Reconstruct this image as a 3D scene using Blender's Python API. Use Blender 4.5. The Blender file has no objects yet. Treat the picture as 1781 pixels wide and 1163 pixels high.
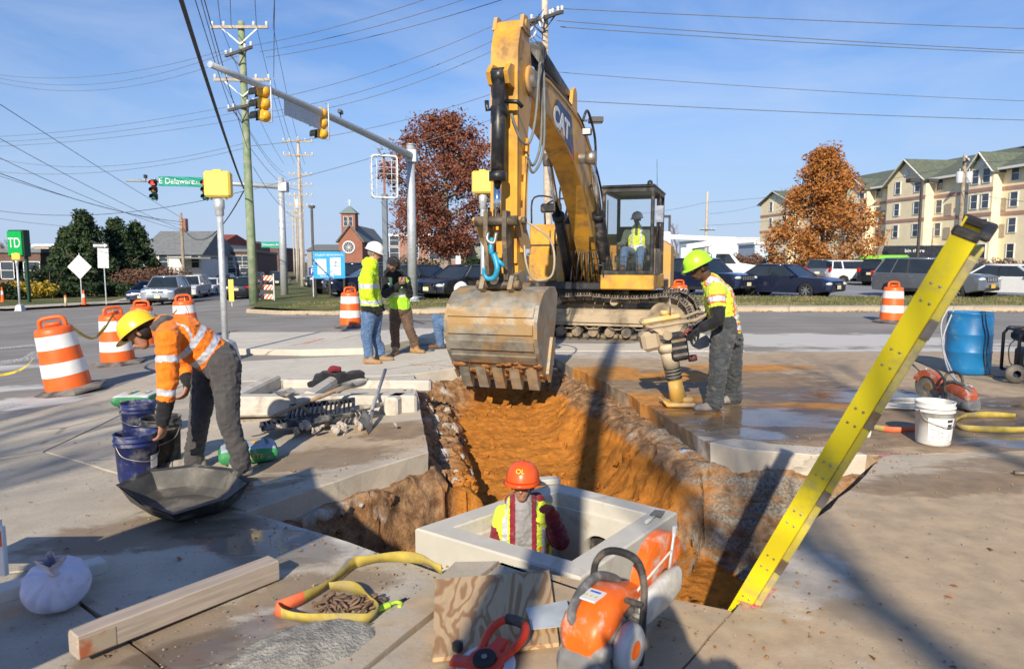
import bpy, bmesh, math, random
import numpy as np
from mathutils import Vector, Matrix, noise as mnoise
from mathutils.geometry import delaunay_2d_cdt
R = math.radians
PI = math.pi
random.seed(7)
SC = bpy.context.scene
COL = SC.collection

# ---------------------------------------------------------------- camera, sky, sun, exposure
FOC = 1200.0          # focal length in pixels of a 1781 px wide frame
CH = 1.6              # camera height
PIT = math.atan(126.5 / FOC)
cam_d = bpy.data.cameras.new('camera')
cam = bpy.data.objects.new('camera', cam_d); COL.objects.link(cam)
cam.location = (0, 0, CH)
cam.rotation_euler = (PI / 2 - PIT, 0, 0)
cam_d.sensor_width = 36.0
cam_d.lens = 36.0 * FOC / 1781.0
cam_d.clip_start = 0.05
cam_d.clip_end = 6000
cam_d.dof.use_dof = True
cam_d.dof.focus_distance = 7.0
cam_d.dof.aperture_fstop = 3.2
SC.camera = cam
SUN_EL, SUN_AZ = R(28.5), R(11)
wd = bpy.data.worlds.new('World'); SC.world = wd; wd.use_nodes = True
wn = wd.node_tree; wn.nodes.clear()
_o = wn.nodes.new('ShaderNodeOutputWorld'); _b = wn.nodes.new('ShaderNodeBackground')
_s = wn.nodes.new('ShaderNodeTexSky'); _s.sky_type = 'NISHITA'; _s.sun_disc = False
_s.sun_elevation = SUN_EL; _s.sun_rotation = PI + SUN_AZ
_s.air_density = 1.35; _s.dust_density = 0.0; _s.ozone_density = 6.0
_b.inputs['Strength'].default_value = 0.09
# thin high cirrus over the whole sky
_tc = wn.nodes.new('ShaderNodeTexCoord')
_mp = wn.nodes.new('ShaderNodeMapping'); _mp.inputs['Scale'].default_value = (1.2, 1.6, 5.0); _mp.inputs['Rotation'].default_value = (0.1, 0.25, 0.3)
_nz = wn.nodes.new('ShaderNodeTexNoise'); _nz.inputs['Scale'].default_value = 1.6; _nz.inputs['Detail'].default_value = 9; _nz.inputs['Roughness'].default_value = 0.56; _nz.inputs['Distortion'].default_value = 0.6
_rp = wn.nodes.new('ShaderNodeMapRange'); _rp.inputs[1].default_value = 0.44; _rp.inputs[2].default_value = 0.78; _rp.inputs[3].default_value = 0.0; _rp.inputs[4].default_value = 0.52
_mx = wn.nodes.new('ShaderNodeMix'); _mx.data_type = 'RGBA'; _mx.inputs[7].default_value = (6.6, 7.3, 8.6, 1)
wn.links.new(_tc.outputs['Generated'], _mp.inputs['Vector']); wn.links.new(_mp.outputs[0], _nz.inputs['Vector'])
wn.links.new(_nz.outputs[0], _rp.inputs[0]); wn.links.new(_rp.outputs[0], _mx.inputs[0])
_tn = wn.nodes.new('ShaderNodeMix'); _tn.data_type = 'RGBA'; _tn.blend_type = 'MULTIPLY'; _tn.inputs[0].default_value = 1; _tn.inputs[7].default_value = (.74, .92, 1.22, 1)
wn.links.new(_s.outputs[0], _tn.inputs[6]); wn.links.new(_tn.outputs[2], _mx.inputs[6])
# pale blue haze that thickens towards the horizon all round
_sx = wn.nodes.new('ShaderNodeSeparateXYZ'); wn.links.new(_tc.outputs['Generated'], _sx.inputs[0])
_hz = wn.nodes.new('ShaderNodeMapRange'); _hz.interpolation_type = 'SMOOTHSTEP'; _hz.inputs[1].default_value = 0.36; _hz.inputs[2].default_value = -0.02; _hz.inputs[3].default_value = 0.0; _hz.inputs[4].default_value = 0.85
wn.links.new(_sx.outputs[2], _hz.inputs[0])
_m2 = wn.nodes.new('ShaderNodeMix'); _m2.data_type = 'RGBA'; _m2.inputs[7].default_value = (4.4, 5.5, 7.8, 1)
wn.links.new(_hz.outputs[0], _m2.inputs[0]); wn.links.new(_mx.outputs[2], _m2.inputs[6]); wn.links.new(_m2.outputs[2], _b.inputs[0])
wn.links.new(_b.outputs[0], _o.inputs[0])
sun_d = bpy.data.lights.new('sun', 'SUN'); sun_d.energy = 5.0; sun_d.angle = R(0.53); sun_d.color = (1.0, 0.90, 0.73)
sun = bpy.data.objects.new('sun', sun_d); COL.objects.link(sun)
_dir = Vector((math.sin(SUN_AZ) * math.cos(SUN_EL), math.cos(SUN_AZ) * math.cos(SUN_EL), -math.sin(SUN_EL)))
sun.rotation_euler = _dir.to_track_quat('-Z', 'Y').to_euler(); sun.location = (-5, -20, 20)
SC.view_settings.view_transform = 'Standard'; SC.view_settings.look = 'None'
SC.view_settings.exposure = 0.3; SC.view_settings.gamma = 1.0
SC.view_settings.use_curve_mapping = False
SC.render.engine = 'CYCLES'
SC.cycles.max_bounces = 6; SC.cycles.transparent_max_bounces = 12
SC.cycles.caustics_reflective = False; SC.cycles.caustics_refractive = False

# ---------------------------------------------------------------- helpers
def T(x, y=0):
    """height of the terrain: level to the right, falling gently to the left"""
    return max(-1.2, -0.05 * max(0.0, -x - 1.2))
def ray(px, py):
    u = (px - 890.5) / FOC; v = (581.5 - py) / FOC
    return Vector((u, math.cos(PIT) + v * math.sin(PIT), -math.sin(PIT) + v * math.cos(PIT)))
def at(px, py, Y):
    d = ray(px, py); return Vector((0, 0, CH)) + d * (Y / d.y)
def gp(px, py, z=0.0):
    d = ray(px, py); return Vector((0, 0, CH)) + d * ((z - CH) / d.z)
def gt(px, py, dz=0.0):
    p = gp(px, py, dz)
    for _ in range(12): p = gp(px, py, T(p.x, p.y) + dz)
    return p
def V(*a): return Vector(a)
def mrot(axis, ang): return Matrix.Rotation(ang, 4, axis)
def mtr(*a): return Matrix.Translation(Vector(a if len(a) == 3 else a[0]))
def frame(p0, p1, up=(0, 0, 1)):
    """matrix with +Z along p0->p1, origin p0"""
    p0 = Vector(p0); z = (Vector(p1) - p0).normalized(); u = Vector(up)
    if abs(z.dot(u)) > 0.98: u = Vector((0, 1, 0)) if abs(z.y) < .9 else Vector((1, 0, 0))
    x = u.cross(z).normalized(); y = z.cross(x)
    return Matrix(((x.x, y.x, z.x, p0.x), (x.y, y.y, z.y, p0.y), (x.z, y.z, z.z, p0.z), (0, 0, 0, 1)))

class MB:
    """collects geometry; build() links it as one mesh object"""
    def __init__(s): s.v = []; s.f = []; s.m = []; s.s = []; s.mi = 0; s.M = None
    def add(s, vs, fs, mi=None, smooth=False, M=None):
        b = len(s.v); mi = s.mi if mi is None else mi
        if M is not None: vs = [M @ Vector(p) for p in vs]
        if s.M is not None: vs = [s.M @ Vector(p) for p in vs]
        s.v += [tuple(p) for p in vs]
        for f in fs: s.f.append(tuple(i + b for i in f)); s.m.append(mi); s.s.append(smooth)
        return s
    def box(s, c, size, M=None, bev=0.0, mi=None):
        hx, hy, hz = [k / 2 for k in size]; cx, cy, cz = c
        if bev <= 0:
            vs = [(cx + a * hx, cy + b * hy, cz + d * hz) for a in (-1, 1) for b in (-1, 1) for d in (-1, 1)]
            fs = [(0, 1, 3, 2), (4, 6, 7, 5), (0, 4, 5, 1), (2, 3, 7, 6), (0, 2, 6, 4), (1, 5, 7, 3)]
            return s.add(vs, fs, mi, False, M)
        b_ = min(bev, hx * .95, hy * .95, hz * .95)
        vs = []; idx = {}
        for a in (-1, 1):
            for b in (-1, 1):
                for d in (-1, 1):
                    for k in range(3):
                        e = [b_, b_, b_]; e[k] = 0
                        idx[(a, b, d, k)] = len(vs)
                        vs.append((cx + a * (hx - e[0]), cy + b * (hy - e[1]), cz + d * (hz - e[2])))
        fs = []
        for k in range(3):
            o = [i for i in range(3) if i != k]
            for sg in (-1, 1):
                q = []
                for (p, r) in ((-1, -1), (1, -1), (1, 1), (-1, 1)):
                    t = [0, 0, 0]; t[k] = sg; t[o[0]] = p; t[o[1]] = r; q.append(idx[(t[0], t[1], t[2], k)])
                if (sg > 0) != (k == 1): pass
                else: q = q[::-1]
                fs.append(tuple(q))
        for k in range(3):   # edges along axis k
            o = [i for i in range(3) if i != k]
            for p in (-1, 1):
                for r in (-1, 1):
                    t0 = [0, 0, 0]; t0[k] = -1; t0[o[0]] = p; t0[o[1]] = r; t1 = list(t0); t1[k] = 1
                    q = [idx[(*t0, o[0])], idx[(*t1, o[0])], idx[(*t1, o[1])], idx[(*t0, o[1])]]
                    if (p * r > 0) == (k != 1): q = q[::-1]
                    fs.append(tuple(q))
        for a in (-1, 1):
            for b in (-1, 1):
                for d in (-1, 1):
                    q = [idx[(a, b, d, 0)], idx[(a, b, d, 1)], idx[(a, b, d, 2)]]
                    if a * b * d < 0: q = q[::-1]
                    fs.append(tuple(q))
        return s.add(vs, fs, mi, False, M)
    def bar(s, p0, p1, w, h, mi=None, up=(0, 0, 1), bev=0.0):
        L = (Vector(p1) - Vector(p0)).length
        return s.box((0, 0, L / 2), (w, h, L), frame(p0, p1, up), bev, mi)
    def cyl(s, p0, p1, r0, r1=None, n=12, mi=None, caps=True, smooth=True):
        r1 = r0 if r1 is None else r1
        F = frame(p0, p1); L = (Vector(p1) - Vector(p0)).length
        vs = []
        for k in range(n):
            a = 2 * PI * k / n; vs.append(F @ Vector((r0 * math.cos(a), r0 * math.sin(a), 0)))
        for k in range(n):
            a = 2 * PI * k / n; vs.append(F @ Vector((r1 * math.cos(a), r1 * math.sin(a), L)))
        s.add(vs, [(k, (k + 1) % n, n + (k + 1) % n, n + k) for k in range(n)], mi, smooth)
        if caps: s.add(vs, [tuple(range(n))[::-1], tuple(range(n, 2 * n))], mi, False)
        return s
    def tube(s, path, r, n=8, mi=None, caps=True, closed=False):
        P = [Vector(p) for p in path]; m = len(P); rs = r if isinstance(r, (list, tuple)) else [r] * m
        rings = []; up = None
        for i, p in enumerate(P):
            a = P[(i - 1) % m] if (i > 0 or closed) else p; b = P[(i + 1) % m] if (i < m - 1 or closed) else p
            t = (b - a); t = t.normalized() if t.length > 1e-9 else Vector((0, 0, 1))
            if up is None:
                up = Vector((0, 0, 1)) if abs(t.z) < .9 else Vector((1, 0, 0))
            x = up.cross(t)
            if x.length < 1e-4: x = Vector((1, 0, 0)).cross(t)
            x.normalize(); y = t.cross(x); up = y
            rings.append([p + x * (rs[i] * math.cos(2 * PI * k / n)) + y * (rs[i] * math.sin(2 * PI * k / n)) for k in range(n)])
        return s.loft(rings, caps and not closed, mi, True, closed)
    def loft(s, rings, caps=True, mi=None, smooth=True, closed=False):
        n = len(rings[0]); vs = [p for r in rings for p in r]; fs = []
        m = len(rings)
        for i in range(m if closed else m - 1):
            j = (i + 1) % m
            for k in range(n):
                fs.append((i * n + k, i * n + (k + 1) % n, j * n + (k + 1) % n, j * n + k))
        s.add(vs, fs, mi, smooth)
        if caps: s.add(vs, [tuple(range(n))[::-1], tuple(range((m - 1) * n, m * n))], mi, False)
        return s
    def lathe(s, prof, n=20, M=None, mi=None, smooth=True, cap=False):
        vs = []; fs = []
        for (r, z) in prof:
            for k in range(n):
                a = 2 * PI * k / n; vs.append((r * math.cos(a), r * math.sin(a), z))
        for i in range(len(prof) - 1):
            for k in range(n):
                fs.append((i * n + k, i * n + (k + 1) % n, (i + 1) * n + (k + 1) % n, (i + 1) * n + k))
        s.add(vs, fs, mi, smooth, M)
        if cap: s.add(vs, [tuple(range(n))[::-1], tuple(range((len(prof) - 1) * n, len(prof) * n))], mi, False, M)
        return s
    def prism(s, poly, d0, d1, M=None, mi=None, smooth=False):
        """polygon in local XZ, extruded along Y from d0 to d1"""
        n = len(poly)
        vs = [(p[0], d0, p[1]) for p in poly] + [(p[0], d1, p[1]) for p in poly]
        s.add(vs, [tuple(range(n)), tuple(range(2 * n - 1, n - 1, -1))], mi, False, M)
        s.add(vs, [(k, n + k, n + (k + 1) % n, (k + 1) % n) for k in range(n)], mi, smooth, M)
        return s
    def ell(s, c, r, n=14, m=9, M=None, mi=None, z0=-1.0, z1=1.0):
        vs = []; fs = []
        a0 = math.asin(z0); a1 = math.asin(z1)
        for i in range(m + 1):
            t = a0 + (a1 - a0) * i / m
            for k in range(n):
                a = 2 * PI * k / n
                vs.append((c[0] + r[0] * math.cos(t) * math.cos(a), c[1] + r[1] * math.cos(t) * math.sin(a), c[2] + r[2] * math.sin(t)))
        for i in range(m):
            for k in range(n): fs.append((i * n + k, i * n + (k + 1) % n, (i + 1) * n + (k + 1) % n, (i + 1) * n + k))
        return s.add(vs, fs, mi, True, M)
    def quad(s, a, b, c, d, mi=None): return s.add([a, b, c, d], [(0, 1, 2, 3)], mi)
    def mesh(s, name, mats):
        me = bpy.data.meshes.new(name); me.from_pydata(s.v, [], s.f)
        for m in (mats if isinstance(mats, (list, tuple)) else [mats]): me.materials.append(m)
        me.polygons.foreach_set('material_index', s.m); me.polygons.foreach_set('use_smooth', s.s)
        me.update(); return me
    def build(s, name, mats, parent=None, label=None, cat=None, group=None, kind=None, fix=True):
        me = s.mesh(name, mats)
        if fix: fixn(me)
        return link(name, me, parent, label, cat, group, kind)
def fixn(me):
    bm = bmesh.new(); bm.from_mesh(me); bmesh.ops.remove_doubles(bm, verts=bm.verts, dist=1e-5)
    bmesh.ops.recalc_face_normals(bm, faces=bm.faces); bm.to_mesh(me); bm.free(); me.update()
def tag(o, label=None, cat=None, group=None, kind=None):
    if label: o['label'] = label
    if cat: o['category'] = cat
    if group: o['group'] = group
    if kind: o['kind'] = kind
    return o
def link(name, me, parent=None, label=None, cat=None, group=None, kind=None):
    o = bpy.data.objects.new(name, me); COL.objects.link(o)
    if parent is not None: o.parent = parent
    return tag(o, label, cat, group, kind)
def thing(name, label, cat, loc=(0, 0, 0), rz=0.0, group=None, sc=1.0):
    o = bpy.data.objects.new(name, None); COL.objects.link(o); o.empty_display_size = .1
    o.location = loc; o.rotation_euler = (0, 0, rz); o.scale = (sc, sc, sc)
    return tag(o, label, cat, group)
def dup(root, loc, rz=0.0, label=None, sc=None):
    def cp(o, par):
        c = o.copy(); COL.objects.link(c); c.parent = par
        for ch in list(o.children): cp(ch, c)
        return c
    r = cp(root, None); r.location = loc; r.rotation_euler = (0, 0, rz)
    if sc: r.scale = (sc, sc, sc)
    if label: r['label'] = label
    return r
def arc(c, r, a0, a1, n): return [(c[0] + r * math.cos(a0 + (a1 - a0) * i / n), c[1] + r * math.sin(a0 + (a1 - a0) * i / n)) for i in range(n + 1)]
def bez(P, n=10):
    """Catmull-Rom through points"""
    P = [Vector(p) for p in P]; Q = [P[0] * 2 - P[1]] + P + [P[-1] * 2 - P[-2]]; out = []
    for i in range(1, len(Q) - 2):
        a, b, c, d = Q[i - 1:i + 3]
        for k in range(n):
            t = k / n
            out.append(.5 * ((2 * b) + (c - a) * t + (2 * a - 5 * b + 4 * c - d) * t * t + (3 * b - a - 3 * c + d) * t ** 3))
    out.append(P[-1]); return out
def inpoly(x, y, poly):
    c = False; n = len(poly); j = n - 1
    for i in range(n):
        xi, yi = poly[i][0], poly[i][1]; xj, yj = poly[j][0], poly[j][1]
        if (yi > y) != (yj > y) and x < (xj - xi) * (y - yi) / (yj - yi) + xi: c = not c
        j = i
    return c
def sheet(name, poly, zf, mat, step=2.0, holes=(), kind='structure', parent=None):
    """triangulated sheet over a plan polygon following the height function"""
    pts = []; edges = []
    def ring(pl):
        b = len(pts); q = []
        for i in range(len(pl)):
            a = Vector(pl[i][:2]); c = Vector(pl[(i + 1) % len(pl)][:2]); m = max(1, min(40, int((c - a).length / step)))
            for k in range(m): q.append(a.lerp(c, k / m))
        pts.extend(q); n = len(q); edges.extend([(b + i, b + (i + 1) % n) for i in range(n)])
    ring(poly)
    for h in holes: ring(h)
    xs = [p[0] for p in poly]; ys = [p[1] for p in poly]
    x = min(xs) + step / 2
    while x < max(xs):
        y = min(ys) + step / 2
        while y < max(ys):
            if inpoly(x, y, poly) and not any(inpoly(x, y, h) for h in holes): pts.append(Vector((x, y)))
            y += step
        x += step
    r = delaunay_2d_cdt(pts, edges, [], 0, 1e-5)
    vs, fs = r[0], r[2]; keep = []
    for f in fs:
        cx = sum(vs[i].x for i in f) / 3; cy = sum(vs[i].y for i in f) / 3
        if inpoly(cx, cy, poly) and not any(inpoly(cx, cy, h) for h in holes): keep.append(tuple(f))
    me = bpy.data.meshes.new(name); me.from_pydata([(p.x, p.y, zf(p.x, p.y)) for p in vs], [], keep); me.materials.append(mat)
    bm = bmesh.new(); bm.from_mesh(me)
    bmesh.ops.delete(bm, geom=[v for v in bm.verts if not v.link_faces], context='VERTS')
    for f in bm.faces:
        if f.normal.z < 0: f.normal_flip()
    bm.to_mesh(me); bm.free(); me.update()
    return link(name, me, parent, kind=kind)

# ---------------------------------------------------------------- materials
class NT:
    def __init__(s, name):
        s.mat = bpy.data.materials.new(name); s.mat.use_nodes = True; s.t = s.mat.node_tree; s.t.nodes.clear()
        s.out = s.n('ShaderNodeOutputMaterial'); s.b = s.n('ShaderNodeBsdfPrincipled'); s.l(s.b.outputs[0], s.out.inputs[0])
    def n(s, k): return s.t.nodes.new(k)
    def l(s, a, b): s.t.links.new(a, b)
    def put(s, sock, v):
        if isinstance(v, (int, float)): sock.default_value = v
        elif isinstance(v, (tuple, list)): sock.default_value = (*v, 1)[:4] if len(sock.default_value) == 4 else v
        else: s.l(v, sock)
    def pos(s): return s.n('ShaderNodeNewGeometry').outputs['Position']
    def obj(s): return s.n('ShaderNodeTexCoord').outputs['Object']
    def mapv(s, vec, scale=(1, 1, 1), rot=(0, 0, 0), loc=(0, 0, 0)):
        m = s.n('ShaderNodeMapping'); s.l(vec, m.inputs[0]); m.inputs['Scale'].default_value = scale; m.inputs['Rotation'].default_value = rot; m.inputs['Location'].default_value = loc
        return m.outputs[0]
    def noise(s, vec, scale, detail=4, rough=.55, dist=0.0):
        k = s.n('ShaderNodeTexNoise'); s.l(vec, k.inputs['Vector']); k.inputs['Scale'].default_value = scale; k.inputs['Detail'].default_value = detail
        k.inputs['Roughness'].default_value = rough; k.inputs['Distortion'].default_value = dist; return k.outputs[0]
    def voro(s, vec, scale, feat='F1', out=0):
        k = s.n('ShaderNodeTexVoronoi'); k.feature = feat; s.l(vec, k.inputs['Vector']); k.inputs['Scale'].default_value = scale; return k.outputs[out]
    def math(s, op, a, b=0.0, clamp=False):
        k = s.n('ShaderNodeMath'); k.operation = op; k.use_clamp = clamp; s.put(k.inputs[0], a); s.put(k.inputs[1], b); return k.outputs[0]
    def rng(s, v, a, b, c=0.0, d=1.0):
        k = s.n('ShaderNodeMapRange'); k.interpolation_type = 'SMOOTHSTEP'; s.put(k.inputs[0], v); k.inputs[1].default_value = a; k.inputs[2].default_value = b
        k.inputs[3].default_value = c; k.inputs[4].default_value = d; return k.outputs[0]
    def mix(s, f, a, b, mode='MIX'):
        k = s.n('ShaderNodeMix'); k.data_type = 'RGBA'; k.blend_type = mode; s.put(k.inputs[0], f); s.put(k.inputs[6], a); s.put(k.inputs[7], b); return k.outputs[2]
    def spot(s, pos, x, y, rx, ry, rot=0.0):
        """1 at the centre of an ellipse on the ground, 0 at its rim and beyond"""
        v = s.mapv(pos, (1, 1, 0), (0, 0, 0), (-x, -y, 0)); v = s.mapv(v, (1, 1, 1), (0, 0, -rot)); v = s.mapv(v, (1 / rx, 1 / ry, 0))
        k = s.n('ShaderNodeVectorMath'); k.operation = 'LENGTH'; s.l(v, k.inputs[0]); return s.math('SUBTRACT', 1.0, k.outputs['Value'], True)
    def bump(s, h, strength=.3, dist=.01, prev=None):
        k = s.n('ShaderNodeBump'); k.inputs['Strength'].default_value = strength; k.inputs['Distance'].default_value = dist; s.l(h, k.inputs['Height'])
        if prev is not None: s.l(prev, k.inputs['Normal'])
        s.l(k.outputs[0], s.b.inputs['Normal']); return k.outputs[0]
    def fin(s, col=None, rough=None, metal=None, spec=None):
        for nm, v in (('Base Color', col), ('Roughness', rough), ('Metallic', metal), ('Specular IOR Level', spec)):
            if v is not None: s.put(s.b.inputs[nm], v)
        return s.mat
def mul(c, k): return tuple(min(1, x * k) for x in c)
_MC = {}
def mat(name, col, rough=.6, metal=0.0, var=.18, scale=6.0, bump=.12, bscale=60.0, bd=.004, dirt=None, damt=.35, dscale=3.0, spec=.5, coat=0.0):
    """plain painted / plastic / cloth surface with uneven colour, dirt and fine relief"""
    if name in _MC: return _MC[name]
    t = NT(name); o = t.obj()
    f = t.noise(o, scale, 5)
    c = t.mix(t.rng(f, .3, .7), mul(col, 1 - var), mul(col, 1 + var))
    rg = t.rng(f, .25, .75, max(.03, rough - .08), min(1, rough + .08))
    if dirt:
        d = t.noise(o, dscale, 8, .65, .3); dm = t.rng(d, .62 - damt * .5, .80 - damt * .3)
        c = t.mix(dm, c, dirt); rg = t.math('MAXIMUM', rg, t.math('MULTIPLY', dm, .85))
    if bump > 0: t.bump(t.noise(o, bscale, 4, .6), bump, bd)
    t.fin(c, rg, metal, spec)
    if coat: t.b.inputs['Coat Weight'].default_value = coat; t.b.inputs['Coat Roughness'].default_value = .06
    _MC[name] = t.mat; return t.mat
def glassmat(name, col=(.03, .04, .05), rough=.04, alpha=None):
    if name in _MC: return _MC[name]
    t = NT(name); o = t.obj()
    t.fin(t.mix(t.noise(o, 2.0, 3), mul(col, .6), mul(col, 1.4)), rough, 0.0, .7)
    if alpha is not None: t.b.inputs['Alpha'].default_value = alpha
    _MC[name] = t.mat; return t.mat
def emis(name, col, st):
    if name in _MC: return _MC[name]
    t = NT(name); t.fin(col, .4); t.put(t.b.inputs['Emission Color'], col); t.b.inputs['Emission Strength'].default_value = st
    _MC[name] = t.mat; return t.mat
def cloth(name, col, var=.22, dirt=None, damt=.25, fold=.5):
    if name in _MC: return _MC[name]
    t = NT(name); o = t.obj()
    f1 = t.noise(t.mapv(o, (1, 1, .45)), 9, 4, .6, 1.2); f2 = t.noise(o, 300, 2)
    c = t.mix(t.rng(f1, .3, .7), mul(col, 1 - var), mul(col, 1 + var))
    if dirt: c = t.mix(t.rng(t.noise(o, 7, 7, .65), .6 - damt * .4, .78), c, dirt)
    n1 = t.bump(f1, fold, .03); t.bump(f2, .25, .002, n1)
    t.fin(c, .85, 0, .25); t.b.inputs['Sheen Weight'].default_value = .15
    _MC[name] = t.mat; return t.mat
YEL = mat('machine_yellow', (.68, .34, .035), .42, 0, .1, 2.5, .1, 50, .002, (.30, .17, .06), .38, 2.2, .5)
BLK = mat('black_paint', (.018, .018, .02), .4, 0, .3, 8, .15, 60, .002, (.14, .11, .08), .22, 4)
STEEL = mat('worn_steel', (.36, .33, .30), .42, .75, .25, 7, .25, 40, .004, (.30, .19, .09), .4, 3)
CHROME = mat('chrome_rod', (.75, .75, .75), .12, 1.0, .06, 12, 0)
GALV = mat('galvanised_steel', (.50, .53, .55), .5, .35, .12, 14, .06, 40, .002)
RUBBER = mat('rubber', (.02, .02, .021), .8, 0, .3, 9, .25, 50, .004, (.17, .14, .11), .3, 5)
TYRE = mat('tyre_rubber', (.018, .018, .018), .85, 0, .3, 12, .3, 60, .004)
WHITE = mat('white_paint', (.78, .78, .76), .45, 0, .06, 5, .05, 40, .002, (.42, .38, .32), .12, 4)
GLASS = glassmat('dark_glass')
WOODP = mat('pole_wood', (.30, .23, .16), .85, 0, .25, 5, .5, 30, .01, (.42, .37, .30), .35, 2)
GREENP = mat('green_pole_wood', (.20, .27, .15), .8, 0, .2, 4, .45, 30, .01, (.33, .34, .24), .4, 2)
# ---------------------------------------------------------------- the ground
def gspots(t, pos, lst, edge, lo=.10, hi=.40):
    """irregular stains: ellipses whose rims are broken up by noise"""
    m = None
    for (x, y, rx, ry, rot) in lst:
        k = t.spot(pos, x, y, rx, ry, rot); m = k if m is None else t.math('MAXIMUM', m, k)
    nz = t.math('MULTIPLY', t.math('SUBTRACT', edge, .5), 1.5)
    lim = t.math('GREATER_THAN', m, 0.001)
    return t.math('MULTIPLY', t.rng(t.math('ADD', m, nz), lo, hi), lim)
def concrete(name, base, mud=(), wet=(), sand=(), pale=(), dust=(), agg=.5, var=.16):
    t = NT(name); p = t.pos(); base = (base[0] * 1.02, base[1] * .95, base[2] * .84)
    n1 = t.noise(p, .9, 6, .6, .4); n2 = t.noise(p, 5.5, 7, .62); n3 = t.noise(p, 60, 4); n4 = t.noise(p, 240, 2)
    c = t.mix(t.rng(n1, .3, .7), mul(base, 1 - var), mul(base, 1 + var))
    c = t.mix(t.rng(n2, .35, .75, 0, .5), c, mul(base, .72))
    c = t.mix(t.rng(n2, .62, .8, 0, .45), c, (.55, .52, .47))
    c = t.mix(t.rng(n3, .55, .72, 0, .35), c, mul(base, .55))
    v = t.voro(p, 55); c = t.mix(t.rng(v, .10, .26, agg, 0), c, (.16, .15, .14))
    v2 = t.voro(t.mapv(p, (1, 1, 1), (0, 0, 0), (3, 1, 0)), 85); c = t.mix(t.rng(v2, .06, .2, agg * .8, 0), c, (.62, .58, .52))
    cr = t.voro(t.mapv(t.mix(.12, p, t.n('ShaderNodeTexNoise').outputs[1]), (.5, .5, .5), (0, 0, .4), (.3, .7, 0)), 1.0, 'DISTANCE_TO_EDGE')
    c = t.mix(t.math('MULTIPLY', t.rng(cr, .004, .011, .75, 0), t.rng(n1, .46, .58)), c, mul(base, .3))
    c = t.mix(t.rng(t.noise(t.mapv(p, (.35, 1.6, 1), (0, 0, .5), (9, 0, 0)), 1.3, 8, .66, .8), .48, .72, 0, .5), c, (.58, .52, .43))
    rough = t.rng(n2, .3, .7, .75, .95)
    for (lst, col, amt, sd) in ((dust, (.46, .33, .20), .75, 1.3), (mud, (.21, .14, .08), .72, 2.0), (sand, (.52, .225, .045), .95, 3.1), (pale, (.62, .59, .54), .5, 2.6)):
        if lst:
            e = t.noise(t.mapv(p, (1, 1.6, 1), (0, 0, .4), (sd, 0, 0)), 2.6, 9, .66, .6)
            m = t.math('MULTIPLY', gspots(t, p, lst, e), amt)
            c = t.mix(m, c, t.mix(t.rng(n2, .3, .7), mul(col, .78), mul(col, 1.2)))
    h = t.math('ADD', t.math('MULTIPLY', n3, .5), t.math('ADD', t.math('MULTIPLY', n4, .25), t.math('MULTIPLY', n2, 1.2)))
    if wet:
        e = t.noise(t.mapv(p, (1, 2.2, 1)), 1.5, 7, .6, .6)
        m = gspots(t, p, wet, e, .12, .4)
        c = t.mix(t.math('MULTIPLY', m, .62), c, t.mix(t.rng(n1, .3, .7), (.055, .04, .026), (.12, .085, .055)))
        film = gspots(t, p, wet, t.noise(t.mapv(p, (.8, 2.4, 1), (0, 0, .2), (5, 2, 0)), 2.1, 5, .5, .4), .46, .6)
        rough = t.math('SUBTRACT', t.math('SUBTRACT', rough, t.math('MULTIPLY', m, .38)), t.math('MULTIPLY', film, .36), True)
        h = t.math('MULTIPLY', h, t.math('SUBTRACT', 1.0, t.math('MULTIPLY', film, .97)))
    t.bump(h, .5, .006)
    return t.fin(c, rough, 0, .4)
def asphalt(name, base, dustc=(.30, .27, .23), dust=()):
    t = NT(name); p = t.pos()
    n1 = t.noise(p, .35, 6, .6, .5); n2 = t.noise(p, 3.0, 7, .6); n3 = t.noise(p, 90, 3)
    c = t.mix(t.rng(n1, .3, .7), mul(base, .82), mul(base, 1.2)); c = t.mix(t.rng(n2, .45, .8, 0, .6), c, dustc)
    c = t.mix(t.rng(n3, .5, .75, 0, .5), c, mul(base, 1.7))
    st = t.noise(t.mapv(p, (.06, .9, 1)), 2.0, 6, .6); c = t.mix(t.rng(st, .5, .72, 0, .55), c, mul(base, .6))
    if dust:
        e = t.noise(t.mapv(p, (1, 1.5, 1)), 1.2, 8, .62, .4); c = t.mix(t.math('MULTIPLY', gspots(t, p, dust, e), .8), c, (.62, .60, .56))
    t.bump(n3, .35, .004); return t.fin(c, .88, 0, .35)
def grassmat(name, a, b, brown):
    t = NT(name); p = t.pos(); n1 = t.noise(p, .5, 6, .6, .5); n2 = t.noise(p, 9, 6, .65); n3 = t.noise(p, 70, 3)
    c = t.mix(t.rng(n2, .3, .7), a, b); c = t.mix(t.rng(n1, .42, .68, 0, .8), c, brown); c = t.mix(t.rng(n3, .5, .8, 0, .5), c, mul(a, .5))
    t.bump(n3, .8, .03); return t.fin(c, .9, 0, .2)
WETS = [(2.6, 7.0, 1.6, 1.0, -.2), (4.2, 8.2, 2.0, .8, 0), (2.2, 6.45, .8, .5, -.5), (5.6, 6.6, 1.7, .5, .1), (6.4, 7.7, 2.0, .5, 0), (4.6, 6.0, 1.2, .35, 0)]
SANDS = [(1.75, 7.9, .75, .75, 0), (1.3, 9.9, .9, .9, 0), (2.3, 9.6, .9, .6, 0), (3.6, 10.4, 1.3, .4, 0), (1.95, 7.2, .5, .3, 0), (3.3, 7.6, .9, .22, .1)]
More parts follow.
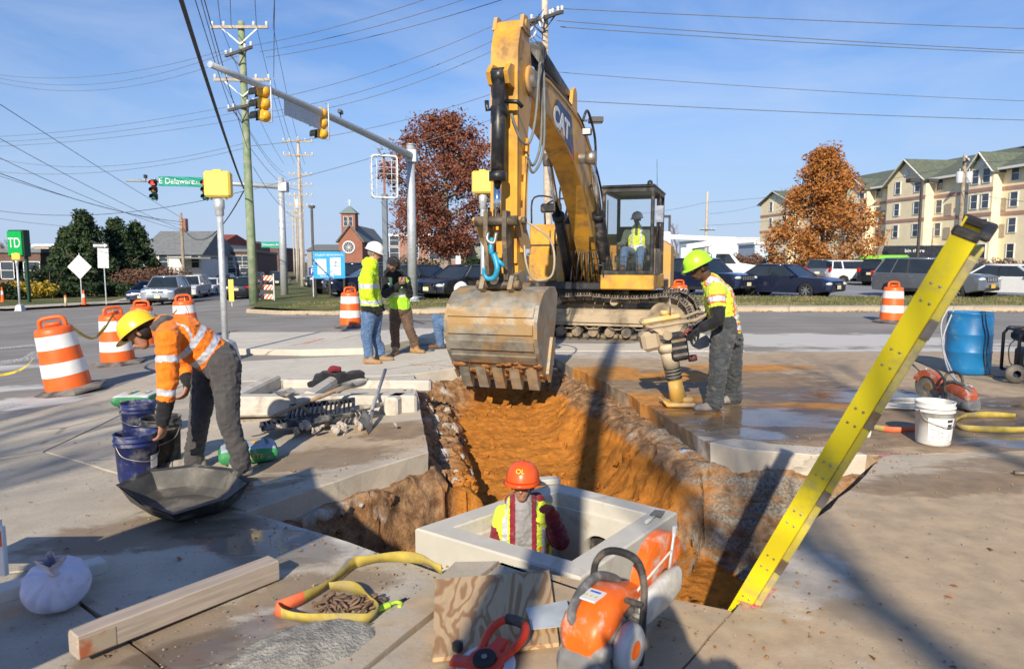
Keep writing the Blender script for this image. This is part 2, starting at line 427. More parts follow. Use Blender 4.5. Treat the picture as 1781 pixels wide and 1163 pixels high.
C_RIGHT = concrete('muddy_concrete', (.40, .36, .31), mud=[(3.4, 7.2, 2.8, 2.0, 0), (5.6, 7.0, 2.8, 1.0, 0), (2.6, 9.2, 2.2, 1.6, 0)], wet=WETS, sand=SANDS, pale=[(2.1, 6.25, .5, .35, 0), (2.0, 12.2, 3.0, 1.0, 0)], dust=[(4, 9, 5, 5, 0), (9, 10, 5, 3, 0), (4, 5.9, 2.5, .8, 0)])
C_FRONT = concrete('dusty_concrete', (.46, .42, .36), mud=[(3.3, 4.9, 1.1, .35, .2), (4.6, 5.3, 1.6, .4, 0)], dust=[(2.6, 3.4, 2.4, 2.0, 0), (4, 4.4, 2, 1, 0), (.4, 2.8, 1.2, .8, 0)], pale=[(1.45, 3.35, .5, .3, .8)], agg=.15)
C_LEFT = concrete('weathered_concrete', (.46, .43, .38), mud=[(-1.0, 3.2, .55, .30, .6), (-1.45, 2.8, .6, .35, .8), (-2.3, 4.1, .9, .4, .2), (-1.9, 4.6, .7, .3, 0)], wet=[(-1.55, 3.9, .8, .35, -.5), (-1.25, 2.75, .5, .25, .6)], pale=[(-1.15, 3.9, .5, .3, -.6), (-1.0, 2.95, .3, .2, 0)], agg=.6)
C_SLAB = concrete('slab_concrete', (.50, .46, .40), mud=[(-1.55, 5.6, .8, .45, .3), (-2.2, 4.9, .8, .4, .3), (-1.1, 6.5, .5, .5, 0)], sand=[(-.85, 8.2, .5, .3, 1)], wet=[(-1.95, 4.95, .7, .22, .3)], pale=[(-2.0, 8.2, 1.8, .9, 0), (-1.6, 9.3, 1.6, .7, 0)], dust=[(-1.2, 6.2, .9, .8, 0)], agg=.3)
C_NEW = concrete('new_concrete', (.60, .59, .56), agg=.08, var=.07, dust=[(.6, 11.4, 1.2, .6, 0)])
C_KERB = concrete('kerb_concrete', (.50, .43, .33), agg=.3, var=.12)
C_PALE = concrete('sidewalk_concrete', (.52, .49, .44), agg=.2, var=.1)
ASPH = asphalt('road_asphalt', (.25, .232, .21), dust=[(-9, 10.2, 3.0, .5, .15), (-7.5, 8.8, 2.6, .7, .2), (-3, 16.5, 5, 1.2, 0), (-12, 13, 4, .8, .1), (6, 14.2, 5, 1.6, 0), (9, 12, 6, 1.2, 0)])
ASPH2 = asphalt('street_asphalt', (.12, .12, .125))
LOT = asphalt('lot_asphalt', (.26, .26, .27))
GRASS = grassmat('lawn_grass', (.065, .10, .03), (.15, .165, .06), (.27, .21, .10))
EARTH = grassmat('field_earth', (.10, .11, .045), (.17, .15, .08), (.22, .18, .11))

PA = [(-1.735, 4.378), (-.709, 5.714), (-1.407, 9.787), (-.541, 10.6), (.70, 11.5), (1.391, 8.459), (1.76, 5.994), (2.495, 5.60), (3.119, 5.626), (1.334, 3.494), (1.019, 3.03), (-.094, 3.543), (-.518, 3.494), (-1.325, 4.085)]
NEAR = [(-6.4, .2), (-6.4, 12.6), (8.6, 12.6), (8.6, .2)]
PITHOLE = [(-2.1, 2.7), (-2.1, 12.1), (3.4, 12.1), (3.4, 2.7)]
_gx = [-2500, -300, -25.2, -2.1, -1.2, 3.4, 300, 2500]; _gy = [-400, 2.7, 12.1, 300, 3000]
_g = MB()
for i_ in range(len(_gx) - 1):
    for j_ in range(len(_gy) - 1):
        if _gy[j_] == 2.7 and -2.2 < _gx[i_] < 3: continue
        _g.quad(*[(x, y, T(x) - .10) for x, y in ((_gx[i_], _gy[j_]), (_gx[i_ + 1], _gy[j_]), (_gx[i_ + 1], _gy[j_ + 1]), (_gx[i_], _gy[j_ + 1]))])
_g.build('ground', EARTH, None, kind='structure')
sheet('road', [(-95, -28), (-95, 39.5), (-29, 39.5), (-25, 46), (-24, 47.5), (-15.5, 43.5), (-11.5, 31), (-11, 28.5), (-9, 26.2), (-6, 24.0), (-3, 22.6), (0, 22.3), (95, 22.6), (95, -28)], lambda x, y: T(x, y) - .012, ASPH, 3.0, [PITHOLE])
def lane(y): return -11.5 - .321 * (y - 31)
sheet('street', [(-15.6, 43.6), (-24.2, 47.3), (-25 - .321 * 454, 500), (lane(500), 500)], lambda x, y: T(x, y) - .01, ASPH2, 12)
sheet('parking_lot', [(lane(44) + 3.5, 44), (-9.6, 37), (-6, 30.2), (95, 30.2), (95, 75), (lane(75) + 3.5, 75)], lambda x, y: T(x, y) * .3 + .03, LOT, 6)
KL = [(lane(70), 70), (lane(44), 44), (-11.5, 31), (-11, 28.5), (-9, 26.2), (-6, 24.0), (-3, 22.6), (0, 22.3), (95, 22.6)]
sheet('lawn', KL + [(95, 30.3), (-6, 30.3), (-9.7, 37), (lane(44) + 3.6, 44), (lane(70) + 3.6, 70)], lambda x, y: T(x, y) * (1 if y < 26 else .7) + .11, GRASS, 2.5)
def ribbon(name, line, w, h, mt, base=-.02, kind='structure', zf=T, piece=None):
    """kerb of rectangular section along a plan line, as single kerb stones"""
    P = [Vector(p) for p in line]; root = None; k = 0
    for a, b in zip(P[:-1], P[1:]):
        L = (b - a).length; n = max(1, int(L / 3.0)) if L < 40 else int(L / 3.0)
        d = (b - a).normalized(); nr = Vector((-d.y, d.x))
        for i in range(n):
            p = a.lerp(b, i / n); q = a.lerp(b, (i + 1) / n - .012 / (L / n) / n)
            m = MB(); c0 = zf(p.x, p.y); c1 = zf(q.x, q.y); jz = random.uniform(-.008, .008)
            ring = lambda o, c: [V(o.x, o.y, c + base), V(o.x - nr.x * .0, o.y, c + h - .03 + jz), V(o.x + nr.x * .03, o.y + nr.y * .03, c + h + jz), V(o.x + nr.x * w, o.y + nr.y * w, c + h + jz), V(o.x + nr.x * w, o.y + nr.y * w, c + base)]
            m.loft([ring(p, c0), ring(q, c1)], True, 0, False)
            if root is None: root = m.build(name, mt, None, kind=kind)
            else: m.build('kerb_stone', mt, root)
    return root
ribbon('kerb', KL[1:-1] + [(30, 22.4)], .32, .14, C_KERB)
sheet('verge_path', [(-3, 22.95), (0, 22.64), (30, 22.75), (30, 23.5), (0, 23.4), (-2.8, 23.6)], lambda x, y: T(x, y) + .125, C_PALE, 2)
sheet('far_lawn', [(-95, 41.5), (-31, 41.5), (-27.6, 47.5), (-27.6 - .321 * 32, 80), (-95, 80)], lambda x, y: T(x, y) + .14, GRASS, 5)
sheet('far_sidewalk', [(-95, 39.5), (-29, 39.5), (-25, 46), (-25 - .321 * 34, 80), (-27.6 - .321 * 32.6, 80), (-27.6, 47.5), (-31, 41.5), (-95, 41.5)], lambda x, y: T(x, y) + .12, C_PALE, 4)

def slab(poly, zt, th, mt, parent, name='concrete_slab', step=.22, jit=.006, rag=.0):
    """cast slab: level top, thick sides, slightly worn arris"""
    P = []
    for i in range(len(poly)):
        a = Vector(poly[i][:2]); b = Vector(poly[(i + 1) % len(poly)][:2]); L = (b - a).length; n = max(1, min(30, int(L / step)))
        d = (b - a).normalized() if L > 0 else Vector((1, 0)); nr = Vector((-d.y, d.x))
        for k in range(n):
            p = a.lerp(b, k / n)
            if 0 < k: p = p + nr * (random.uniform(-1, 1) * (jit + rag))
            P.append(p)
    n = len(P); c = sum(P, Vector((0, 0))) / n
    def ins(p, e):
        d = (c - p); return p + d.normalized() * e
    z = lambda p: T(p.x, p.y) + zt
    top = [V(*ins(p, .007), z(p)) for p in P]; ed = [V(p.x, p.y, z(p) - .005 - random.random() * .006) for p in P]
    lo = [V(*ins(p, random.uniform(0, .02) + rag * random.random() * 1.5), z(p) - th * random.uniform(.96, 1.06)) for p in P]
    m = MB(); m.loft([lo, ed, top], False, 0, False); m.add(top, [tuple(range(n))], 0)
    o = m.build(name, mt, parent)
    bm = bmesh.new(); bm.from_mesh(o.data); bmesh.ops.triangulate(bm, faces=[f for f in bm.faces if len(f.verts) > 4]); bmesh.ops.recalc_face_normals(bm, faces=bm.faces); bm.to_mesh(o.data); bm.free()
    return o
# bed of compacted fill under the slabs
def bedz(x, y): return T(x, y) - .16
pav = sheet('pavement', [(-6.6, .1), (-6.6, 12.4), (9.4, 12.4), (9.4, .1)], bedz, EARTH, 1.5, [PITHOLE])
A_, B_, C_, D_, E_, F_, G_, H_, I_, J_, K_, L_, M_, A2 = PA
g2 = lambda x, y: tuple(gp(x, y)[:2])
s_a = g2(544, 1163); s_b = g2(770, 997); j_a = g2(635, 1163); j_b = g2(868, 978); j_c = g2(1150, 1200)
slab([A_, B_, C_, (-4.75, 9.95), (-4.35, 6.28)], 0.0, .26, C_SLAB, pav)
slab([A_, (-4.355, 6.265), (-6.4, 5.0), (-6.2, 1.6), g2(-420, 1010), g2(70, 965), g2(300, 1163), (-1.15, 2.2), s_a, s_b, A2], -.004, .22, C_LEFT, pav, rag=.004)
slab([g2(66, 968), g2(296, 1167), (-1.18, 2.2), (-1.0, .4), (-4.5, .4), (-4.2, 2.0), g2(-420, 1016)], -.006, .2, C_LEFT, pav)
slab([(s_a[0] + .01, s_a[1]), (s_b[0] + .012, s_b[1]), (-.30, 3.535), j_b, j_a, (-.8, 1.4), (-1.1, 1.4)], .012, .2, C_FRONT, pav, rag=.003)
slab([(j_a[0] + .015, j_a[1]), (j_b[0] + .015, j_b[1]), L_, (K_[0] - .006, K_[1]), (j_c[0] - .006, j_c[1]), (.35, .6), (-.75, 1.4)], .004, .2, C_FRONT, pav)
slab([K_, J_, I_, (4.9, 5.72), (9.2, 3.2), (9.2, .4), (.4, .4), j_c], 0.0, .22, C_FRONT, pav, rag=.006)
slab([I_, H_, G_, F_, E_, (.78, 12.3), (9.3, 12.3), (9.3, 3.26), (4.92, 5.75)], -.003, .2, C_RIGHT, pav, rag=.018)
slab([C_, D_, E_, (.76, 12.3), (-4.9, 12.3), (-4.76, 9.98)], .003, .18, C_NEW, pav)
slab([(-4.78, 9.95), (-4.92, 12.3), (-6.0, 12.3), (-5.75, 9.0), (-6.5, 5.05), (-4.38, 6.29)], -.003, .2, C_SLAB, pav)
# raised island of new concrete beyond the men
isl = [tuple(gt(x, y, .1)[:2]) for x, y in ((395, 607), (520, 609), (640, 606), (690, 596), (730, 588), (800, 587), (800, 575), (640, 577), (560, 578), (400, 578))]
slab(isl[::-1], .11, .12, C_NEW, pav, 'island_slab', .4)
# new concrete strip right of the bucket, in front of the tracks
slab([(.85, 12.35), (4.2, 12.35), (4.4, 13.4), (-.2, 13.6), (-1.5, 13.4), (-1.4, 12.35)], .0, .03, C_NEW, pav, 'concrete_slab', .4)

# ---------------------------------------------------------------- the dug pit
def soilmat():
    t = NT('dug_soil'); p = t.pos()
    n1 = t.noise(p, 1.3, 7, .62, .6); n2 = t.noise(p, 9, 7, .65); n3 = t.noise(p, 45, 5, .6)
    sand = t.mix(t.rng(n2, .3, .7), (.37, .135, .020), (.50, .195, .034))
    clay = t.mix(t.rng(n2, .3, .7), (.13, .07, .035), (.42, .25, .13))
    rock = t.mix(t.rng(n3, .35, .7), (.16, .14, .115), (.40, .36, .30))
    sep = t.n('ShaderNodeSeparateXYZ'); g = t.n('ShaderNodeNewGeometry'); t.l(g.outputs['Normal'], sep.inputs[0])
    steep = t.rng(t.math('ADD', sep.outputs[2], t.math('MULTIPLY', t.math('SUBTRACT', n1, .5), .5)), .55, .86, 1, 0)
    sp = t.n('ShaderNodeSeparateXYZ'); t.l(p, sp.inputs[0])
    steep = t.math('MAXIMUM', steep, t.rng(t.math('ADD', sp.outputs[2], t.math('MULTIPLY', n1, .25)), -.42, -.28))
    where = t.math('MAXIMUM', t.rng(t.math('ADD', sp.outputs[0], t.math('MULTIPLY', n1, .5)), -.15, -.45), t.rng(t.math('SUBTRACT', sp.outputs[1], t.math('MULTIPLY', sp.outputs[0], .9)), 4.5, 4.1))
    where = t.math('MAXIMUM', where, t.rng(sp.outputs[2], -.34, -.26))
    steep = t.math('MULTIPLY', steep, where)
    c = t.mix(steep, sand, clay)
    # grey strata in the right-hand wall
    east = t.rng(t.math('ADD', sp.outputs[0], t.math('MULTIPLY', n1, .9)), 1.75, 2.15)
    bands = t.noise(t.mapv(p, (1.2, 1.2, 7), (0, .35, 0)), 2.0, 6, .6, .6)
    c = t.mix(t.math('MULTIPLY', t.math('MULTIPLY', east, steep), t.rng(bands, .40, .56)), c, rock)
    c = t.mix(t.math('MULTIPLY', steep, t.rng(t.noise(t.mapv(p, (1, 1, 1), (0, 0, 0), (4, 4, 4)), 3.5, 6), .58, .72)), c, (.50, .46, .40))
    c = t.mix(t.rng(n1, .5, .75, 0, .35), c, mul((.40, .155, .026), .6)); c = t.mix(t.rng(n3, .55, .8, 0, .6), c, (.17, .07, .02))
    h = t.math('ADD', t.math('MULTIPLY', n2, 1.0), t.math('MULTIPLY', n3, .45))
    t.bump(h, .75, .03); return t.fin(c, .95, 0, .15)
SOIL = soilmat()
def segd(x, y, a, b):
    dx, dy = b[0] - a[0], b[1] - a[1]; t = max(0, min(1, ((x - a[0]) * dx + (y - a[1]) * dy) / (dx * dx + dy * dy)))
    return math.hypot(x - a[0] - t * dx, y - a[1] - t * dy)
WD = [.22, .62, .45, .6, .95, .95, .38, .42, .25, .18, .15, .15, .15, .15]   # how far each wall runs in before it meets the floor
def sst(a, b, x):
    t = max(0, min(1, (x - a) / (b - a))); return t * t * (3 - 2 * t)
def pitz(x, y):
    ins = inpoly(x, y, PA); best = 9; w = .3; bi = 0
    for i in range(len(PA)):
        d = segd(x, y, PA[i], PA[(i + 1) % len(PA)])
        if d < best: best, w, bi = d, WD[i], i
    floor = -.50 - .40 * sst(10.5, 6.4, y) - .30 * sst(5.2, 3.8, y) - .5 * sst(1.6, 2.5, x)
    if x < -.75 and y < 6: floor = -.95
    floor += .09 * mnoise.fractal(V(x * .9, y * .9, 3), 1.0, 2.0, 3) + .02 * abs(mnoise.noise(V(x * 7, y * 7, 1))) + .02 * mnoise.fractal(V(x * 14, y * 14, 1), .5, 2, 3)
    if not ins: return -.17
    k = best / w
    if bi == 1:     # ledge of broken fill under the left slab
        z = -.17 - .20 * sst(0, .35, k) + (floor + .37) * sst(.55, 1.0, k)
    else: z = -.17 + (floor + .17) * sst(.12, 1.0, k) 
    z += .07 * mnoise.fractal(V(x * 3.2, y * 3.2, 9), .9, 2, 4) * (1 - abs(2 * min(1, k) - 1))
    return min(z, -.12)
def floor_at(x, y): return -.50 - .40 * sst(10.5, 6.4, y) - .30 * sst(5.2, 3.8, y) - .5 * sst(1.6, 2.5, x)
def mk_pit():
    st = .027; x0, x1, y0, y1 = -2.0, 3.35, 2.85, 11.9
    nx = int((x1 - x0) / st); ny = int((y1 - y0) / st); vs = []; fs = []
    for j in range(ny + 1):
        for i in range(nx + 1):
            x = x0 + i * st; y = y0 + j * st; z = pitz(x, y); p = V(x, y, z)
            if z < -.16:
                q = p * 2.4; a = .07; w = 1 if z > floor_at(x, y) + .06 else .25
                rz = abs(mnoise.noise(V(p.x * 6, p.y * 6, p.z * 16)))
                p += V(w * (a * mnoise.fractal(q, .8, 2, 5) + .05 * rz), w * (a * mnoise.fractal(q + V(7, 3, 1), .8, 2, 5) - .04 * rz), .016 * mnoise.noise(p * 22) + .05 * w * mnoise.noise(V(p.x * 5, p.y * 5, 4)))
            vs.append(p)
    w = nx + 1
    for j in range(ny):
        for i in range(nx):
            q = (j * w + i, j * w + i + 1, (j + 1) * w + i + 1, (j + 1) * w + i)
            if min(vs[k].z for k in q) < -.155: fs.append(q)
    m = MB(); m.add(vs, fs, 0, True); o = m.build('excavated_pit', SOIL, None, kind='structure', fix=False)
    bm = bmesh.new(); bm.from_mesh(o.data); bmesh.ops.delete(bm, geom=[v for v in bm.verts if not v.link_faces], context='VERTS'); bm.to_mesh(o.data); bm.free()
    return o
pit = mk_pit()
STONE = mat('broken_concrete', (.50, .47, .42), .9, 0, .3, 9, .5, 40, .01, (.35, .22, .12), .4, 4)
def lump(r, seed, sq=.7, n=10, m=7, amp=.35):
    g = MB(); rnd = V(seed * 3.1, seed * 1.7, seed); vs = []; fs = []
    for i in range(m + 1):
        a = -PI / 2 + PI * i / m
        for k in range(n):
            b = 2 * PI * k / n; d = V(math.cos(a) * math.cos(b), math.cos(a) * math.sin(b), math.sin(a) * sq)
            d = d * r * (1 + amp * mnoise.noise(d * 2.2 + rnd)); vs.append(d)
    for i in range(m):
        for k in range(n): fs.append((i * n + k, i * n + (k + 1) % n, (i + 1) * n + (k + 1) % n, (i + 1) * n + k))
    g.add(vs, fs, 0, False); return g
lumps = [lump(1.0, s).mesh('stone', STONE) for s in range(4)]
for me_ in lumps: fixn(me_)
def scatter(n, fn, parent, name, rmin, rmax):
    for i in range(n):
        p = fn()
        if p is None: continue
        o = bpy.data.objects.new(name, random.choice(lumps)); COL.objects.link(o); o.parent = parent
        r = random.uniform(rmin, rmax); o.location = p; o.scale = (r, r * random.uniform(.6, 1), r * random.uniform(.5, .9)); o.rotation_euler = (random.random() * 6, random.random() * 6, random.random() * 6)
def on_ledge():
    t = random.random(); a = Vector(B_).lerp(Vector(C_), t); x = a.x + random.uniform(.1, .5); y = a.y
    return V(x, y, pitz(x, y) + .01)
scatter(46, on_ledge, pit, 'stone', .02, .085)
def on_left():
    t = random.random(); a = Vector(A_).lerp(Vector(B_), t); k = random.uniform(.06, .3); x, y = a.x + k * .8, a.y - k * .6
    return V(x, y, pitz(x, y) + .01) if inpoly(x, y, PA) else None
scatter(22, on_left, pit, 'stone', .015, .05)
def on_right():
    x = random.uniform(1.7, 2.9); y = random.uniform(4.6, 5.5)
    return V(x, y, pitz(x, y)) if inpoly(x, y, PA) else None
scatter(26, on_right, pit, 'stone', .02, .07)
def on_floor():
    x = random.uniform(-.8, 1.4); y = random.uniform(6.0, 10.6)
    return V(x, y, pitz(x, y)) if inpoly(x, y, PA) else None
stones = lumps; lumps = [lump(1.0, s + 9, .8, 9, 6, .7).mesh('soil_clod', SOIL) for s in range(4)]
for me_ in lumps: fixn(me_)
scatter(260, on_floor, pit, 'soil_clod', .008, .045); scatter(60, on_ledge, pit, 'soil_clod', .02, .09); scatter(40, on_left, pit, 'soil_clod', .02, .07)
lumps = stones
# broken white lip of concrete at the corner of the right slab
lip = MB()
lp = [G_, (1.90, 5.83), (2.15, 5.72), (2.5, 5.6), (2.95, 5.60), (2.9, 5.8), (2.4, 5.92), (2.0, 6.12)]
slab(lp, .006, .26, concrete('fresh_broken_concrete', (.58, .55, .50), agg=.1), pav, 'broken_slab_edge', .12, .012, .012)
# grit, crumbs and leaves lying on the slabs
def crumbs(name, n, fn, mt, rmin, rmax, kind='stuff', flat=False):
    m = MB()
    for i in range(n):
        p = fn(); r = random.uniform(rmin, rmax) * random.choice((.5, .7, 1))
        if p is None: continue
        a = random.random() * 6.3; M = mtr(p) @ mrot('Z', a) @ mrot('X', random.uniform(-.6, .6))
        if flat:
            w = r * random.uniform(.4, .8); cz = r * .35
            m.add([(-r, 0, 0), (-r * .2, w, cz), (r, 0, .2 * cz), (-r * .2, -w, cz * .8)], [(0, 3, 2, 1)], 0, False, M)
        else:
            m.add([(-r, -r * .6, 0), (r * .8, -r * .7, 0), (r, r * .5, 0), (-r * .6, r * .8, 0), (0, 0, r * 1.1)], [(0, 1, 4), (1, 2, 4), (2, 3, 4), (3, 0, 4)], 0, False, M)
    return m.build(name, mt, None, kind=kind, label='loose ' + name.replace('_', ' ') + ' strewn over the concrete slabs', cat='debris', fix=False)
def nearpt():
    for _ in range(6):
        y = 2.4 + random.random() ** 1.6 * 9; x = random.uniform(-.85, .85) * y
        if not inpoly(x, y, PA) and -6 < x < 8.5 and y < 12: return V(x, y, T(x, y) + .004)
    return None
crumbs('grit', 2000, nearpt, mat('grit_stone', (.27, .235, .19), .95, 0, .4, 20, 0), .002, .0075)
def edgept():
    i = random.randrange(len(PA)); a = Vector(PA[i]).lerp(Vector(PA[(i + 1) % len(PA)]), random.random()); x = a.x + random.gauss(0, .25); y = a.y + random.gauss(0, .25)
    return None if inpoly(x, y, PA) else V(x, y, T(x, y) + .006)
crumbs('soil_crumbs', 1500, edgept, mat('crumb_soil', (.29, .16, .075), .95, 0, .4, 20, 0), .002, .011)
crumbs('fallen_leaves', 150, nearpt, mat('dead_leaf', (.30, .12, .04), .8, 0, .5, 15, .1), .010, .028, 'stuff', True)
def kerbpt():
    x = random.uniform(-8, 28); y = (22.3 if x > -3 else 22.6 - (x + 3) * .55) - abs(random.gauss(0, .25)); return V(x, y, T(x, y) + .01)
crumbs('gutter_leaves', 900, kerbpt, mat('gutter_leaf', (.25, .12, .05), .85, 0, .5, 15, .1), .03, .07, 'stuff', True)
# grass blades on the verges
def blades(name, n, fn, mt):
    m = MB()
    for i in range(n):
        p = fn(); h = random.uniform(.03, .10); a = random.random() * 6.3; w = .012
        dx, dy = math.cos(a), math.sin(a); l = random.uniform(-.04, .04)
        m.add([(p.x - dx * w, p.y - dy * w, p.z), (p.x + dx * w, p.y + dy * w, p.z), (p.x + l, p.y + l, p.z + h)], [(0, 1, 2)])
    return m.build(name, mt, None, kind='stuff', label='short ' + name.replace('_', ' ') + ' between kerb and cars', cat='grass', fix=False)
def lawnpt():
    y = 22.8 + random.random() ** 1.3 * 7.3; x = random.uniform(-9, 26)
    if y < 23.5 and x > -2.8: y += .75
    return V(x, y, T(x, y) * (1 if y < 26 else .7) + .105) if inpoly(x, y, KL + [(95, 30.3), (-6, 30.3), (-9.7, 37)]) else V(10, 26, .105)
blades('verge_grass', 30000, lawnpt, mat('grass_blade', (.12, .14, .045), .8, 0, .5, 3, 0, dirt=(.30, .24, .11), damt=.5, dscale=.6))
# ---------------------------------------------------------------- poles, wires, signals
WIREM = mat('wire_black', (.03, .03, .035), .6, 0, .1, 5, 0)
WIREG = mat('wire_grey', (.16, .17, .20), .6, 0, .1, 5, 0)
PORC = mat('porcelain', (.62, .64, .66), .3, 0, .1, 9, 0)
ARMW = mat('crossarm_wood', (.42, .36, .27), .85, 0, .2, 6, .3, 40, .005)
ARMD = mat('dark_crossarm', (.09, .08, .07), .8, 0, .3, 6, .3, 40, .005)
TRANSF = mat('transformer_grey', (.55, .57, .58), .45, 0, .08, 5, 0)
_im = MB(); _im.lathe([(.03, .05), (.075, .10), (.05, .14), (.075, .19), (.04, .25), (.0, .26)], 8); INSUL = _im.mesh('insulator', PORC)
def upole(label, base, h, r, mt, arms=(), group=None, lean=(0, 0), transf=()):
    o = thing('utility_pole', label, 'pole', base, 0, group)
    m = MB(); m.tube([(lean[0] * t * h, lean[1] * t * h, h * t) for t in (0, .25, .5, .75, 1)], [r * (1 - .35 * t) for t in (0, .25, .5, .75, 1)], 14); m.build('shaft', mt, o)
    for (z, hl, ang, dark, br) in arms:
        c = V(lean[0] * z, lean[1] * z, z); d = V(math.cos(ang), math.sin(ang), 0); nrm = V(-d.y, d.x, 0) * (r * .9)
        m = MB(); m.bar(c - d * hl - nrm, c + d * hl - nrm, .10, .12); a = m.build('crossarm', ARMD if dark else ARMW, o)
        m = MB()
        if br:
            for s in (-1, 1): m.bar(c + d * (s * hl * .62) - nrm - V(0, 0, .06), c - V(0, 0, br) - nrm, .03, .05)
            m.build('arm_brace', ARMD if dark else GALV, a)
        for k in (-.95, -.55, .5, .95):
            q = c + d * (hl * k) - nrm; io = bpy.data.objects.new('insulator', INSUL); COL.objects.link(io); io.parent = a; io.location = q
    for (z, s) in transf:
        m = MB(); m.lathe([(.0, -.5), (.26, -.5), (.28, -.46), (.28, .42), (.22, .5), (.0, .52)], 14, mtr(s * .42, -.1, z)); m.cyl((s * .42, -.1, z + .5), (s * .42, -.1, z + .75), .05, .04, 8); m.build('transformer', TRANSF, o)
    return o
GPY = 33.0; gpb = at(442, 524, GPY); gpb.z = T(gpb.x) + .05
gtop = at(432, 38, GPY).z - gpb.z
gz = lambda py: at(435, py, GPY).z - gpb.z
upole('tall green treated utility pole with four crossarms at the street corner', gpb, gtop, .22, GREENP,
      [(gz(50), 1.3, 0, False, .75), (gz(92), 1.1, R(-38), True, .6), (gz(141), 1.3, 0, False, .75), (gz(188), 1.1, R(-38), True, .7)], lean=(-.008, 0))
WPY = 30.0; wpb = at(955, 470, WPY); wpb.z = .1
wz = lambda py: at(945, py, WPY).z - .1
wp = upole('weathered pale wooden utility pole standing behind the excavator', wpb, wz(-40), .19, mat('bleached_pole_wood', (.55, .46, .36), .85, 0, .2, 5, .45, 30, .01, (.40, .31, .22), .4, 2),
      [(wz(33), 1.05, R(-40), True, .6), (wz(36), 1.05, R(-52), True, .0)], lean=(-.02, 0))
random.seed(5)
for k in range(9):
    m = MB(); q = V(-.35 - .09 * k + random.uniform(-.1, .1), -.5, wz(30 + k * 8)); m.cyl(q, q + V(random.uniform(-.5, .1), -.1, -.25), .05, .03, 8); m.build('cutout_insulator', PORC, wp)
for k in range(7):
    m = MB(); m.tube(bez([(-.3 - .1 * k, -.5, wz(24 + k * 4)), (-.6 - .05 * k, -.55, wz(44 + k * 9)), (-.15, -.3, wz(62 + k * 9))], 6), .012, 5); m.build('jumper_wire', WIREM, wp)
# line of poles marching down the street
for i, (Y, h, na) in enumerate(((58, 12.6, 2), (76, 12.4, 4), (96, 12.2, 3), (118, 12.5, 3), (150, 13, 3))):
    x = lane(Y) + 2.6 + (i % 2) * .5
    upole(['pale utility pole beside the street, crossarms above the blue board', 'pale utility pole with four crossarms down the street', 'distant utility pole down the street', 'distant utility pole down the street', 'distant utility pole down the street'][i], (x, Y, T(x)), h, .17, mat('grey_pole_wood', (.48, .43, .36), .85, 0, .15, 5, .3, 30, .01),
          [(h - .4 - k * 1.1, 1.2, .1, False, 0) for k in range(na)], group='utility poles down the street', transf=((h - 3.5, -1),) if i in (1,) else ())
for i, (px, pt, pb, Y, h) in enumerate(((320, 370, 480, 62, 0), (61, 0, 0, 0, 0))):
    if Y: q = at(px, pb, Y); q.z = T(q.x); upole('short brown utility pole in front of the grey roofed house', q, at(px, pt, Y).z - q.z, .16, WOODP, [])
q = at(1228, 420, 95); q.z = 0; upole('distant utility pole beyond the bare tree', q, at(1228, 333, 95).z, .25, mat('grey_pole_wood', (.48, .43, .36)), [(at(1228, 400, 95).z, 1.2, .3, True, 0)])
q = at(1667, 440, 62); q.z = .1; upole('brown utility pole with two grey transformers before the apartments', q, at(1670, 271, 62).z, .22, WOODP, [(at(1668, 281, 62).z, 1.2, .9, True, .5)], transf=((at(1668, 311, 62).z, -1), (at(1668, 311, 62).z, 1)))
q = at(1620, 440, 66); q.z = .1; upole('thin short service pole in front of the apartments', q, at(1620, 398, 66).z, .1, WOODP)
wn_ = 0
def wire(a, b, sag=.4, r=.014, label=None, mt=None, n=22):
    """a, b are (px, py, depth) of the two fixing points"""
    p = at(*a); q = at(*b); m = MB()
    m.tube([p.lerp(q, i / n) - V(0, 0, sag * 4 * (i / n) * (1 - i / n)) for i in range(n + 1)], r, 5)
    return m.build('overhead_wire', mt or WIREG, None, label or 'thin overhead wire strung across the blue sky', 'wire', 'overhead wires', fix=False)
for (a, b, s) in (((388, 88, 33), (-70, 118, 44), .9), ((398, 90, 33), (-70, 118, 40), 1.2), ((412, 98, 33), (-70, 124, 40), 1.3),
                  ((396, 186, 33), (-70, 240, 42), .3), ((412, 196, 33), (-70, 249, 42), .3), ((428, 206, 33), (-70, 256, 42), .3),
                  ((430, 248, 33), (-70, 258, 50), 1.2), ((433, 256, 33), (-70, 290, 44), .8)):
    wire(a, b, s, .012, 'thin overhead wire running left from the green utility pole')
for (a, b, s) in (((436, 80, 33), (860, -45, 26), .25), ((452, 90, 33), (930, -45, 26), .3), ((462, 100, 33), (985, -38, 26), .3),
                  ((398, 186, 33.6), (908, 22, 30), .5), ((425, 200, 33), (912, 44, 30), .6), ((450, 207, 32.4), (918, 58, 30), .6),
                  ((434, 254, 33), (946, 130, 30), .5), ((437, 330, 33), (946, 176, 30), .2)):
    wire(a, b, s, .014, 'thin overhead wire from the green pole towards the wooden pole')
for (a, b, s, r) in (((958, 14, 30), (1900, 54, 34), .05, .02), ((968, 36, 30), (1900, 94, 34), .1, .02), ((975, 47, 30), (1900, 97, 34), .1, .02), ((952, 124, 30), (1900, 180, 34), .15, .014), ((952, 173, 30), (1900, 212, 34), .1, .018)):
    wire(a, b, s, r, 'overhead wire running right from the pale wooden pole')
for (a, b, s) in (((384, 45, 33), (372, -60, 20), .0), ((402, 46, 33), (398, -60, 20), .0), ((446, 46, 33), (440, -60, 20), .0), ((475, 46, 33), (480, -60, 20), .0), ((386, 130, 33), (330, -70, 17), .0), ((476, 135, 33), (478, -60, 18), .0), ((400, 186, 33), (318, -70, 16), .1), ((430, 258, 33), (336, -70, 15), .1)):
    wire(a, b, s, .014, 'overhead wire climbing steeply from the green pole crossarms')
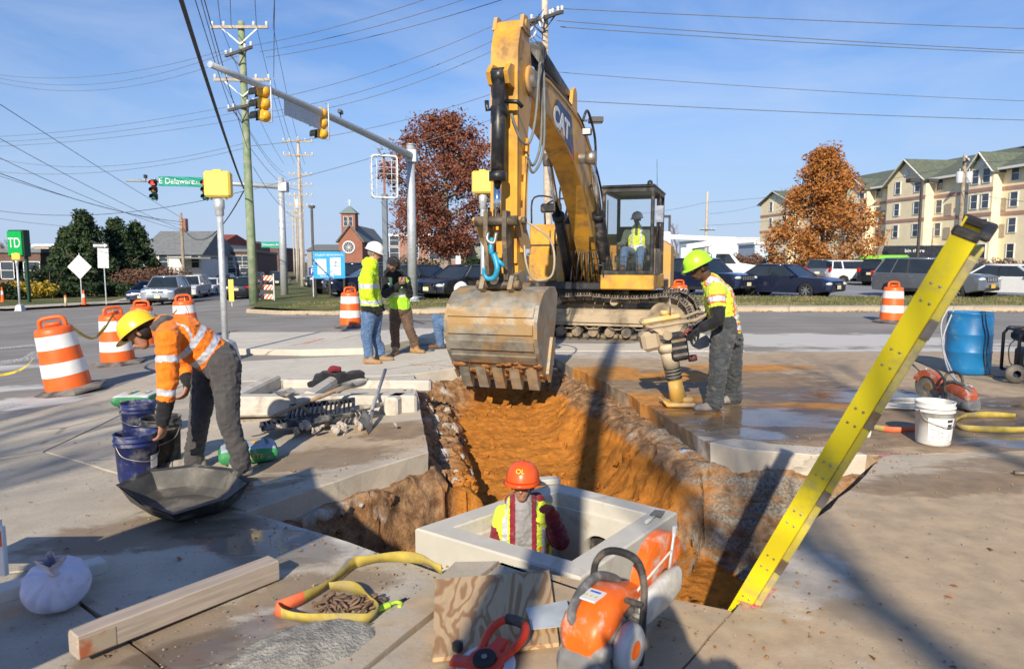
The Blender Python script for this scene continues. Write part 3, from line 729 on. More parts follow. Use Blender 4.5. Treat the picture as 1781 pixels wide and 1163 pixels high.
for (a, b, s) in (((384, 45, 33), (494, 285, 58), .6), ((446, 46, 33), (512, 285, 58), .6), ((475, 46, 33), (530, 285, 58), .6), ((386, 138, 33), (492, 300, 58), .6), ((476, 138, 33), (528, 300, 58), .6), ((412, 190, 33), (500, 310, 58), .6), ((430, 250, 33), (520, 330, 58), .6), ((440, 290, 33), (522, 380, 58), .6)):
    wire(a, b, s, .012, 'overhead wire following the street beyond the green pole')
wire((424, 328, 32), (296, -60, 9), .15, .035, 'thick black cable sagging down to the green pole', WIREM)
wire((424, 332, 32), (318, 396, 62), 1.6, .03, 'black cable from the green pole to the short brown pole', WIREM)
for (a, b, s) in (((318, 392, 62), (-80, 280, 40), .3), ((318, 386, 62), (-80, 270, 36), .6), ((318, 380, 62), (-80, 130, 24), .1), ((318, 400, 62), (-80, 196, 28), .3), ((318, 402, 62), (-80, 236, 30), .4), ((240, 396, 70), (-80, 366, 60), .5), ((434, 330, 33), (-80, 352, 45), 1.0)):
    wire(a, b, s, .022 if s == .6 else .014, 'dark service wire coming in to the short brown pole', WIREM)
for (a, b, s) in (((1228, 352, 95), (1660, 290, 62), .5), ((1228, 372, 95), (1326, 355, 110), .3), ((1228, 392, 95), (1660, 330, 62), .6), ((1670, 281, 62), (1880, 262, 50), .3), ((1670, 330, 62), (1880, 352, 50), .4), ((1228, 352, 95), (1100, 372, 130), .3)):
    wire(a, b, s, .02, 'faint wire strung in front of the apartments')

SIGY = mat('signal_yellow', (.80, .42, .03), .45, 0, .08, 5, .05)
PEDY = mat('signal_pale_yellow', (.85, .60, .10), .45, 0, .08, 5, .05)
SIGG = mat('sign_green', (.0, .28, .19), .4, 0, .06, 5, 0)
DARK = mat('dark_visor', (.012, .012, .012), .6, 0, .2, 8, 0)
REDL = emis('red_lamp', (1.0, .05, .03), 2.2)
AMB = mat('amber_lens', (.35, .16, .02), .3, 0, .1, 9, 0); GRNL = mat('green_lens', (.01, .22, .13), .3, 0, .1, 9, 0)
def text(name, s, size, parent, mt, M, th=.002, cx=True, scx=1.0, bold=0.0):
    c = bpy.data.curves.new(name, 'FONT'); c.body = s; c.size = size; c.offset = bold; c.extrude = th; c.align_x = 'CENTER' if cx else 'LEFT'; c.align_y = 'CENTER'
    o = bpy.data.objects.new(name, c); COL.objects.link(o)
    dg = bpy.context.evaluated_depsgraph_get(); me = bpy.data.meshes.new_from_object(o.evaluated_get(dg)); bpy.data.objects.remove(o); bpy.data.curves.remove(c)
    me.materials.clear(); me.materials.append(mt); me.transform(Matrix.Diagonal((scx, 1, 1, 1))); me.transform(M)
    return link(name, me, parent)
UPR = mrot('X', PI / 2)    # text facing -Y
def signal(label, loc, rz, body, lit=None, h=1.05):
    """three-section signal head facing local -Y"""
    o = thing('traffic_signal', label, 'traffic light', loc, rz, 'traffic signals on the mast arms')
    s = h / 3; m = MB()
    for k in range(3):
        z = -h / 2 + s * (k + .5); m.box((0, .02, z), (.34, .2, s * .97), None, .05)
        m.ell((0, .12, z), (.15, .09, s * .42), 12, 6)
    m.build('housing', body, o)
    for k, c in enumerate((GRNL, AMB, REDL if lit else mat('red_lens', (.30, .02, .02), .3))):
        z = -h / 2 + s * (k + .5); m = MB(); m.lathe([(.0, .04), (.09, .02), (.135, 0)], 14, mtr(0, -.085, z) @ mrot('X', PI / 2)); m.build('lens', c, o)
        m = MB(); m.tube([(.15 * math.cos(a), -.085, z + .15 * math.sin(a)) for a in [R(-30) + R(240) * i / 10 for i in range(11)]], .006, 4)
        vs = []; N = 12
        for i in range(N + 1):
            a = R(-30) + R(240) * i / N; vs += [(.15 * math.cos(a), -.08, z + .15 * math.sin(a)), (.145 * math.cos(a), -.33, z + .145 * math.sin(a) - .02)]
        m.add(vs, [(2 * i, 2 * i + 1, 2 * i + 3, 2 * i + 2) for i in range(N)], 0, True); m.build('visor', DARK, o, fix=False)
    m = MB(); m.tube([(.0, .16, -h / 2 - .03), (.0, .26, -h / 2 - .03), (.0, .26, h / 2 + .12), (0, .16, h / 2 + .12)], .02, 6); m.build('bracket', GALV, o)
    return o
# mast arm with two yellow heads
mp = at(718, 524, 28); mp.z = T(mp.x) + .1; top = at(714, 253, 28); aj = at(716, 272, 28); ae = at(365, 112, 16.8)
o = thing('mast_arm', 'long galvanised mast arm on steel pole carrying two yellow signals', 'signal pole', mp)
m = MB(); m.cyl((0, 0, 0), (0, 0, top.z - mp.z), .20, .15, 20); m.build('pole', GALV, o)
m = MB(); m.cyl((0, 0, top.z - mp.z), (0, 0, top.z - mp.z + .05), .17, .16, 20); m.build('cap', GALV, o)
m = MB(); m.box((0, 0, .05), (.6, .6, .1), None, .02); m.cyl((0, 0, .1), (0, 0, .25), .28, .22, 20); m.build('base_plate', GALV, o)
m = MB(); a0 = aj - mp; a1 = ae - mp; m.tube([a0.lerp(a1, t) + V(0, 0, .25 * 4 * t * (1 - t) * .3) for t in [i / 12 for i in range(13)]], [.145 - .07 * i / 12 for i in range(13)], 14); arm = m.build('arm', GALV, o)
m = MB(); m.box((a0.x, a0.y, a0.z), (.42, .42, .5), None, .03); m.build('clamp', GALV, o)
def onarm(px):
    best = min((abs((at(px, 200, 10).x / 10) - ((aj.lerp(ae, t)).x / (aj.lerp(ae, t)).y)), t) for t in [i / 400 for i in range(401)]); return aj.lerp(ae, best[1]) + V(0, 0, .075 * 4 * best[1] * (1 - best[1]))
ang = math.atan2((aj - ae).y, (aj - ae).x)
for px, lab in ((462, 'yellow three-section signal near the tip of the long mast arm'), (562, 'yellow three-section signal hanging midway on the long mast arm')):
    q = onarm(px); signal(lab, q - V(.06, 0, .42 if px < 500 else .30), ang + PI, SIGY, None, .92)
q = onarm(530); d = (aj - ae).normalized(); m = MB(); m.bar(q - d * 1.0 - V(0, 0, .30), q + d * 1.0 - V(0, 0, .30), .03, .42); s_ = m.build('street_sign', GALV, None, 'grey back of a street name blade under the mast arm', 'sign')
m = MB()
for k in (-.7, .7): m.bar(q + d * k - V(0, 0, .36), q + d * k, .03, .03)
m.build('hanger', GALV, s_)
q = onarm(592); m = MB(); m.box((0, 0, .30), (.12, .3, .12), mtr(q), .02); m.cyl(q, q + V(0, 0, .26), .02, .02, 6); m.build('traffic_camera', BLK, None, 'small black detection camera on top of the mast arm', 'camera')
# second mast arm, left
mp2 = at(495, 517, 40); mp2.z = T(mp2.x) + .05; t2 = at(493, 309, 40); j2 = at(493, 325, 40); e2 = at(219, 314, 40)
o = thing('mast_arm', 'galvanised mast arm over the left street carrying red signals and street sign', 'signal pole', mp2)
m = MB(); m.cyl((0, 0, 0), (0, 0, t2.z - mp2.z), .22, .17, 18); m.build('pole', GALV, o)
m = MB(); m.tube([j2 - mp2, (j2 - mp2).lerp(e2 - mp2, .5) + V(0, 0, .1), e2 - mp2], [.15, .11, .07], 12); m.build('arm', GALV, o)
c = j2 - mp2; m = MB(); m.box((c.x, c.y, c.z), (.5, .5, .55), None, .03); m.build('clamp', GALV, o)
m = MB(); m.box((0, 0, .05), (.6, .6, .12), None, .02); m.build('base_plate', GALV, o)
for px, lab in ((268, 'black signal showing red at the tip of the left mast arm'), (357, 'black signal showing red right of the E Delaware sign')):
    q = at(px, 330, 39.8); signal(lab, q, 0, DARK, True, 1.15)
q = at(314.5, 316, 39.7); sg = MB(); sg.box((0, 0, 0), (2.5, .03, .54), None, .01); sg = sg.build('street_sign', SIGG, None, 'green E Delaware Ave street sign on the left mast arm', 'sign'); sg.location = q; sg.rotation_euler = (0, R(1.5), 0)
text('lettering', 'E Delaware', .44, sg, WHITE, mtr(-.22, -.02, .0) @ UPR); text('small_lettering', 'Ave', .24, sg, WHITE, mtr(1.02, -.02, -.06) @ UPR)
q = at(472, 425.5, 41); sg = MB(); sg.box((0, 0, 0), (1.2, .02, .34), None, .005); sg = sg.build('street_sign', SIGG, None, 'small green Delaware Ave sign beside the mast pole', 'sign'); sg.location = q
text('lettering', 'Delaware Ave', .19, sg, WHITE, mtr(0, -.013, 0) @ UPR)
m = MB(); m.bar((.58, .02, 0), (.9, .3, 0), .03, .03); m.build('bracket', GALV, sg)
q = at(253, 307, 39.9); m = MB(); m.box((0, 0, .0), (.16, .2, .2), mtr(q), .03); m.cyl(q - V(0, 0, .25), q, .02, .02, 6); m.build('traffic_camera', BLK, None, 'small black detection camera on the left mast arm', 'camera')
# pedestrian signal posts
def ped(label, px, pbase, py0, py1, Y, w, rz=0.0, base=True, wide=1.0):
    b = at(px, pbase, Y); b.z = T(b.x); o = thing('pedestrian_signal', label, 'signal', b, 0)
    z0 = at(px, py1, Y).z - b.z; z1 = at(px, py0, Y).z - b.z
    m = MB(); m.cyl((0, 0, .0), (0, 0, z0 - .02), .056, .056, 14); m.build('post', GALV, o)
    m = MB(); m.lathe([(.056, z0 - .32), (.075, z0 - .30), (.075, z0 - .2), (.09, z0 - .18), (.09, z0 - .03), (.05, z0)], 14); m.build('collar', GALV, o)
    if base:
        m = MB(); rg = lambda s, z: [V(s, s, z), V(-s, s, z), V(-s, -s, z), V(s, -s, z)]
        m.loft([rg(.20, 0), rg(.19, .05), rg(.14, .32), rg(.075, .38)], True, 0, False); m.build('pedestal', GALV, o)
    m = MB(); M = mrot('Z', rz); hh = z1 - z0; m.box((0, 0, z0 + hh * .5), (w, w * .55, hh * .94), M, .035); m.box((0, -.02, z1 - .01), (w * .35, w * .3, .05), M, .015)
    hd = m.build('housing', PEDY, o)
    m = MB(); m.box((0, w * .29, z0 + hh * .5), (w * .85, .02, hh * .8), M); m.build('lens_panel', DARK, hd)
    m = MB()
    for s in (-1, 1): m.cyl((s * w * .3, 0, z0 + hh * .03), (s * w * .3, 0, z0 - .03), .02, .02, 8)
    m.build('mount_lug', PEDY, hd)
    return o
ped('galvanised post with yellow pedestrian signal box, pyramid base on the pale slab', 393, 620, 297, 345, 12.6, .45, .15)
ped('galvanised post with yellow pedestrian signal box behind the bucket', 841, 580, 297, 338, 15, .45, -.1)
ped('far pedestrian post with small yellow signal beside the bank sign', 35, 535, 440, 453, 39.5, .42, .5)
# pushbutton housing on the near post seen from the side
q = at(402, 512, 30); 
# pole sign frame
q = at(672, 505, 33); q.z = T(q.x) + .1; o = thing('pole_sign', 'tall post with an empty rounded sign frame showing bare ribs', 'sign', q)
z0 = at(672, 345, 33).z - q.z; z1 = at(672, 270, 33).z - q.z
GREYP = mat('sign_post_grey', (.13, .16, .19), .5, .2, .1, 5, 0)
m = MB(); m.box((0, 0, z0 / 2 + .1), (.24, .24, z0 + .2), None, .02); m.build('post', GREYP, o)
hw = .62; M = mrot('Z', R(20)); pts = []
for (cx, cz, a) in ((hw - .15, z1 - .15, 0), (-hw + .15, z1 - .15, 90), (-hw + .15, z0 + .15, 180), (hw - .15, z0 + .15, 270)):
    pts += [M @ V(cx + .15 * math.cos(R(a + k * 22.5)), 0, cz + .15 * math.sin(R(a + k * 22.5))) for k in range(5)]
rings = []
for i, p in enumerate(pts):
    c = V(0, 0, (z0 + z1) / 2); d = (p - c).normalized(); n_ = M @ V(0, 1, 0)
    rings.append([p + n_ * .16, p + n_ * -.16, p - d * .07 - n_ * .16, p - d * .07 + n_ * .16])
m = MB(); m.loft(rings, False, 0, False, True); m.build('frame', WHITE, o)
m = MB()
for k in range(6):
    z = z0 + (z1 - z0) * (k + .8) / 6.6; m.bar(M @ V(-hw + .03, 0, z), M @ V(hw - .03, 0, z), .03, .03)
for x in (-.35, .35): m.bar(M @ V(x, 0, z0 + .05), M @ V(x, 0, z1 - .05), .02, .02)
m.build('rib', GALV, o)
m = MB(); m.bar(M @ V(0, 0, z0), M @ V(0, 0, z1), .09, .06); m.build('mast', mat('rust', (.28, .10, .05), .8), o)
# lamp posts
def lamp(label, px, Y, ph, heads, dark=True, zb=.05):
    q = at(px, 460, Y); q.z = zb; h = at(px, ph, Y).z - zb; o = thing('lamp_post', label, 'lamp post', q)
    LM = mat('bronze_paint', (.07, .06, .055), .5, .1, .1, 5, 0)
    m = MB(); m.box((0, 0, h / 2), (.16, .16, h), None, .01); m.build('pole', LM, o)
    m = MB(); m.cyl((0, 0, 0), (0, 0, .6), .28, .28, 14); m.build('base', C_KERB, o)
    for (dx, dy, w) in heads:
        m = MB(); m.bar((0, 0, h - .12), (dx * .5, dy * .5, h - .12), .08, .08); m.build('arm', LM, o)
        m = MB(); a = math.atan2(dy, dx); Mz = mtr(dx, dy, h - .1) @ mrot('Z', a); m.box((0, 0, 0), (w, w * .75, w * .36), Mz, .02); hd = m.build('lamp_head', LM, o)
        m = MB(); m.box((0, 0, -w * .19), (w * .7, w * .5, .03), Mz); m.build('lens', PORC, hd)
    return o
lamp('bronze lamp post with two box heads before the apartments', 1595, 52, 312, [(.75, .1, .75), (-.75, -.1, .75)])
lamp('bronze lamp post with a box head poking out right of the boom', 1005, 31, 205, [(.72, .0, .62)])
lamp('slim dark lamp post with a square head left of the church', 545, 52, 357, [(.0, .05, .5)], zb=-.3)
lamp('bronze lamp post behind the cab', 1163, 56, 374, [(-.3, .0, .5)])
lamp('slim lamp post in front of the brick school', 797, 62, 392, [(.0, .1, .6)], zb=-.1)

# ---------------------------------------------------------------- buildings
BRK = {}
def brickmat(name, a, b, sc=1.0):
    t = NT(name); o = t.obj(); k = t.n('ShaderNodeTexBrick'); t.l(t.mapv(o, (1, 1, 1), (PI / 2, 0, 0)), k.inputs['Vector']); k.inputs['Scale'].default_value = 4 * sc
    t.put(k.inputs['Color1'], a); t.put(k.inputs['Color2'], b); t.put(k.inputs['Mortar'], (.42, .37, .32)); k.inputs['Mortar Size'].default_value = .012
    c = t.mix(t.rng(t.noise(o, .6, 6), .3, .7, 0, .4), k.outputs[0], mul(a, .6)); t.bump(k.outputs[1], .3, .01); return t.fin(c, .9)
BRICK = brickmat('red_brick', (.33, .11, .06), (.26, .085, .05)); BRICKP = brickmat('pink_brick', (.38, .20, .15), (.31, .16, .12)); BRICKD = brickmat('dark_brick', (.13, .055, .04), (.10, .045, .035))
ROOFG = mat('green_shingle', (.115, .135, .095), .9, 0, .2, 2, .4, 12, .02); ROOFD = mat('grey_shingle', (.17, .18, .18), .9, 0, .15, 2, .4, 12, .02)
SIDING = mat('yellow_siding', (.86, .74, .50), .8, 0, .05, 1, .15, 12, .01); SIDE2 = mat('pink_band', (.42, .24, .19), .8, 0, .08, 1, .1)
WFR = mat('window_white', (.72, .72, .70), .5, 0, .05, 4, 0); WGL = glassmat('window_glass', (.05, .065, .085), .05)
def window(parent, c, w, h, M, name='window', bars=True, fr=WFR, d=.05):
    """window with frame, pane and meeting rail, set in local XZ facing -Y"""
    f = .07 if h > .8 else .04; mm = MB(); M = M @ mtr(c)
    for s in (-1, 1):
        mm.box((s * (w / 2 - f / 2), -d / 2, 0), (f, d + .06, h), M); mm.box((0, -d / 2 - .004, s * (h / 2 - f / 2)), (w + .03, d + .06, f), M)
    if bars: mm.box((0, -.03, 0), (w, .05, .05), M)
    o = mm.build(name, fr, parent); mm = MB(); mm.box((0, .0, 0), (w - f, .03, h - f), M); mm.build('pane', WGL, o); return o
def hwall(o, pts2, h, mt, name='wall', z0=-1.5):
    m = MB(); n = len(pts2); m.add([(x, y, z0) for x, y in pts2] + [(x, y, h) for x, y in pts2], [tuple(range(n))[::-1], tuple(range(n, 2 * n))] + [(k, (k + 1) % n, n + (k + 1) % n, n + k) for k in range(n)]); return m.build(name, mt, o)
# apartment house: local X runs along the facade away from the near end, -Y faces the car park
a_near = V(56.5, 68, 0); a_far = V(46.2, 127, 0); adir = (a_far - a_near); AL = adir.length + 1; arz = math.atan2(adir.y, adir.x)
ap = thing('apartment_building', 'four-storey cream apartment house with green gabled roofs and pink bands', 'building', a_near, arz + PI)
# after the turn by 180 degrees local -X runs along the facade, local +Y... keep facade on local -Y
ap.rotation_euler = (0, 0, arz); ap.scale = (1, 1, .955)   # facade normal = local +Y
EH = 12.4
m = MB(); m.box((AL / 2 - 8, -8, EH / 2 - .5), (AL + 16, 16, EH + 1)); m.build('wall', SIDING, ap)
m = MB(); rp = [(.9, EH - .15), (.9, EH + .1), (-8, EH + 3.8), (-16.9, EH + .1), (-16.9, EH - .15)]
m.add([(-16.8, y, z) for y, z in rp] + [(AL + .8, y, z) for y, z in rp], [(0, 1, 2, 3, 4), (9, 8, 7, 6, 5)] + [(k, 5 + k, 5 + (k + 1) % 5, (k + 1) % 5) for k in range(5)]); m.build('roof', ROOFG, ap)
m = MB(); m.box((AL / 2 - 8, .95, EH - .03), (AL + 16.4, .12, .28)); m.build('gutter', WFR, ap)
for z in (7.25, 10.15):
    m = MB(); m.box((AL / 2 - 8, .03, z), (AL + 16.05, .08, .42)); m.build('band', SIDE2, ap)
iA = ap.rotation_euler.to_matrix().to_4x4().inverted() @ mtr(-a_near)
def upx(px, off=0.0):
    """distance along the facade at which a picture column meets it"""
    d = ray(px, 400); nrm = V(-math.sin(arz), math.cos(arz), 0); p0 = a_near + nrm * off
    t = (p0.dot(nrm)) / (d.x * nrm.x + d.y * nrm.y); q = V(d.x, d.y, 0) * t; return (q - a_near).dot(V(math.cos(arz), math.sin(arz), 0))
FM = mrot('Z', PI)     # facing local +Y
ROWS = (2.9, 5.85, 8.8, 11.75)
gables = [(1322, 1372, 1.2, 1.9), (1470, 1505, 1.2, 1.5), (1540, 1606, 1.2, 2.9), (1680, 1722, 1.2, 2.0)]
for (p0, p1, off, rise) in gables:
    u1, u0 = upx(p0, off), upx(p1, off); uc = (u0 + u1) / 2; w = abs(u1 - u0)
    g = hwall(ap, [(u0, -1), (u0, off), (u1, off), (u1, -1)] if u0 < u1 else [(u1, -1), (u1, off), (u0, off), (u0, -1)], EH, SIDING, 'bay')
    m = MB(); a, b = min(u0, u1), max(u0, u1); m.add([(a, off, EH), (b, off, EH), (uc, off, EH + rise), (a, -6, EH), (b, -6, EH), (uc, -6, EH + rise)], [(0, 1, 2), (3, 5, 4), (0, 2, 5, 3), (1, 4, 5, 2)]); m.build('gable', SIDING, g)
    m = MB(); e = .35
    for (ua, ub) in ((a - e, uc), (b + e, uc)):
        k = rise / (uc - a); za = EH - e * k
        m.add([(ua, off + .5, za), (ub, off + .5, EH + rise), (ub, -6, EH + rise), (ua, -6, za), (ua, off + .5, za + .22), (ub, off + .5, EH + rise + .22), (ub, -6, EH + rise + .22), (ua, -6, za + .22)], [(0, 1, 2, 3), (4, 5, 6, 7), (0, 1, 5, 4), (0, 3, 7, 4)])
    m.build('gable_roof', ROOFG, g)
    m = MB()
    for (ua, ub) in ((a - e, uc), (b + e, uc)): m.bar((ua, off + .52, EH - e * k + .08), (ub, off + .52, EH + rise + .1), .06, .3, up=(0, 1, 0))
    m.build('barge_board', WFR, g)
    m = MB(); m.cyl((uc, off + .02, EH + rise * .40), (uc, off + .1, EH + rise * .40), .42, .42, 14); m.build('gable_vent', WFR, g)
    for z in (7.25, 10.15):
        m = MB(); m.box((uc, off + .03, z), (w + .06, .08, .42)); m.build('band', SIDE2, g)
    n_ = 1 if w < 8 else 2
    cols = {1496: [1496], }.get(0, [])
for px, off in ((1340, 1.2), (1365, 1.2), (1385, 0), (1410, 0), (1440, 0), (1497, 1.2), (1525.6, 0), (1558, 1.2), (1592, 1.2), (1631, 0), (1691, 1.2), (1710.5, 1.2), (1760, 0), (1800, 0)):
    u = upx(px, off)
    for z in ROWS: window(ap, (-u, -off - .02, z), 1.05, 1.75, FM)
for px in (1533, 1648, 1741):
    u = upx(px)
    for z in (5.3, 8.3): m = MB(); m.box((u, .05, z), (1.0, .12, 1.5)); m.build('air_vent', mat('vent_tan', (.40, .33, .24), .8), ap)
for px in (1544, 1515, 1605): 
    u = upx(px); m = MB(); m.box((u, .08, EH / 2 - .3), (.12, .12, EH - .4)); m.build('downpipe', mat('pipe_grey', (.16, .16, .15), .6), ap)
m = MB(); u = upx(1727); m.box((u, -6, EH + 4.6), (.9, .9, 3.2)); m.build('chimney', mat('chimney_tan', (.42, .36, .28), .8), ap)

def house(label, px0, px1, pyt, pyb, Y, mt, roofm, depth=9, rise=0, rz=0.0, wins=(), cat='building', flat=True, name='building', pyr=None):
    """box house whose front spans px0..px1 at depth Y"""
    a = at(px0, pyb, Y); b = at(px1, pyb, Y); h = at(px0, pyt, Y).z; w = b.x - a.x; c = (a + b) / 2
    o = thing(name, label, cat, (c.x, Y, 0), rz)
    hwall(o, [(-w / 2, 0), (w / 2, 0), (w / 2, depth), (-w / 2, depth)], h, mt)
    if rise:
        m = MB(); e = .4
        m.add([(-w / 2 - e, -e, h), (w / 2 + e, -e, h), (w / 2 + e, depth + e, h), (-w / 2 - e, depth + e, h), (-w / 2 - e * .2, depth / 2, h + rise), (w / 2 + e * .2, depth / 2, h + rise)], [(0, 1, 5, 4), (2, 3, 4, 5), (1, 2, 5), (3, 0, 4), (0, 3, 2, 1)]); m.build('roof', roofm, o)
    else:
        m = MB(); m.box((0, depth / 2, h + .1), (w + .4, depth + .4, .35)); m.build('cornice', roofm, o)
    for (px, py, ww, hh) in wins:
        q = at(px, py, Y); window(o, (q.x - c.x, -.02, q.z), ww, hh, Matrix.Identity(4))
    return o
CREAM = mat('white_siding', (.70, .69, .66), .8, 0, .06, 1, .1); TAN = mat('tan_stucco', (.50, .42, .30), .85, 0, .08, 1, .1)
house('low brick bank building behind its green sign', -120, 74, 438, 500, 62, BRICKD, ROOFD, 14, 0, wins=[(20, 470, 2.4, 1.6), (48, 470, 2.4, 1.6), (-20, 470, 2.4, 1.6)])
house('pale flat roofed building behind the bank', 62, 112, 428, 470, 95, TAN, WFR, 10, 0)
hs = house('white house with a broad grey shingle roof beyond the bushes', 246, 350, 443, 480, 80, CREAM, ROOFD, 10, 2.9, wins=[(262, 455, 1.1, 1.6), (285, 455, 1.1, 1.6), (340, 455, 1.0, 1.5)])
m = MB(); m.box((-.6, 5, 6.0), (.7, .7, 1.6)); m.build('chimney', BRICK, hs)
m = MB(); m.box((3.5, -1.6, 2.0), (5, 3.2, .18)); m.build('porch_roof', ROOFD, hs)
house('white two-storey house with a red roof on the street', 348, 384, 424, 480, 96, CREAM, mat('red_roof', (.25, .06, .04), .9), 12, 1.5, wins=[(358, 436, .9, 1.4), (372, 436, .9, 1.4)])
house('brick shop building with cream trim beside the white house', 378, 412, 420, 488, 112, BRICK, mat('cream_trim', (.55, .46, .30), .8), 16, 0, wins=[(386, 436, 1, 1.6), (397, 436, 1, 1.6), (406, 436, 1, 1.6)])
house('dark brick row building along the left of the street', 394, 438, 437, 492, 88, BRICKD, ROOFD, 40, 0, .25, wins=[(402, 455, 1.1, 1.6), (414, 455, 1.1, 1.6), (428, 455, 1.1, 1.6), (402, 475, 1.4, 2.0), (428, 475, 1.6, 2.0)])
house('brick building closing the end of the street', 446, 486, 432, 470, 190, BRICKD, ROOFD, 20, 0)
ch = house('red brick church with steep gabled front and square bell turret', 590, 631, 418, 470, 150, BRICK, ROOFD, 26, 0, name='church', cat='church')
for c in list(ch.children):
    if c.name.startswith('cornice'): bpy.data.objects.remove(c)
hc = at(600, 418, 150).z; wc = at(631, 418, 150).x - at(590, 418, 150).x; hr = at(607, 393, 150).z
m = MB(); m.add([(-wc / 2, 0, hc), (wc / 2, 0, hc), (0, 0, hr), (-wc / 2, .5, hc), (wc / 2, .5, hc), (0, .5, hr)], [(0, 1, 2), (3, 5, 4), (0, 2, 5, 3), (1, 4, 5, 2)]); m.build('gable', BRICK, ch)
m = MB(); e = .5
for s in (-1, 1):
    m.add([(s * (wc / 2 + e), -e, hc - e), (0, -e, hr + .15), (0, 26, hr + .15), (s * (wc / 2 + e), 26, hc - e), (s * (wc / 2 + e), -e, hc - e + .3), (0, -e, hr + .5), (0, 26, hr + .5), (s * (wc / 2 + e), 26, hc - e + .3)], [(0, 1, 2, 3), (4, 5, 6, 7), (0, 1, 5, 4), (0, 3, 7, 4)])
m.build('roof', ROOFD, ch)
m = MB()
for s in (-1, 1): m.bar((s * (wc / 2 + .3), -.2, hc - .3), (0, -.2, hr + .2), .35, .4, up=(0, 1, 0))
m.build('barge_board', mat('dark_trim', (.10, .06, .05), .8), ch)
ts = at(607, 371, 150); tw = 1.5
cx0 = at(607, 400, 150).x - (at(590, 418, 150).x + wc / 2)
m = MB(); m.box((cx0, 1.6, (hr - 2 + ts.z) / 2), (2 * tw, 2 * tw, ts.z - hr + 2)); tu = m.build('turret', BRICK, ch)
m = MB(); m.add([(cx0 - 1.9, -.3, ts.z), (cx0 + 1.9, -.3, ts.z), (cx0 + 1.9, 3.5, ts.z), (cx0 - 1.9, 3.5, ts.z), (cx0, 1.6, ts.z + 1.8)], [(0, 1, 4), (1, 2, 4), (2, 3, 4), (3, 0, 4), (0, 3, 2, 1)]); m.build('turret_roof', mat('copper_roof', (.16, .22, .21), .8), tu)
for s in (-.5, .5): window(tu, (cx0 + s * 1.1, .08, ts.z - 1.7), .9, 2.1, Matrix.Identity(4), 'louvre', True)
m = MB(); m.box((cx0, 1.6, ts.z + 2.4), (.14, .14, 1.4)); m.box((cx0, 1.6, ts.z + 2.6), (.7, .14, .14)); m.build('cross', WHITE, tu)
m = MB(); q = at(608, 430, 150); rx = q.x - (at(590, 418, 150).x + wc / 2); m.tube([(rx + 1.25 * math.cos(a), -.1, q.z + 1.25 * math.sin(a)) for a in [2 * PI * k / 20 for k in range(20)]], .16, 6, closed=True)
for k in range(6):
    a = PI * k / 6; m.bar((rx - 1.2 * math.cos(a), -.1, q.z - 1.2 * math.sin(a)), (rx + 1.2 * math.cos(a), -.1, q.z + 1.2 * math.sin(a)), .07, .07)
rw = m.build('rose_window', WFR, ch); m = MB(); m.cyl((rx, -.04, q.z), (rx, .0, q.z), 1.2, 1.2, 20); m.build('pane', WGL, rw)
house('low grey hall left of the church', 535, 590, 436, 470, 150, mat('hall_grey', (.30, .29, .28), .85), ROOFD, 14, 1.5)
house('three-storey pale red brick school behind the red oak', 678, 812, 410, 475, 105, BRICKP, WFR, 18, 0, wins=[(686, 418, 1.5, 1.7), (756, 418, 1.5, 1.7), (790, 418, 1.5, 1.7), (686, 440, 1.5, 1.7), (756, 440, 1.7, 2), (790, 440, 1.7, 2), (720, 418, 1.5, 1.7), (720, 440, 1.5, 1.7)])
house('grey low building right of the brick school', 812, 850, 425, 470, 110, mat('green_grey', (.25, .27, .23), .85), ROOFD, 12, 1.2)
house('long white flat building on the horizon', 1232, 1330, 415, 450, 170, mat('pale_blue_white', (.62, .66, .72), .7, 0, .06, .3), WFR, 30, 0)
house('small pale blue shed beside the apartments', 1312, 1335, 424, 450, 110, mat('pale_blue', (.45, .52, .62), .7), WFR, 8, 0)
# ---------------------------------------------------------------- trees and bushes
def leafmat(name, a, b, c=None):
    t = NT(name); o = t.obj(); n = t.noise(o, 1.1, 5, .6); k = t.noise(o, 9, 3)
    col = t.mix(t.rng(n, .35, .65), a, b); col = t.mix(t.rng(k, .45, .7, 0, .7), col, c or mul(a, .5)); t.fin(col, .75, 0, .25)
    t.b.inputs['Subsurface Weight'].default_value = 0.0
    return t.mat
BARK = mat('bark', (.17, .13, .10), .9, 0, .3, 5, .6, 25, .02)
def leafcloud(m, c, r, n, ls, seedv=0):
    """n leaf quads through the outer two thirds of an ellipsoid"""
    for _ in range(n):
        d = V(random.gauss(0, 1), random.gauss(0, 1), random.gauss(0, 1)).normalized() * (random.random() ** .45)
        p = V(c[0] + d.x * r[0], c[1] + d.y * r[1], c[2] + d.z * r[2]); s = ls * random.uniform(.35, 1.5)
        u = V(random.gauss(0, 1), random.gauss(0, 1), random.gauss(0, .7)).normalized(); w = u.cross(V(random.gauss(0, 1), random.gauss(0, 1), random.gauss(0, 1))).normalized()
        m.add([p - u * s, p + w * s * .5, p + u * s, p - w * s * .5], [(0, 1, 2, 3)])
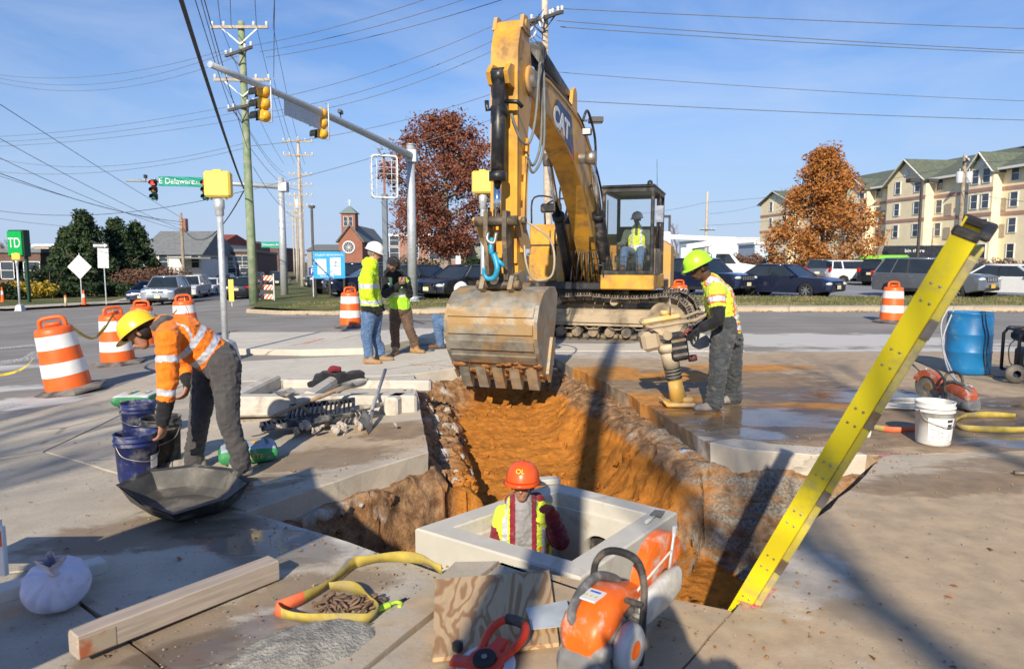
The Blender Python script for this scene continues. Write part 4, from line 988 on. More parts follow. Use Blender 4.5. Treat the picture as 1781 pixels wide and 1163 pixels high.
def tree(label, name, base, h, shape, r, leaf, ncl, nl, ls, trunk=.25, th=.25, seed=1, bark=BARK, limbs=9):
    random.seed(seed); o = thing(name, label, 'tree', base, 0)
    m = MB(); zt = h * th; m.tube([(0, 0, -.2), (.03, 0, zt * .4), (-.04, .03, zt), (.05, 0, h * .55), (0, 0, h * .9)], [trunk * 1.25, trunk, trunk * .8, trunk * .45, trunk * .08], 10)
    tips = []
    for k in range(limbs):
        a = 2 * PI * k / limbs + random.random(); z0 = zt * random.uniform(.75, 1.1) + (h * .5) * random.random() * .9
        rr = shape((z0 + h * .2) / h) * r * random.uniform(.6, .95); e = V(rr * math.cos(a), rr * math.sin(a), min(h * .95, z0 + rr * random.uniform(.5, 1.0)))
        s = V(0, 0, z0); mid = s.lerp(e, .5) + V(0, 0, -.1 * rr); b = bez([s, mid, e], 4); t0 = trunk * .38 * (1 - z0 / h * .6)
        m.tube(b, [t0 * (1 - i / len(b) * .85) for i in range(len(b))], 6)
        for j in range(3):
            q = b[random.randrange(len(b) // 2, len(b))]; e2 = q + V(random.gauss(0, .3), random.gauss(0, .3), random.uniform(.1, .5)) * rr * .7; m.tube([q, q.lerp(e2, .5) + V(0, 0, .05), e2], [t0 * .4, t0 * .25, t0 * .08], 5)
    m.build('trunk', bark, o)
    m = MB()
    for k in range(ncl):
        z = zt * .8 + (h - zt * .8) * (k + random.random()) / ncl; R_ = shape(z / h) * r; a = random.random() * 2 * PI; d = R_ * random.random() ** .5 * .95
        cr = r * random.uniform(.13, .24)
        leafcloud(m, (d * math.cos(a), d * math.sin(a), z), (cr, cr, cr * .75), nl, ls)
    m.build('crown', leaf, o, fix=False); return o
q = at(775, 470, 48); q.z = -.1
tree('broad rust red oak rising behind the parked cars', 'oak_tree', q, 11.3, lambda t: max(.05, min(1, (t - .12) * 3.2)) * math.sqrt(max(0, 1 - max(0, (t - .45) / .57) ** 2)) if t > .12 else .05, 4.9, leafmat('rust_leaf', (.17, .055, .03), (.28, .10, .055), (.08, .03, .02)), 260, 120, .11, .42, .26, 3, mat('oak_bark', (.26, .21, .16), .9, 0, .3, 5, .6, 25, .02), 13)
q = at(1428, 462, 56); q.z = .05
tree('conical orange cypress tree in front of the apartments', 'cypress_tree', q, 10.3, lambda t: max(.04, min(1, (t - .05) * 6)) * (1 - max(0, (t - .30)) / .73) ** .75 if t > .05 else .05, 4.9, leafmat('orange_leaf', (.36, .13, .03), (.46, .20, .05), (.20, .07, .02)), 240, 120, .12, .22, .1, 8)
EVG = leafmat('evergreen_leaf', (.035, .062, .026), (.065, .10, .042), (.016, .03, .014))
for i, (px, pt, Y, r, lab) in enumerate(((150, 372, 60, 3.4, 'tallest dark evergreen behind the one way sign'), (118, 400, 62, 2.4, 'dark evergreen left of the tallest one'), (205, 385, 64, 3.2, 'dark evergreen between the tallest and the grey roof'), (240, 390, 66, 2.8, 'dark spreading evergreen beside the grey roofed house'), (98, 440, 58, 1.5, 'low dark evergreen beside the bank'))):
    q = at(px, 470, Y); q.z = T(q.x); tree(lab, 'evergreen_tree', q, at(px, pt, Y).z - q.z, lambda t: (1 - t) ** .85 * 1.0 + .04, r, EVG, 120, 90, .15, .2, .06, 20 + i)
def bush(label, px, py, Y, r, mt, n=2200, ls=.12, name='bush', cat='bush', zb=None):
    q = at(px, py, Y); q.z = T(q.x) + .1 if zb is None else zb; o = thing(name, label, cat, q); m = MB()
    for k in range(10): leafcloud(m, (random.uniform(-.7, .7) * r[0], random.uniform(-.6, .6) * r[1], r[2] * random.uniform(.3, .65)), (r[0] * .42, r[1] * .42, r[2] * .38), n // 10, ls)
    m.build('foliage', mt, o, fix=False); m = MB()
    for k in range(6): a = k * 1.05; m.tube([(0, 0, -.1), (r[0] * .3 * math.cos(a), r[1] * .3 * math.sin(a), r[2] * .4), (r[0] * .55 * math.cos(a), r[1] * .55 * math.sin(a), r[2] * .75)], [.05, .03, .01], 5)
    m.build('stem', BARK, o); return o
YSH = leafmat('golden_leaf', (.36, .26, .03), (.50, .36, .05), (.16, .12, .02)); DKB = leafmat('dark_shrub', (.018, .035, .014), (.04, .065, .025)); BRB = leafmat('brown_twig', (.14, .075, .05), (.22, .12, .08), (.07, .04, .03))
bush('golden yellow shrub on the bank lawn', 55, 508, 50, (1.9, 1.4, 1.5), YSH)
bush('dark clipped shrub left of the golden one', 12, 512, 49, (1.5, 1.3, 1.3), DKB)
for px, w in ((115, 2.2), (160, 2.4), (205, 2.0)): bush('dark low juniper bed under the evergreens', px, 505, 53, (w, 1.5, 1.2), DKB, 2400)['group'] = 'juniper bed'
bush('tall dark hedge in front of the bank', 85, 490, 55, (2.0, 1.4, 2.6), DKB)
for px in (225, 255, 280, 300): bush('reddish brown twiggy hedge before the white house', px, 492, 58, (1.7, 1.4, 2.4), BRB, 2200, .10)['group'] = 'twiggy hedge'
for px in (1250, 1275, 1300, 1325): bush('reddish shrubs at the back of the car park', px, 460, 66, (1.8, 1.3, 2.5), BRB, 1800, .12)['group'] = 'car park shrubs'
for px in (1715, 1745, 1775, 1805): bush('clipped brown hedge below the apartments', px, 460, 58, (1.5, .8, 1.9), BRB, 1500, .10, zb=.1)['group'] = 'clipped hedge'
for px in (1350, 1395, 1450, 1490): bush('olive bank of shrubs under the orange tree', px, 464, 62, (2.2, 1.2, 1.5), leafmat('olive_leaf', (.12, .09, .04), (.18, .13, .06)), 1500, .12, zb=0)['group'] = 'olive shrubs'
for px in (815, 850, 730): bush('dark evergreen bush near the brick school', px, 470, 80, (2.6, 1.6, 2.6), DKB, 1600, .16)['group'] = 'school bushes'
def bare(label, px, pt, Y, r, seed, zb=0.0):
    random.seed(seed); q = at(px, 460, Y); q.z = zb; h = at(px, pt, Y).z - zb; o = thing('bare_tree', label, 'tree', q); m = MB(); k = MB()
    def br(mm, p, d, L, rad, lv):
        e = p + d * L; mm.tube([p, p.lerp(e, .5) + V(random.gauss(0, .03), random.gauss(0, .03), 0) * L, e], [rad, rad * .8, rad * .55], 6 if lv < 2 else 4)
        if lv < 5:
            for _ in range(3 if lv < 4 else 4):
                dd = (d + V(random.gauss(0, .38), random.gauss(0, .38), random.gauss(.12, .2))).normalized(); br(k, p.lerp(e, random.uniform(.55, 1)), dd, L * random.uniform(.55, .75), rad * .55, lv + 1)
    br(m, V(0, 0, -.1), V(0, 0, 1), h * .30, h * .018, 0); m.build('trunk', BARK, o); k.build('branches', mat('twig', (.20, .14, .12), .9, 0, .2, 5, 0), o, fix=False); return o
bare('leafless tree beside the cab, twigs spread upwards', 1178, 345, 62, 3, 4); bare('leafless tree behind the bank sign', 20, 368, 75, 3, 9, -1.2); bare('leafless tree at the end of the street', 435, 425, 120, 3, 12, -1.2); bare('leafless tree between the sign post and the oak', 700, 410, 70, 3, 14, -.2)
random.seed(77)
m = MB()
for i in range(260):
    x = random.uniform(-420, 420); Y = random.uniform(300, 420); leafcloud(m, (x, Y, random.uniform(1, 5)), (random.uniform(6, 14), 6, random.uniform(3, 6)), 40, 1.3)
m.build('distant_woods', leafmat('far_woods', (.10, .085, .075), (.15, .12, .095)), None, 'low brownish line of distant woods along the horizon', 'woods', kind='stuff', fix=False)
# ---------------------------------------------------------------- roadside signs and boards
def post_sign(label, px, pb, Y, parts, pw=.05, name='road_sign'):
    q = at(px, pb, Y); q.z = T(q.x) + .08; o = thing(name, label, 'sign', q); zt = max(at(px, p[1], Y).z for p in parts) - q.z; m = MB(); m.bar((0, .03, 0), (0, .03, zt), pw, pw * .6); m.build('post', GALV, o)
    return o, q
# bank sign
q = at(32, 515, 45); q.z = T(q.x) + .1; o = thing('bank_sign', 'green square bank sign with white TD letters on a dark post', 'sign', q, R(-14))
zc = at(31, 423, 45).z - q.z; TDG = mat('bank_green', (.0, .36, .07), .35, 0, .05, 3, 0)
DGR = mat('dark_green_paint', (.012, .05, .03), .5, 0, .1, 3, 0)
m = MB(); m.box((0, .35, zc), (1.24, .5, 1.72), None, .03); m.build('cabinet', DGR, o); m = MB(); m.box((-.02, .06, zc), (1.14, .1, 1.56), None, .01); fc = m.build('face', TDG, o)
text('lettering', 'TD', .9, fc, WHITE, mtr(-.02, .0, zc) @ UPR, .01, True, .82)
m = MB(); m.box((.3, .5, zc / 2 - .2), (.16, .16, zc + .2)); m.build('post', DGR, o)
o, q = post_sign('pale back of a diamond road sign on a post', 142, 520, 43.5, [(142, 440)]); zc = at(142, 464, 43.5).z - q.z
m = MB(); m.box((0, 0, 0), (1.08, .02, 1.08), mtr(0, 0, zc) @ mrot('Y', PI / 4), .004); m.build('panel', WHITE, o)
o, q = post_sign('one way sign over a white panel on a leaning post', 184, 518, 44, [(180, 422)]); zc = at(180, 427, 44).z - q.z
m = MB(); m.box((-.12, 0, zc), (1.0, .02, .32)); pn = m.build('one_way_panel', BLK, o); m = MB(); m.add([(-.58, -.014, zc - .07), (.1, -.014, zc - .07), (.1, -.014, zc - .13), (.32, -.014, zc), (.1, -.014, zc + .13), (.1, -.014, zc + .07), (-.58, -.014, zc + .07)], [tuple(range(7))]); m.build('arrow', WHITE, pn)
text('lettering', 'ONE WAY', .12, pn, BLK, mtr(-.18, -.018, zc) @ UPR)
z2 = at(180, 449, 44).z - q.z; m = MB(); m.box((-.1, 0, z2), (.7, .02, 1.25), mrot('Y', .03)); m.build('panel', mat('sign_back', (.60, .60, .62), .5, .2), o)
# blue display board
q = at(574, 520, 33.5); q.z = T(q.x) + .05; o = thing('display_board', 'sky blue banner board with building pictures on dark posts', 'sign', q, R(8)); zc = at(574, 461, 33.5).z - q.z
BLUEB = mat('banner_blue', (.02, .32, .72), .45, 0, .15, 1.5, 0)
m = MB(); m.box((0, 0, zc), (1.5, .05, 1.3), None, .005); bd = m.build('panel', BLUEB, o)
m = MB()
for x in (-.68, 0, .68): m.box((x, .08, zc / 2), (.09, .09, zc + .7)); 
m.build('post', mat('dark_timber', (.05, .04, .035), .85), o)
PIC = mat('picture_print', (.42, .50, .58), .5, 0, .8, 7, 0, dirt=(.75, .80, .86), damt=.6, dscale=5)
for (x, z, w, h) in ((-.33, -.08, .42, .75), (.30, .16, .5, .40), (.30, -.28, .5, .42)): m = MB(); m.box((x, -.03, zc + z), (w, .01, h)); m.build('picture', PIC, bd)
text('lettering', 'STUDIO A', .14, bd, WHITE, mtr(-.33, -.03, zc + .48) @ UPR); text('lettering', 'APARTMENTS', .12, bd, WHITE, mtr(.3, -.03, zc + .48) @ UPR); text('lettering', 'A', .3, bd, WHITE, mtr(-.62, -.03, zc + .18) @ UPR); text('lettering', 'Now leasing', .13, bd, WHITE, mtr(-.1, -.03, zc - .53) @ UPR)
o, q = post_sign('small dark blue parking sign with white P', 545, 512, 36, [(545, 462)]); zc = at(545, 472, 36).z - q.z
m = MB(); m.box((0, 0, zc), (.42, .02, .42)); pn = m.build('panel', mat('parking_blue', (.01, .04, .22), .4), o); text('lettering', 'P', .4, pn, WHITE, mtr(0, -.015, zc) @ UPR)
# striped barricade
ORG = mat('safety_orange', (.82, .13, .015), .45, 0, .07, 5, .05, 40, .002, (.30, .16, .10), .12, 4)
def barricade(label, loc, rz, w=.75, h=1.55, n=3):
    o = thing('barricade', label, 'barricade', loc, rz)
    for s in (-1, 1):
        m = MB(); m.box((s * w / 2, 0, h / 2), (.05, .04, h), None, .008); m.build('upright', WHITE, o); m = MB(); m.box((s * w / 2, 0, .03), (.06, .9, .05)); m.build('foot', WHITE, o)
    for k in range(n):
        z = h - .2 - k * .45; m = MB(); m.box((0, -.035, z), (w, .025, .24)); b = m.build('board', WHITE, o); m = MB()
        for j in range(-3, 5):
            x0 = -w / 2 + j * .24; cl = lambda x: max(-w / 2, min(w / 2, x)); p = [(cl(x0), z - .12), (cl(x0 + .12), z - .12), (cl(x0 + .36), z + .12), (cl(x0 + .24), z + .12)]
            if p[1][0] - p[0][0] > .02 or p[2][0] - p[3][0] > .02: m.add([(x, -.051, zz) for x, zz in p], [(0, 1, 2, 3)])
        m.build('stripe', ORG, b, fix=False)
    return o
q = at(466, 520, 33.5); q.z = T(q.x); barricade('orange striped barricade beside the green utility pole', q, R(-20))
def cone(label, px, pb, Y, h=.7, group='traffic cones on the verge'):
    q = at(px, pb, Y); q.z = T(q.x) + .13; o = thing('traffic_cone', label, 'cone', q); m = MB(); m.box((0, 0, .02), (.36, .36, .04), None, .01); m.build('base', ORG, o)
    m = MB(); m.lathe([(.13, .04), (.10, h * .35), (.035, h), (.0, h)], 12); c = m.build('body', ORG, o); m = MB(); m.lathe([(.088, h * .50), (.062, h * .74)], 12, mtr(0, 0, 0)); m.build('band', WHITE, c, fix=False); return o
cone('small orange cone at the foot of the diamond sign', 146, 522, 43.2, .9)
cone('small orange cone in front of the bank', 3, 500, 46, 1.0)
q = at(114, 522, 42); q.z = T(q.x) + .12; m = MB(); m.cyl(q, q + V(0, 0, .55), .07, .07, 8, 0); m.cyl(q + V(0, 0, .55), q + V(0, 0, .66), .075, .07, 8, 1); m.build('marker_stub', [mat('stub_cream', (.6, .5, .32), .7), ORG], None, 'short cream marker stub with orange top on the bank lawn', 'marker')
o, q = post_sign('yellow narrow edge marker panel beside the near signal post', 403, 525, 33, [(403, 486)]); m = MB(); zc = at(403, 505, 33).z - q.z; m.box((0, 0, zc), (.24, .03, 1.05)); m.build('panel', PEDY, o)
o, q = post_sign('small white notice on a post near the oak', 797, 470, 44, [(797, 448)]); m = MB(); zc = at(797, 452, 44).z - q.z; m.box((0, 0, zc), (.3, .02, .5)); m.build('panel', WHITE, o)
# ---------------------------------------------------------------- vehicles
CHR = mat('car_chrome', (.62, .62, .63), .2, .9, .06, 8, 0); LAMP = mat('headlamp_clear', (.70, .72, .74), .12, .2, .1, 9, 0); TAIL = mat('tail_red', (.42, .015, .01), .2, 0, .1, 9, 0)
PLATE = mat('plate_cream', (.72, .66, .42), .5, 0, .05, 9, 0); PLATEY = mat('plate_gold', (.80, .45, .05), .5, 0, .05, 9, 0); TRIM = mat('black_trim', (.02, .02, .022), .55, 0, .2, 8, 0)
CARG = glassmat('car_glass', (.022, .03, .038), .03)
def paint(name, c, metal=.25): return mat('car_' + name, c, .25, metal, .012, 3, 0, coat=.8)
def wheelmesh():
    m = MB(); m.lathe([(.20, -.10), (.30, -.11), (.335, -.08), (.34, 0), (.335, .08), (.30, .11), (.20, .10)], 22, mrot('X', PI / 2)); ty = m.mesh('tyre', TYRE)
    m = MB(); M = mrot('X', PI / 2); m.lathe([(.21, -.09), (.225, -.085), (.215, -.06), (.20, .08)], 20, M)
    for k in range(7):
        a = 2 * PI * k / 7; m.bar(V(.05 * math.cos(a), .075, .05 * math.sin(a)), V(.215 * math.cos(a), .08, .215 * math.sin(a)), .05, .03, up=(0, 1, 0))
    m.cyl((0, .06, 0), (0, .1, 0), .065, .055, 12); m.cyl((0, .01, 0), (0, .03, 0), .2, .2, 16, 1); rm = m.mesh('rim', [CHR, TRIM])
    for k in (ty, rm): fixn(k)
    return ty, rm
TYM, RIM = wheelmesh()
CARS = {  # length, width, belt z, roof z, hood z at nose, wheelbase half, body profile knobs
    'sedan': dict(L=4.8, W=1.80, belt=.93, roof=1.46, nose=.72, tail=.98, wb=1.38, hood=.92, ws0=1.02, ws1=.25, rw1=-1.05, rw0=-1.75, clr=.2),
    'suv':   dict(L=4.7, W=1.88, belt=1.08, roof=1.74, nose=.95, tail=1.10, wb=1.38, hood=1.07, ws0=.98, ws1=.38, rw1=-1.85, rw0=-2.18, clr=.28),
    'box':   dict(L=4.4, W=1.78, belt=1.08, roof=1.66, nose=.98, tail=1.1, wb=1.32, hood=1.06, ws0=.86, ws1=.48, rw1=-1.95, rw0=-2.08, clr=.28)}
def car(label, kind, pm, loc, rz, group=None, front=True, grille='bars', plate=PLATE, name='parked_car'):
    k = CARS[kind]; L, W = k['L'], k['W']; o = thing(name, label, 'car', loc, rz, group); hl = L / 2; c = k['clr']; wb = k['wb']; r = .37
    up = [(hl, c + .12), (hl + .0, k['nose'] - .18), (hl - .06, k['nose']), (hl - .35, k['nose'] + (k['hood'] - k['nose']) * .7), (k['ws0'], k['hood']), (k['ws0'] - .1, k['belt']), (0, k['belt'] + .0), (k['rw0'], k['belt'] + .02), (-hl + .10, k['tail']), (-hl, k['tail'] - .12), (-hl - .01, c + .2), (-hl + .06, c + .02)]
    lo = [(-wb - r - .08, c)] + [(-wb + r * math.cos(a), .34 + r * math.sin(a)) for a in [PI - PI * i / 8 - .25 + .5 * i / 8 for i in range(9)]] + [(-wb + r + .05, c), (wb - r - .05, c)] + [(wb + r * math.cos(a), .34 + r * math.sin(a)) for a in [PI - PI * i / 8 - .25 + .5 * i / 8 for i in range(9)]] + [(wb + r + .07, c)]
    poly = up + lo; n = len(poly); rings = []
    for (f, sh, dz) in ((-1, .16, .045), (-.985, .07, .015), (-.9, .03, 0), (-.55, .0, -.012), (0, -.03, -.018), (.55, .0, -.012), (.9, .03, 0), (.985, .07, .015), (1, .16, .045)):
        rg = []
        for (x, z) in poly:
            e = max(0, (abs(x) - hl * .62) / (hl * .38)); zz = z - (dz if z > c + .3 else -dz * .5); bul = 1
            rg.append(V(x - math.copysign(sh * e * e * 1.6, x), f * W / 2 * bul, zz))
        rings.append(rg)
    m = MB(); nl = len(rings); vs = [p for q in rings for p in q]; fs = []
    for i in range(nl - 1):
        for j in range(n): fs.append((i * n + j, i * n + (j + 1) % n, (i + 1) * n + (j + 1) % n, (i + 1) * n + j))
    m.add(vs, fs, 0, True); m.add(vs, [tuple(range(n)), tuple(range((nl - 1) * n, nl * n))[::-1]], 0, False)
    body = m.build('body', pm, o)
    bm = bmesh.new(); bm.from_mesh(body.data); bmesh.ops.triangulate(bm, faces=[f for f in bm.faces if len(f.verts) > 4]); bmesh.ops.recalc_face_normals(bm, faces=bm.faces)
    for e in bm.edges:
        if len(e.link_faces) == 2 and e.calc_face_angle(0) > .7: e.smooth = False
    bm.to_mesh(body.data); bm.free()
    # greenhouse
    bz, rz_ = k['belt'] - .02, k['roof']; wbt = W / 2 * .955; wr = W / 2 * .70
    B = lambda x, s: V(x, s * wbt, bz); Rf = lambda x, s: V(x, s * wr, rz_ - .05)
    f0, f1, r0, r1 = k['ws0'] - .02, k['ws1'], k['rw0'], k['rw1']
    m = MB(); m.loft([[B(f0, 1), B(f0, -1), B(r0, -1), B(r0, 1)], [Rf(f1, 1), Rf(f1, -1), Rf(r1, -1), Rf(r1, 1)]], True, 0, False); m.build('cabin', TRIM, o)
    m = MB(); rr = []
    for (e, z, g) in ((.06, rz_ - .075, 0), (.05, rz_ - .03, -.02), (-.05, rz_ + .0, -.1), (-.25, rz_ + .012, -.3)):
        q = []
        for (x, s, t) in ((f1, 1, 1), (f1, -1, 1), (r1, -1, -1), (r1, 1, -1)): q.append(V(x + t * e * 1.0, s * (wr + e * .6), z))
        rr.append(q)
    m.loft(rr, True, 0, True); m.build('roof', pm, o)
    for s in (-1, 1):
        for (a, b) in ((f0, f1), (r0, r1)): m = MB(); m.bar(B(a, s) * 1.0, Rf(b, s), .07, .07); m.build('pillar', pm, o)
        t = (f0 + r0) * .5 - .05; m = MB(); m.bar(B(t, s * 1.005), Rf((f1 + r1) / 2, s * 1.01), .07, .03); m.build('pillar', TRIM, o)
        if kind != 'sedan': t2 = r0 + .75; m = MB(); m.bar(B(t2, s * 1.005), Rf(r1 + .6, s * 1.01), .10, .03); m.build('pillar', pm, o)
    def pane(nm, a, b, c_, d, off):
        nn = (b - a).cross(c_ - a).normalized() * off; ce = (a + b + c_ + d) / 4
        q = [ce + (p - ce) * .93 + nn for p in (a, b, c_, d)]; mm = MB(); mm.add(q + [p - nn * 1.6 for p in q], [(0, 1, 2, 3), (7, 6, 5, 4), (0, 4, 5, 1), (1, 5, 6, 2), (2, 6, 7, 3), (3, 7, 4, 0)]); mm.build(nm, CARG, o)
    pane('windshield', B(f0, -1), B(f0, 1), Rf(f1, 1), Rf(f1, -1), .012)
    pane('rear_window', B(r0, 1), B(r0, -1), Rf(r1, -1), Rf(r1, 1), .012)
    tm = (f0 + r0) * .5 - .05; rm_ = (f1 + r1) / 2
    for s in (-1, 1):
        a = [B(f0, s), B(tm, s), Rf(rm_, s), Rf(f1, s)]; b = [B(tm, s), B(r0 if kind == 'sedan' else r0 + .75, s), Rf(r1 if kind == 'sedan' else r1 + .6, s), Rf(rm_, s)]
        for q in (a, b): pane('side_window', *(q if s < 0 else q[::-1]), -.014 if s < 0 else -.014)
        if kind != 'sedan': q = [B(r0 + .75, s), B(r0, s), Rf(r1, s), Rf(r1 + .6, s)]; pane('side_window', *(q if s < 0 else q[::-1]), -.014)
        m = MB(); m.ell((f0 - .18, s * (W / 2 + .09), bz + .06), (.07, .11, .08), 10, 6); m.build('mirror', pm, o)
        m = MB(); y = s * (W / 2 * .992)
        for x in (tm + .18, tm - .85): m.box((x, y, bz - .12), (.18, .03, .03), None, .008)
        m.build('door_handle', CHR if kind == 'suv' else pm, o)
        m = MB()
        for x in (f0 - .12, tm, tm - 1.02): m.box((x, s * W / 2 * .985, (bz + c) / 2 + .05), (.012, .02, bz - c - .2))
        m.build('door_seam', TRIM, o)
        if kind != 'sedan': m = MB(); m.box((0, s * W / 2 * .985, c + .07), (2 * (wb - r - .1), .03, .16), None, .01); m.build('sill', TRIM, o)
        # lamps
        m = MB(); zl = k['nose'] - .1; m.ell((hl - .13, s * (W / 2 - .24), zl), (.16, .22, .085), 12, 8); m.build('headlight', LAMP, o)
        m = MB(); m.box((-hl + .055, s * (W / 2 - .2), k['tail'] - (.16 if kind == 'sedan' else .08)), (.16, .26, .16 if kind == 'sedan' else .3), None, .04); m.build('tail_light', TAIL, o)
        for x in (wb, -wb):
            w = bpy.data.objects.new('wheel', TYM); COL.objects.link(w); w.parent = o; w.location = (x, s * (W / 2 - .12), .34); w.rotation_euler = (0, 0, 0 if s > 0 else PI)
            q = bpy.data.objects.new('rim', RIM); COL.objects.link(q); q.parent = w
            m = MB(); m.cyl((x, s * (W / 2 - .32), .34), (x, s * (W / 2 - .24), .34), .40, .40, 16); m.build('wheel_well', TRIM, o)
    m = MB()
    if grille == 'bars':
        m.box((hl - .02, 0, k['nose'] - .12), (.06, W * .52, .2), None, .02, 1)
        for i in range(7): m.box((hl + .015, -W * .22 + i * W * .44 / 6, k['nose'] - .12), (.02, .05, .17), None, .006, 0)
    elif grille == 'wide':
        m.box((hl - .005, 0, k['nose'] - .16), (.05, W * .34, .34), None, .04, 1); m.tube([(hl + .02, y, z) for y, z in ((-.33, k['nose'] - .0), (.33, k['nose'] - .0), (.24, k['nose'] - .34), (-.24, k['nose'] - .34))], .014, 5, 0, closed=True)
    else:
        m.box((hl - .01, 0, k['nose'] - .1), (.06, W * .36, .09), None, .02, 1); m.box((hl + .015, 0, k['nose'] - .1), (.02, W * .34, .02), None, .004, 0); m.ell((hl + .02, 0, k['nose'] - .1), (.012, .055, .04), 10, 5, None, 0)
    m.build('grille', [CHR, TRIM], o)
    m = MB(); m.box((hl + .005, 0, c + .16), (.06, W * .62, .13), None, .03); m.build('air_intake', TRIM, o)
    for (x, z) in ((hl + .035, c + .28), (-hl - .02, k['tail'] - .3)): m = MB(); m.box((x, 0, z), (.02, .32, .16), None, .004); m.build('number_plate', plate, o)
    return o
NAVY = paint('navy', (.012, .017, .045)); BLKP = paint('black', (.012, .013, .017)); WHTP = paint('white', (.72, .72, .72), 0); SILV = paint('silver', (.38, .40, .42), .6); GREYC = paint('grey', (.17, .18, .20), .5); LIME = paint('lime', (.20, .55, .03), 0); DKGR = paint('slate', (.08, .085, .10), .5)
def put(px, pb, Y, zoff=0.0):
    q = at(px, pb, Y); q.z = zoff; return q
GR, GL = 'cars parked behind the verge', 'cars waiting on the left street'
car('navy sport utility vehicle with slotted chrome grille behind the rammer operator', 'suv', NAVY, put(1224, 505, 33, .03), R(-50), GR, grille='bars')
car('navy sedan with gold plate parked facing the orange tree', 'sedan', NAVY, put(1366, 508, 31.5, .03), R(-50), GR, grille='oval')
car('grey crossover seen from behind beyond the navy sedan', 'suv', GREYC, put(1436, 480, 50, .03), R(52), GR)
car('boxy white utility vehicle parked before the orange tree', 'box', WHTP, put(1488, 482, 48, .03), R(2), GR, grille='bars')
car('dark sport utility vehicle between the white one and the grey one', 'suv', BLKP, put(1548, 484, 46, .03), R(30), GR)
car('slate grey compact crossover with gold plate behind the ladder', 'suv', GREYC, put(1622, 505, 30.5, .03), R(-58), GR, grille='bars', plate=PLATEY)
car('white sedan parked right of the slate crossover', 'sedan', WHTP, put(1768, 503, 31, .03), R(-60), GR, grille='oval')
car('dark car roof showing behind the white sedan', 'sedan', DKGR, put(1730, 480, 42, .03), R(-20), GR)
car('black sedan with wide chrome grille behind the bucket', 'sedan', BLKP, put(806, 510, 30.6, .0), R(-126), GR, grille='wide')
car('black sedan parked between steel mast pole and the wide grilled one', 'sedan', BLKP, put(738, 512, 33, .0), R(-40), GR)
car('dark blue sedan behind the white helmeted man', 'sedan', NAVY, put(648, 512, 35.5, -.05), R(-150), GR)
car('black crossover behind the blue display board', 'suv', BLKP, put(606, 505, 40, -.2), R(-150), GR)
car('dark sport utility vehicle left of the steel mast pole', 'suv', DKGR, put(640, 500, 44, -.2), R(-145), GR)
zs = lambda x: T(x)
for (lab, kind, pm, px, pb, Y, rz, gk) in (('silver sport utility vehicle leading the queue on the left street', 'suv', SILV, 292, 527, 43, -77, 'oval'), ('dark hatchback tucked beside the silver sport utility vehicle', 'sedan', NAVY, 262, 522, 48, -77, 'oval'), ('white sport utility vehicle second in the queue', 'suv', WHTP, 333, 518, 52, -80, 'bars'), ('white sedan waiting behind the white sport utility vehicle', 'sedan', WHTP, 367, 514, 58, -84, 'oval'), ('black sedan driving away with red tail lights', 'sedan', BLKP, 421, 519, 47, 103, 'oval'), ('silver car behind the black sedan', 'suv', DKGR, 447, 500, 70, 103, 'oval'), ('dark car far down the left street', 'suv', BLKP, 486, 500, 66, 104, 'oval'), ('distant dark sedan waiting far up the street', 'sedan', GREYC, 392, 505, 78, -82, 'oval')):
    q = put(px, pb, Y); q.z = T(q.x) - .01; car(lab, kind, pm, q, R(rz), GL, grille=gk, name='waiting_car')
# lime van and black box body behind the grey crossover
q = put(1545, 482, 54, .03); o = thing('van', 'lime green van parked behind the dark cars', 'van', q, R(-20), None, .9); m = MB()
m.prism([(-2.6, .35), (-2.6, 2.0), (-2.3, 2.3), (1.2, 2.3), (1.9, 1.45), (2.7, 1.2), (2.8, .4)], -.95, .95); m.build('body', LIME, o)
m = MB(); m.prism([(1.0, 1.45), (1.0, 2.1), (1.25, 2.1), (1.75, 1.45)], -.97, .97); m.build('side_window', CARG, o)
for x in (1.8, -1.7):
    for s in (-1, 1):
        w = bpy.data.objects.new('wheel', TYM); COL.objects.link(w); w.parent = o; w.location = (x, s * .85, .34); w.rotation_euler = (0, 0, 0 if s > 0 else PI)
q = put(1580, 470, 62, .05); o = thing('box_truck', 'black box truck with a sloped front behind the lime van', 'truck', q, R(-20)); m = MB(); m.prism([(-2.8, .6), (-2.2, 2.95), (2.6, 2.95), (2.8, .6)], -1.1, 1.1); b = m.build('box_body', BLKP, o)
text('lettering', 'bin there', .42, b, WHITE, mtr(.2, -1.11, 2.5) @ UPR); m = MB(); m.box((3.4, 0, 1.2), (1.4, 2.0, 1.5), None, .2); m.build('cab', BLKP, o)
for x in (3.2, -1.7):
    for s in (-1, 1):
        w = bpy.data.objects.new('wheel', TYM); COL.objects.link(w); w.parent = o; w.location = (x, s * .85, .4); w.scale = (1.2, 1, 1.2)
# white bucket truck
q = put(1238, 478, 44, .03); o = thing('bucket_truck', 'white bucket truck with folded aerial lift behind the navy vehicle', 'truck', q, R(-14))
m = MB(); m.prism([(-3.0, .6), (-3.0, 1.75), (-.1, 1.75), (-.1, .6)], -1.05, 1.05); m.build('service_body', WHTP, o)
m = MB(); m.prism([(-.05, .5), (-.05, 2.05), (.15, 2.2), (1.0, 2.2), (1.6, 1.5), (2.7, 1.32), (2.85, 1.1), (2.85, .5)], -1.0, 1.0); m.build('cab', WHTP, o)
for s in (-1, 1):
    m = MB(); m.prism([(.1, 1.45), (.2, 2.05), (.95, 2.05), (1.4, 1.45)], s * 1.0, s * 1.02); m.build('side_window', CARG, o)
m = MB(); m.add([(1.04, -.85, 2.16), (1.04, .85, 2.16), (1.6, .9, 1.54), (1.6, -.9, 1.54)], [(0, 1, 2, 3)]); m.build('windshield', CARG, o)
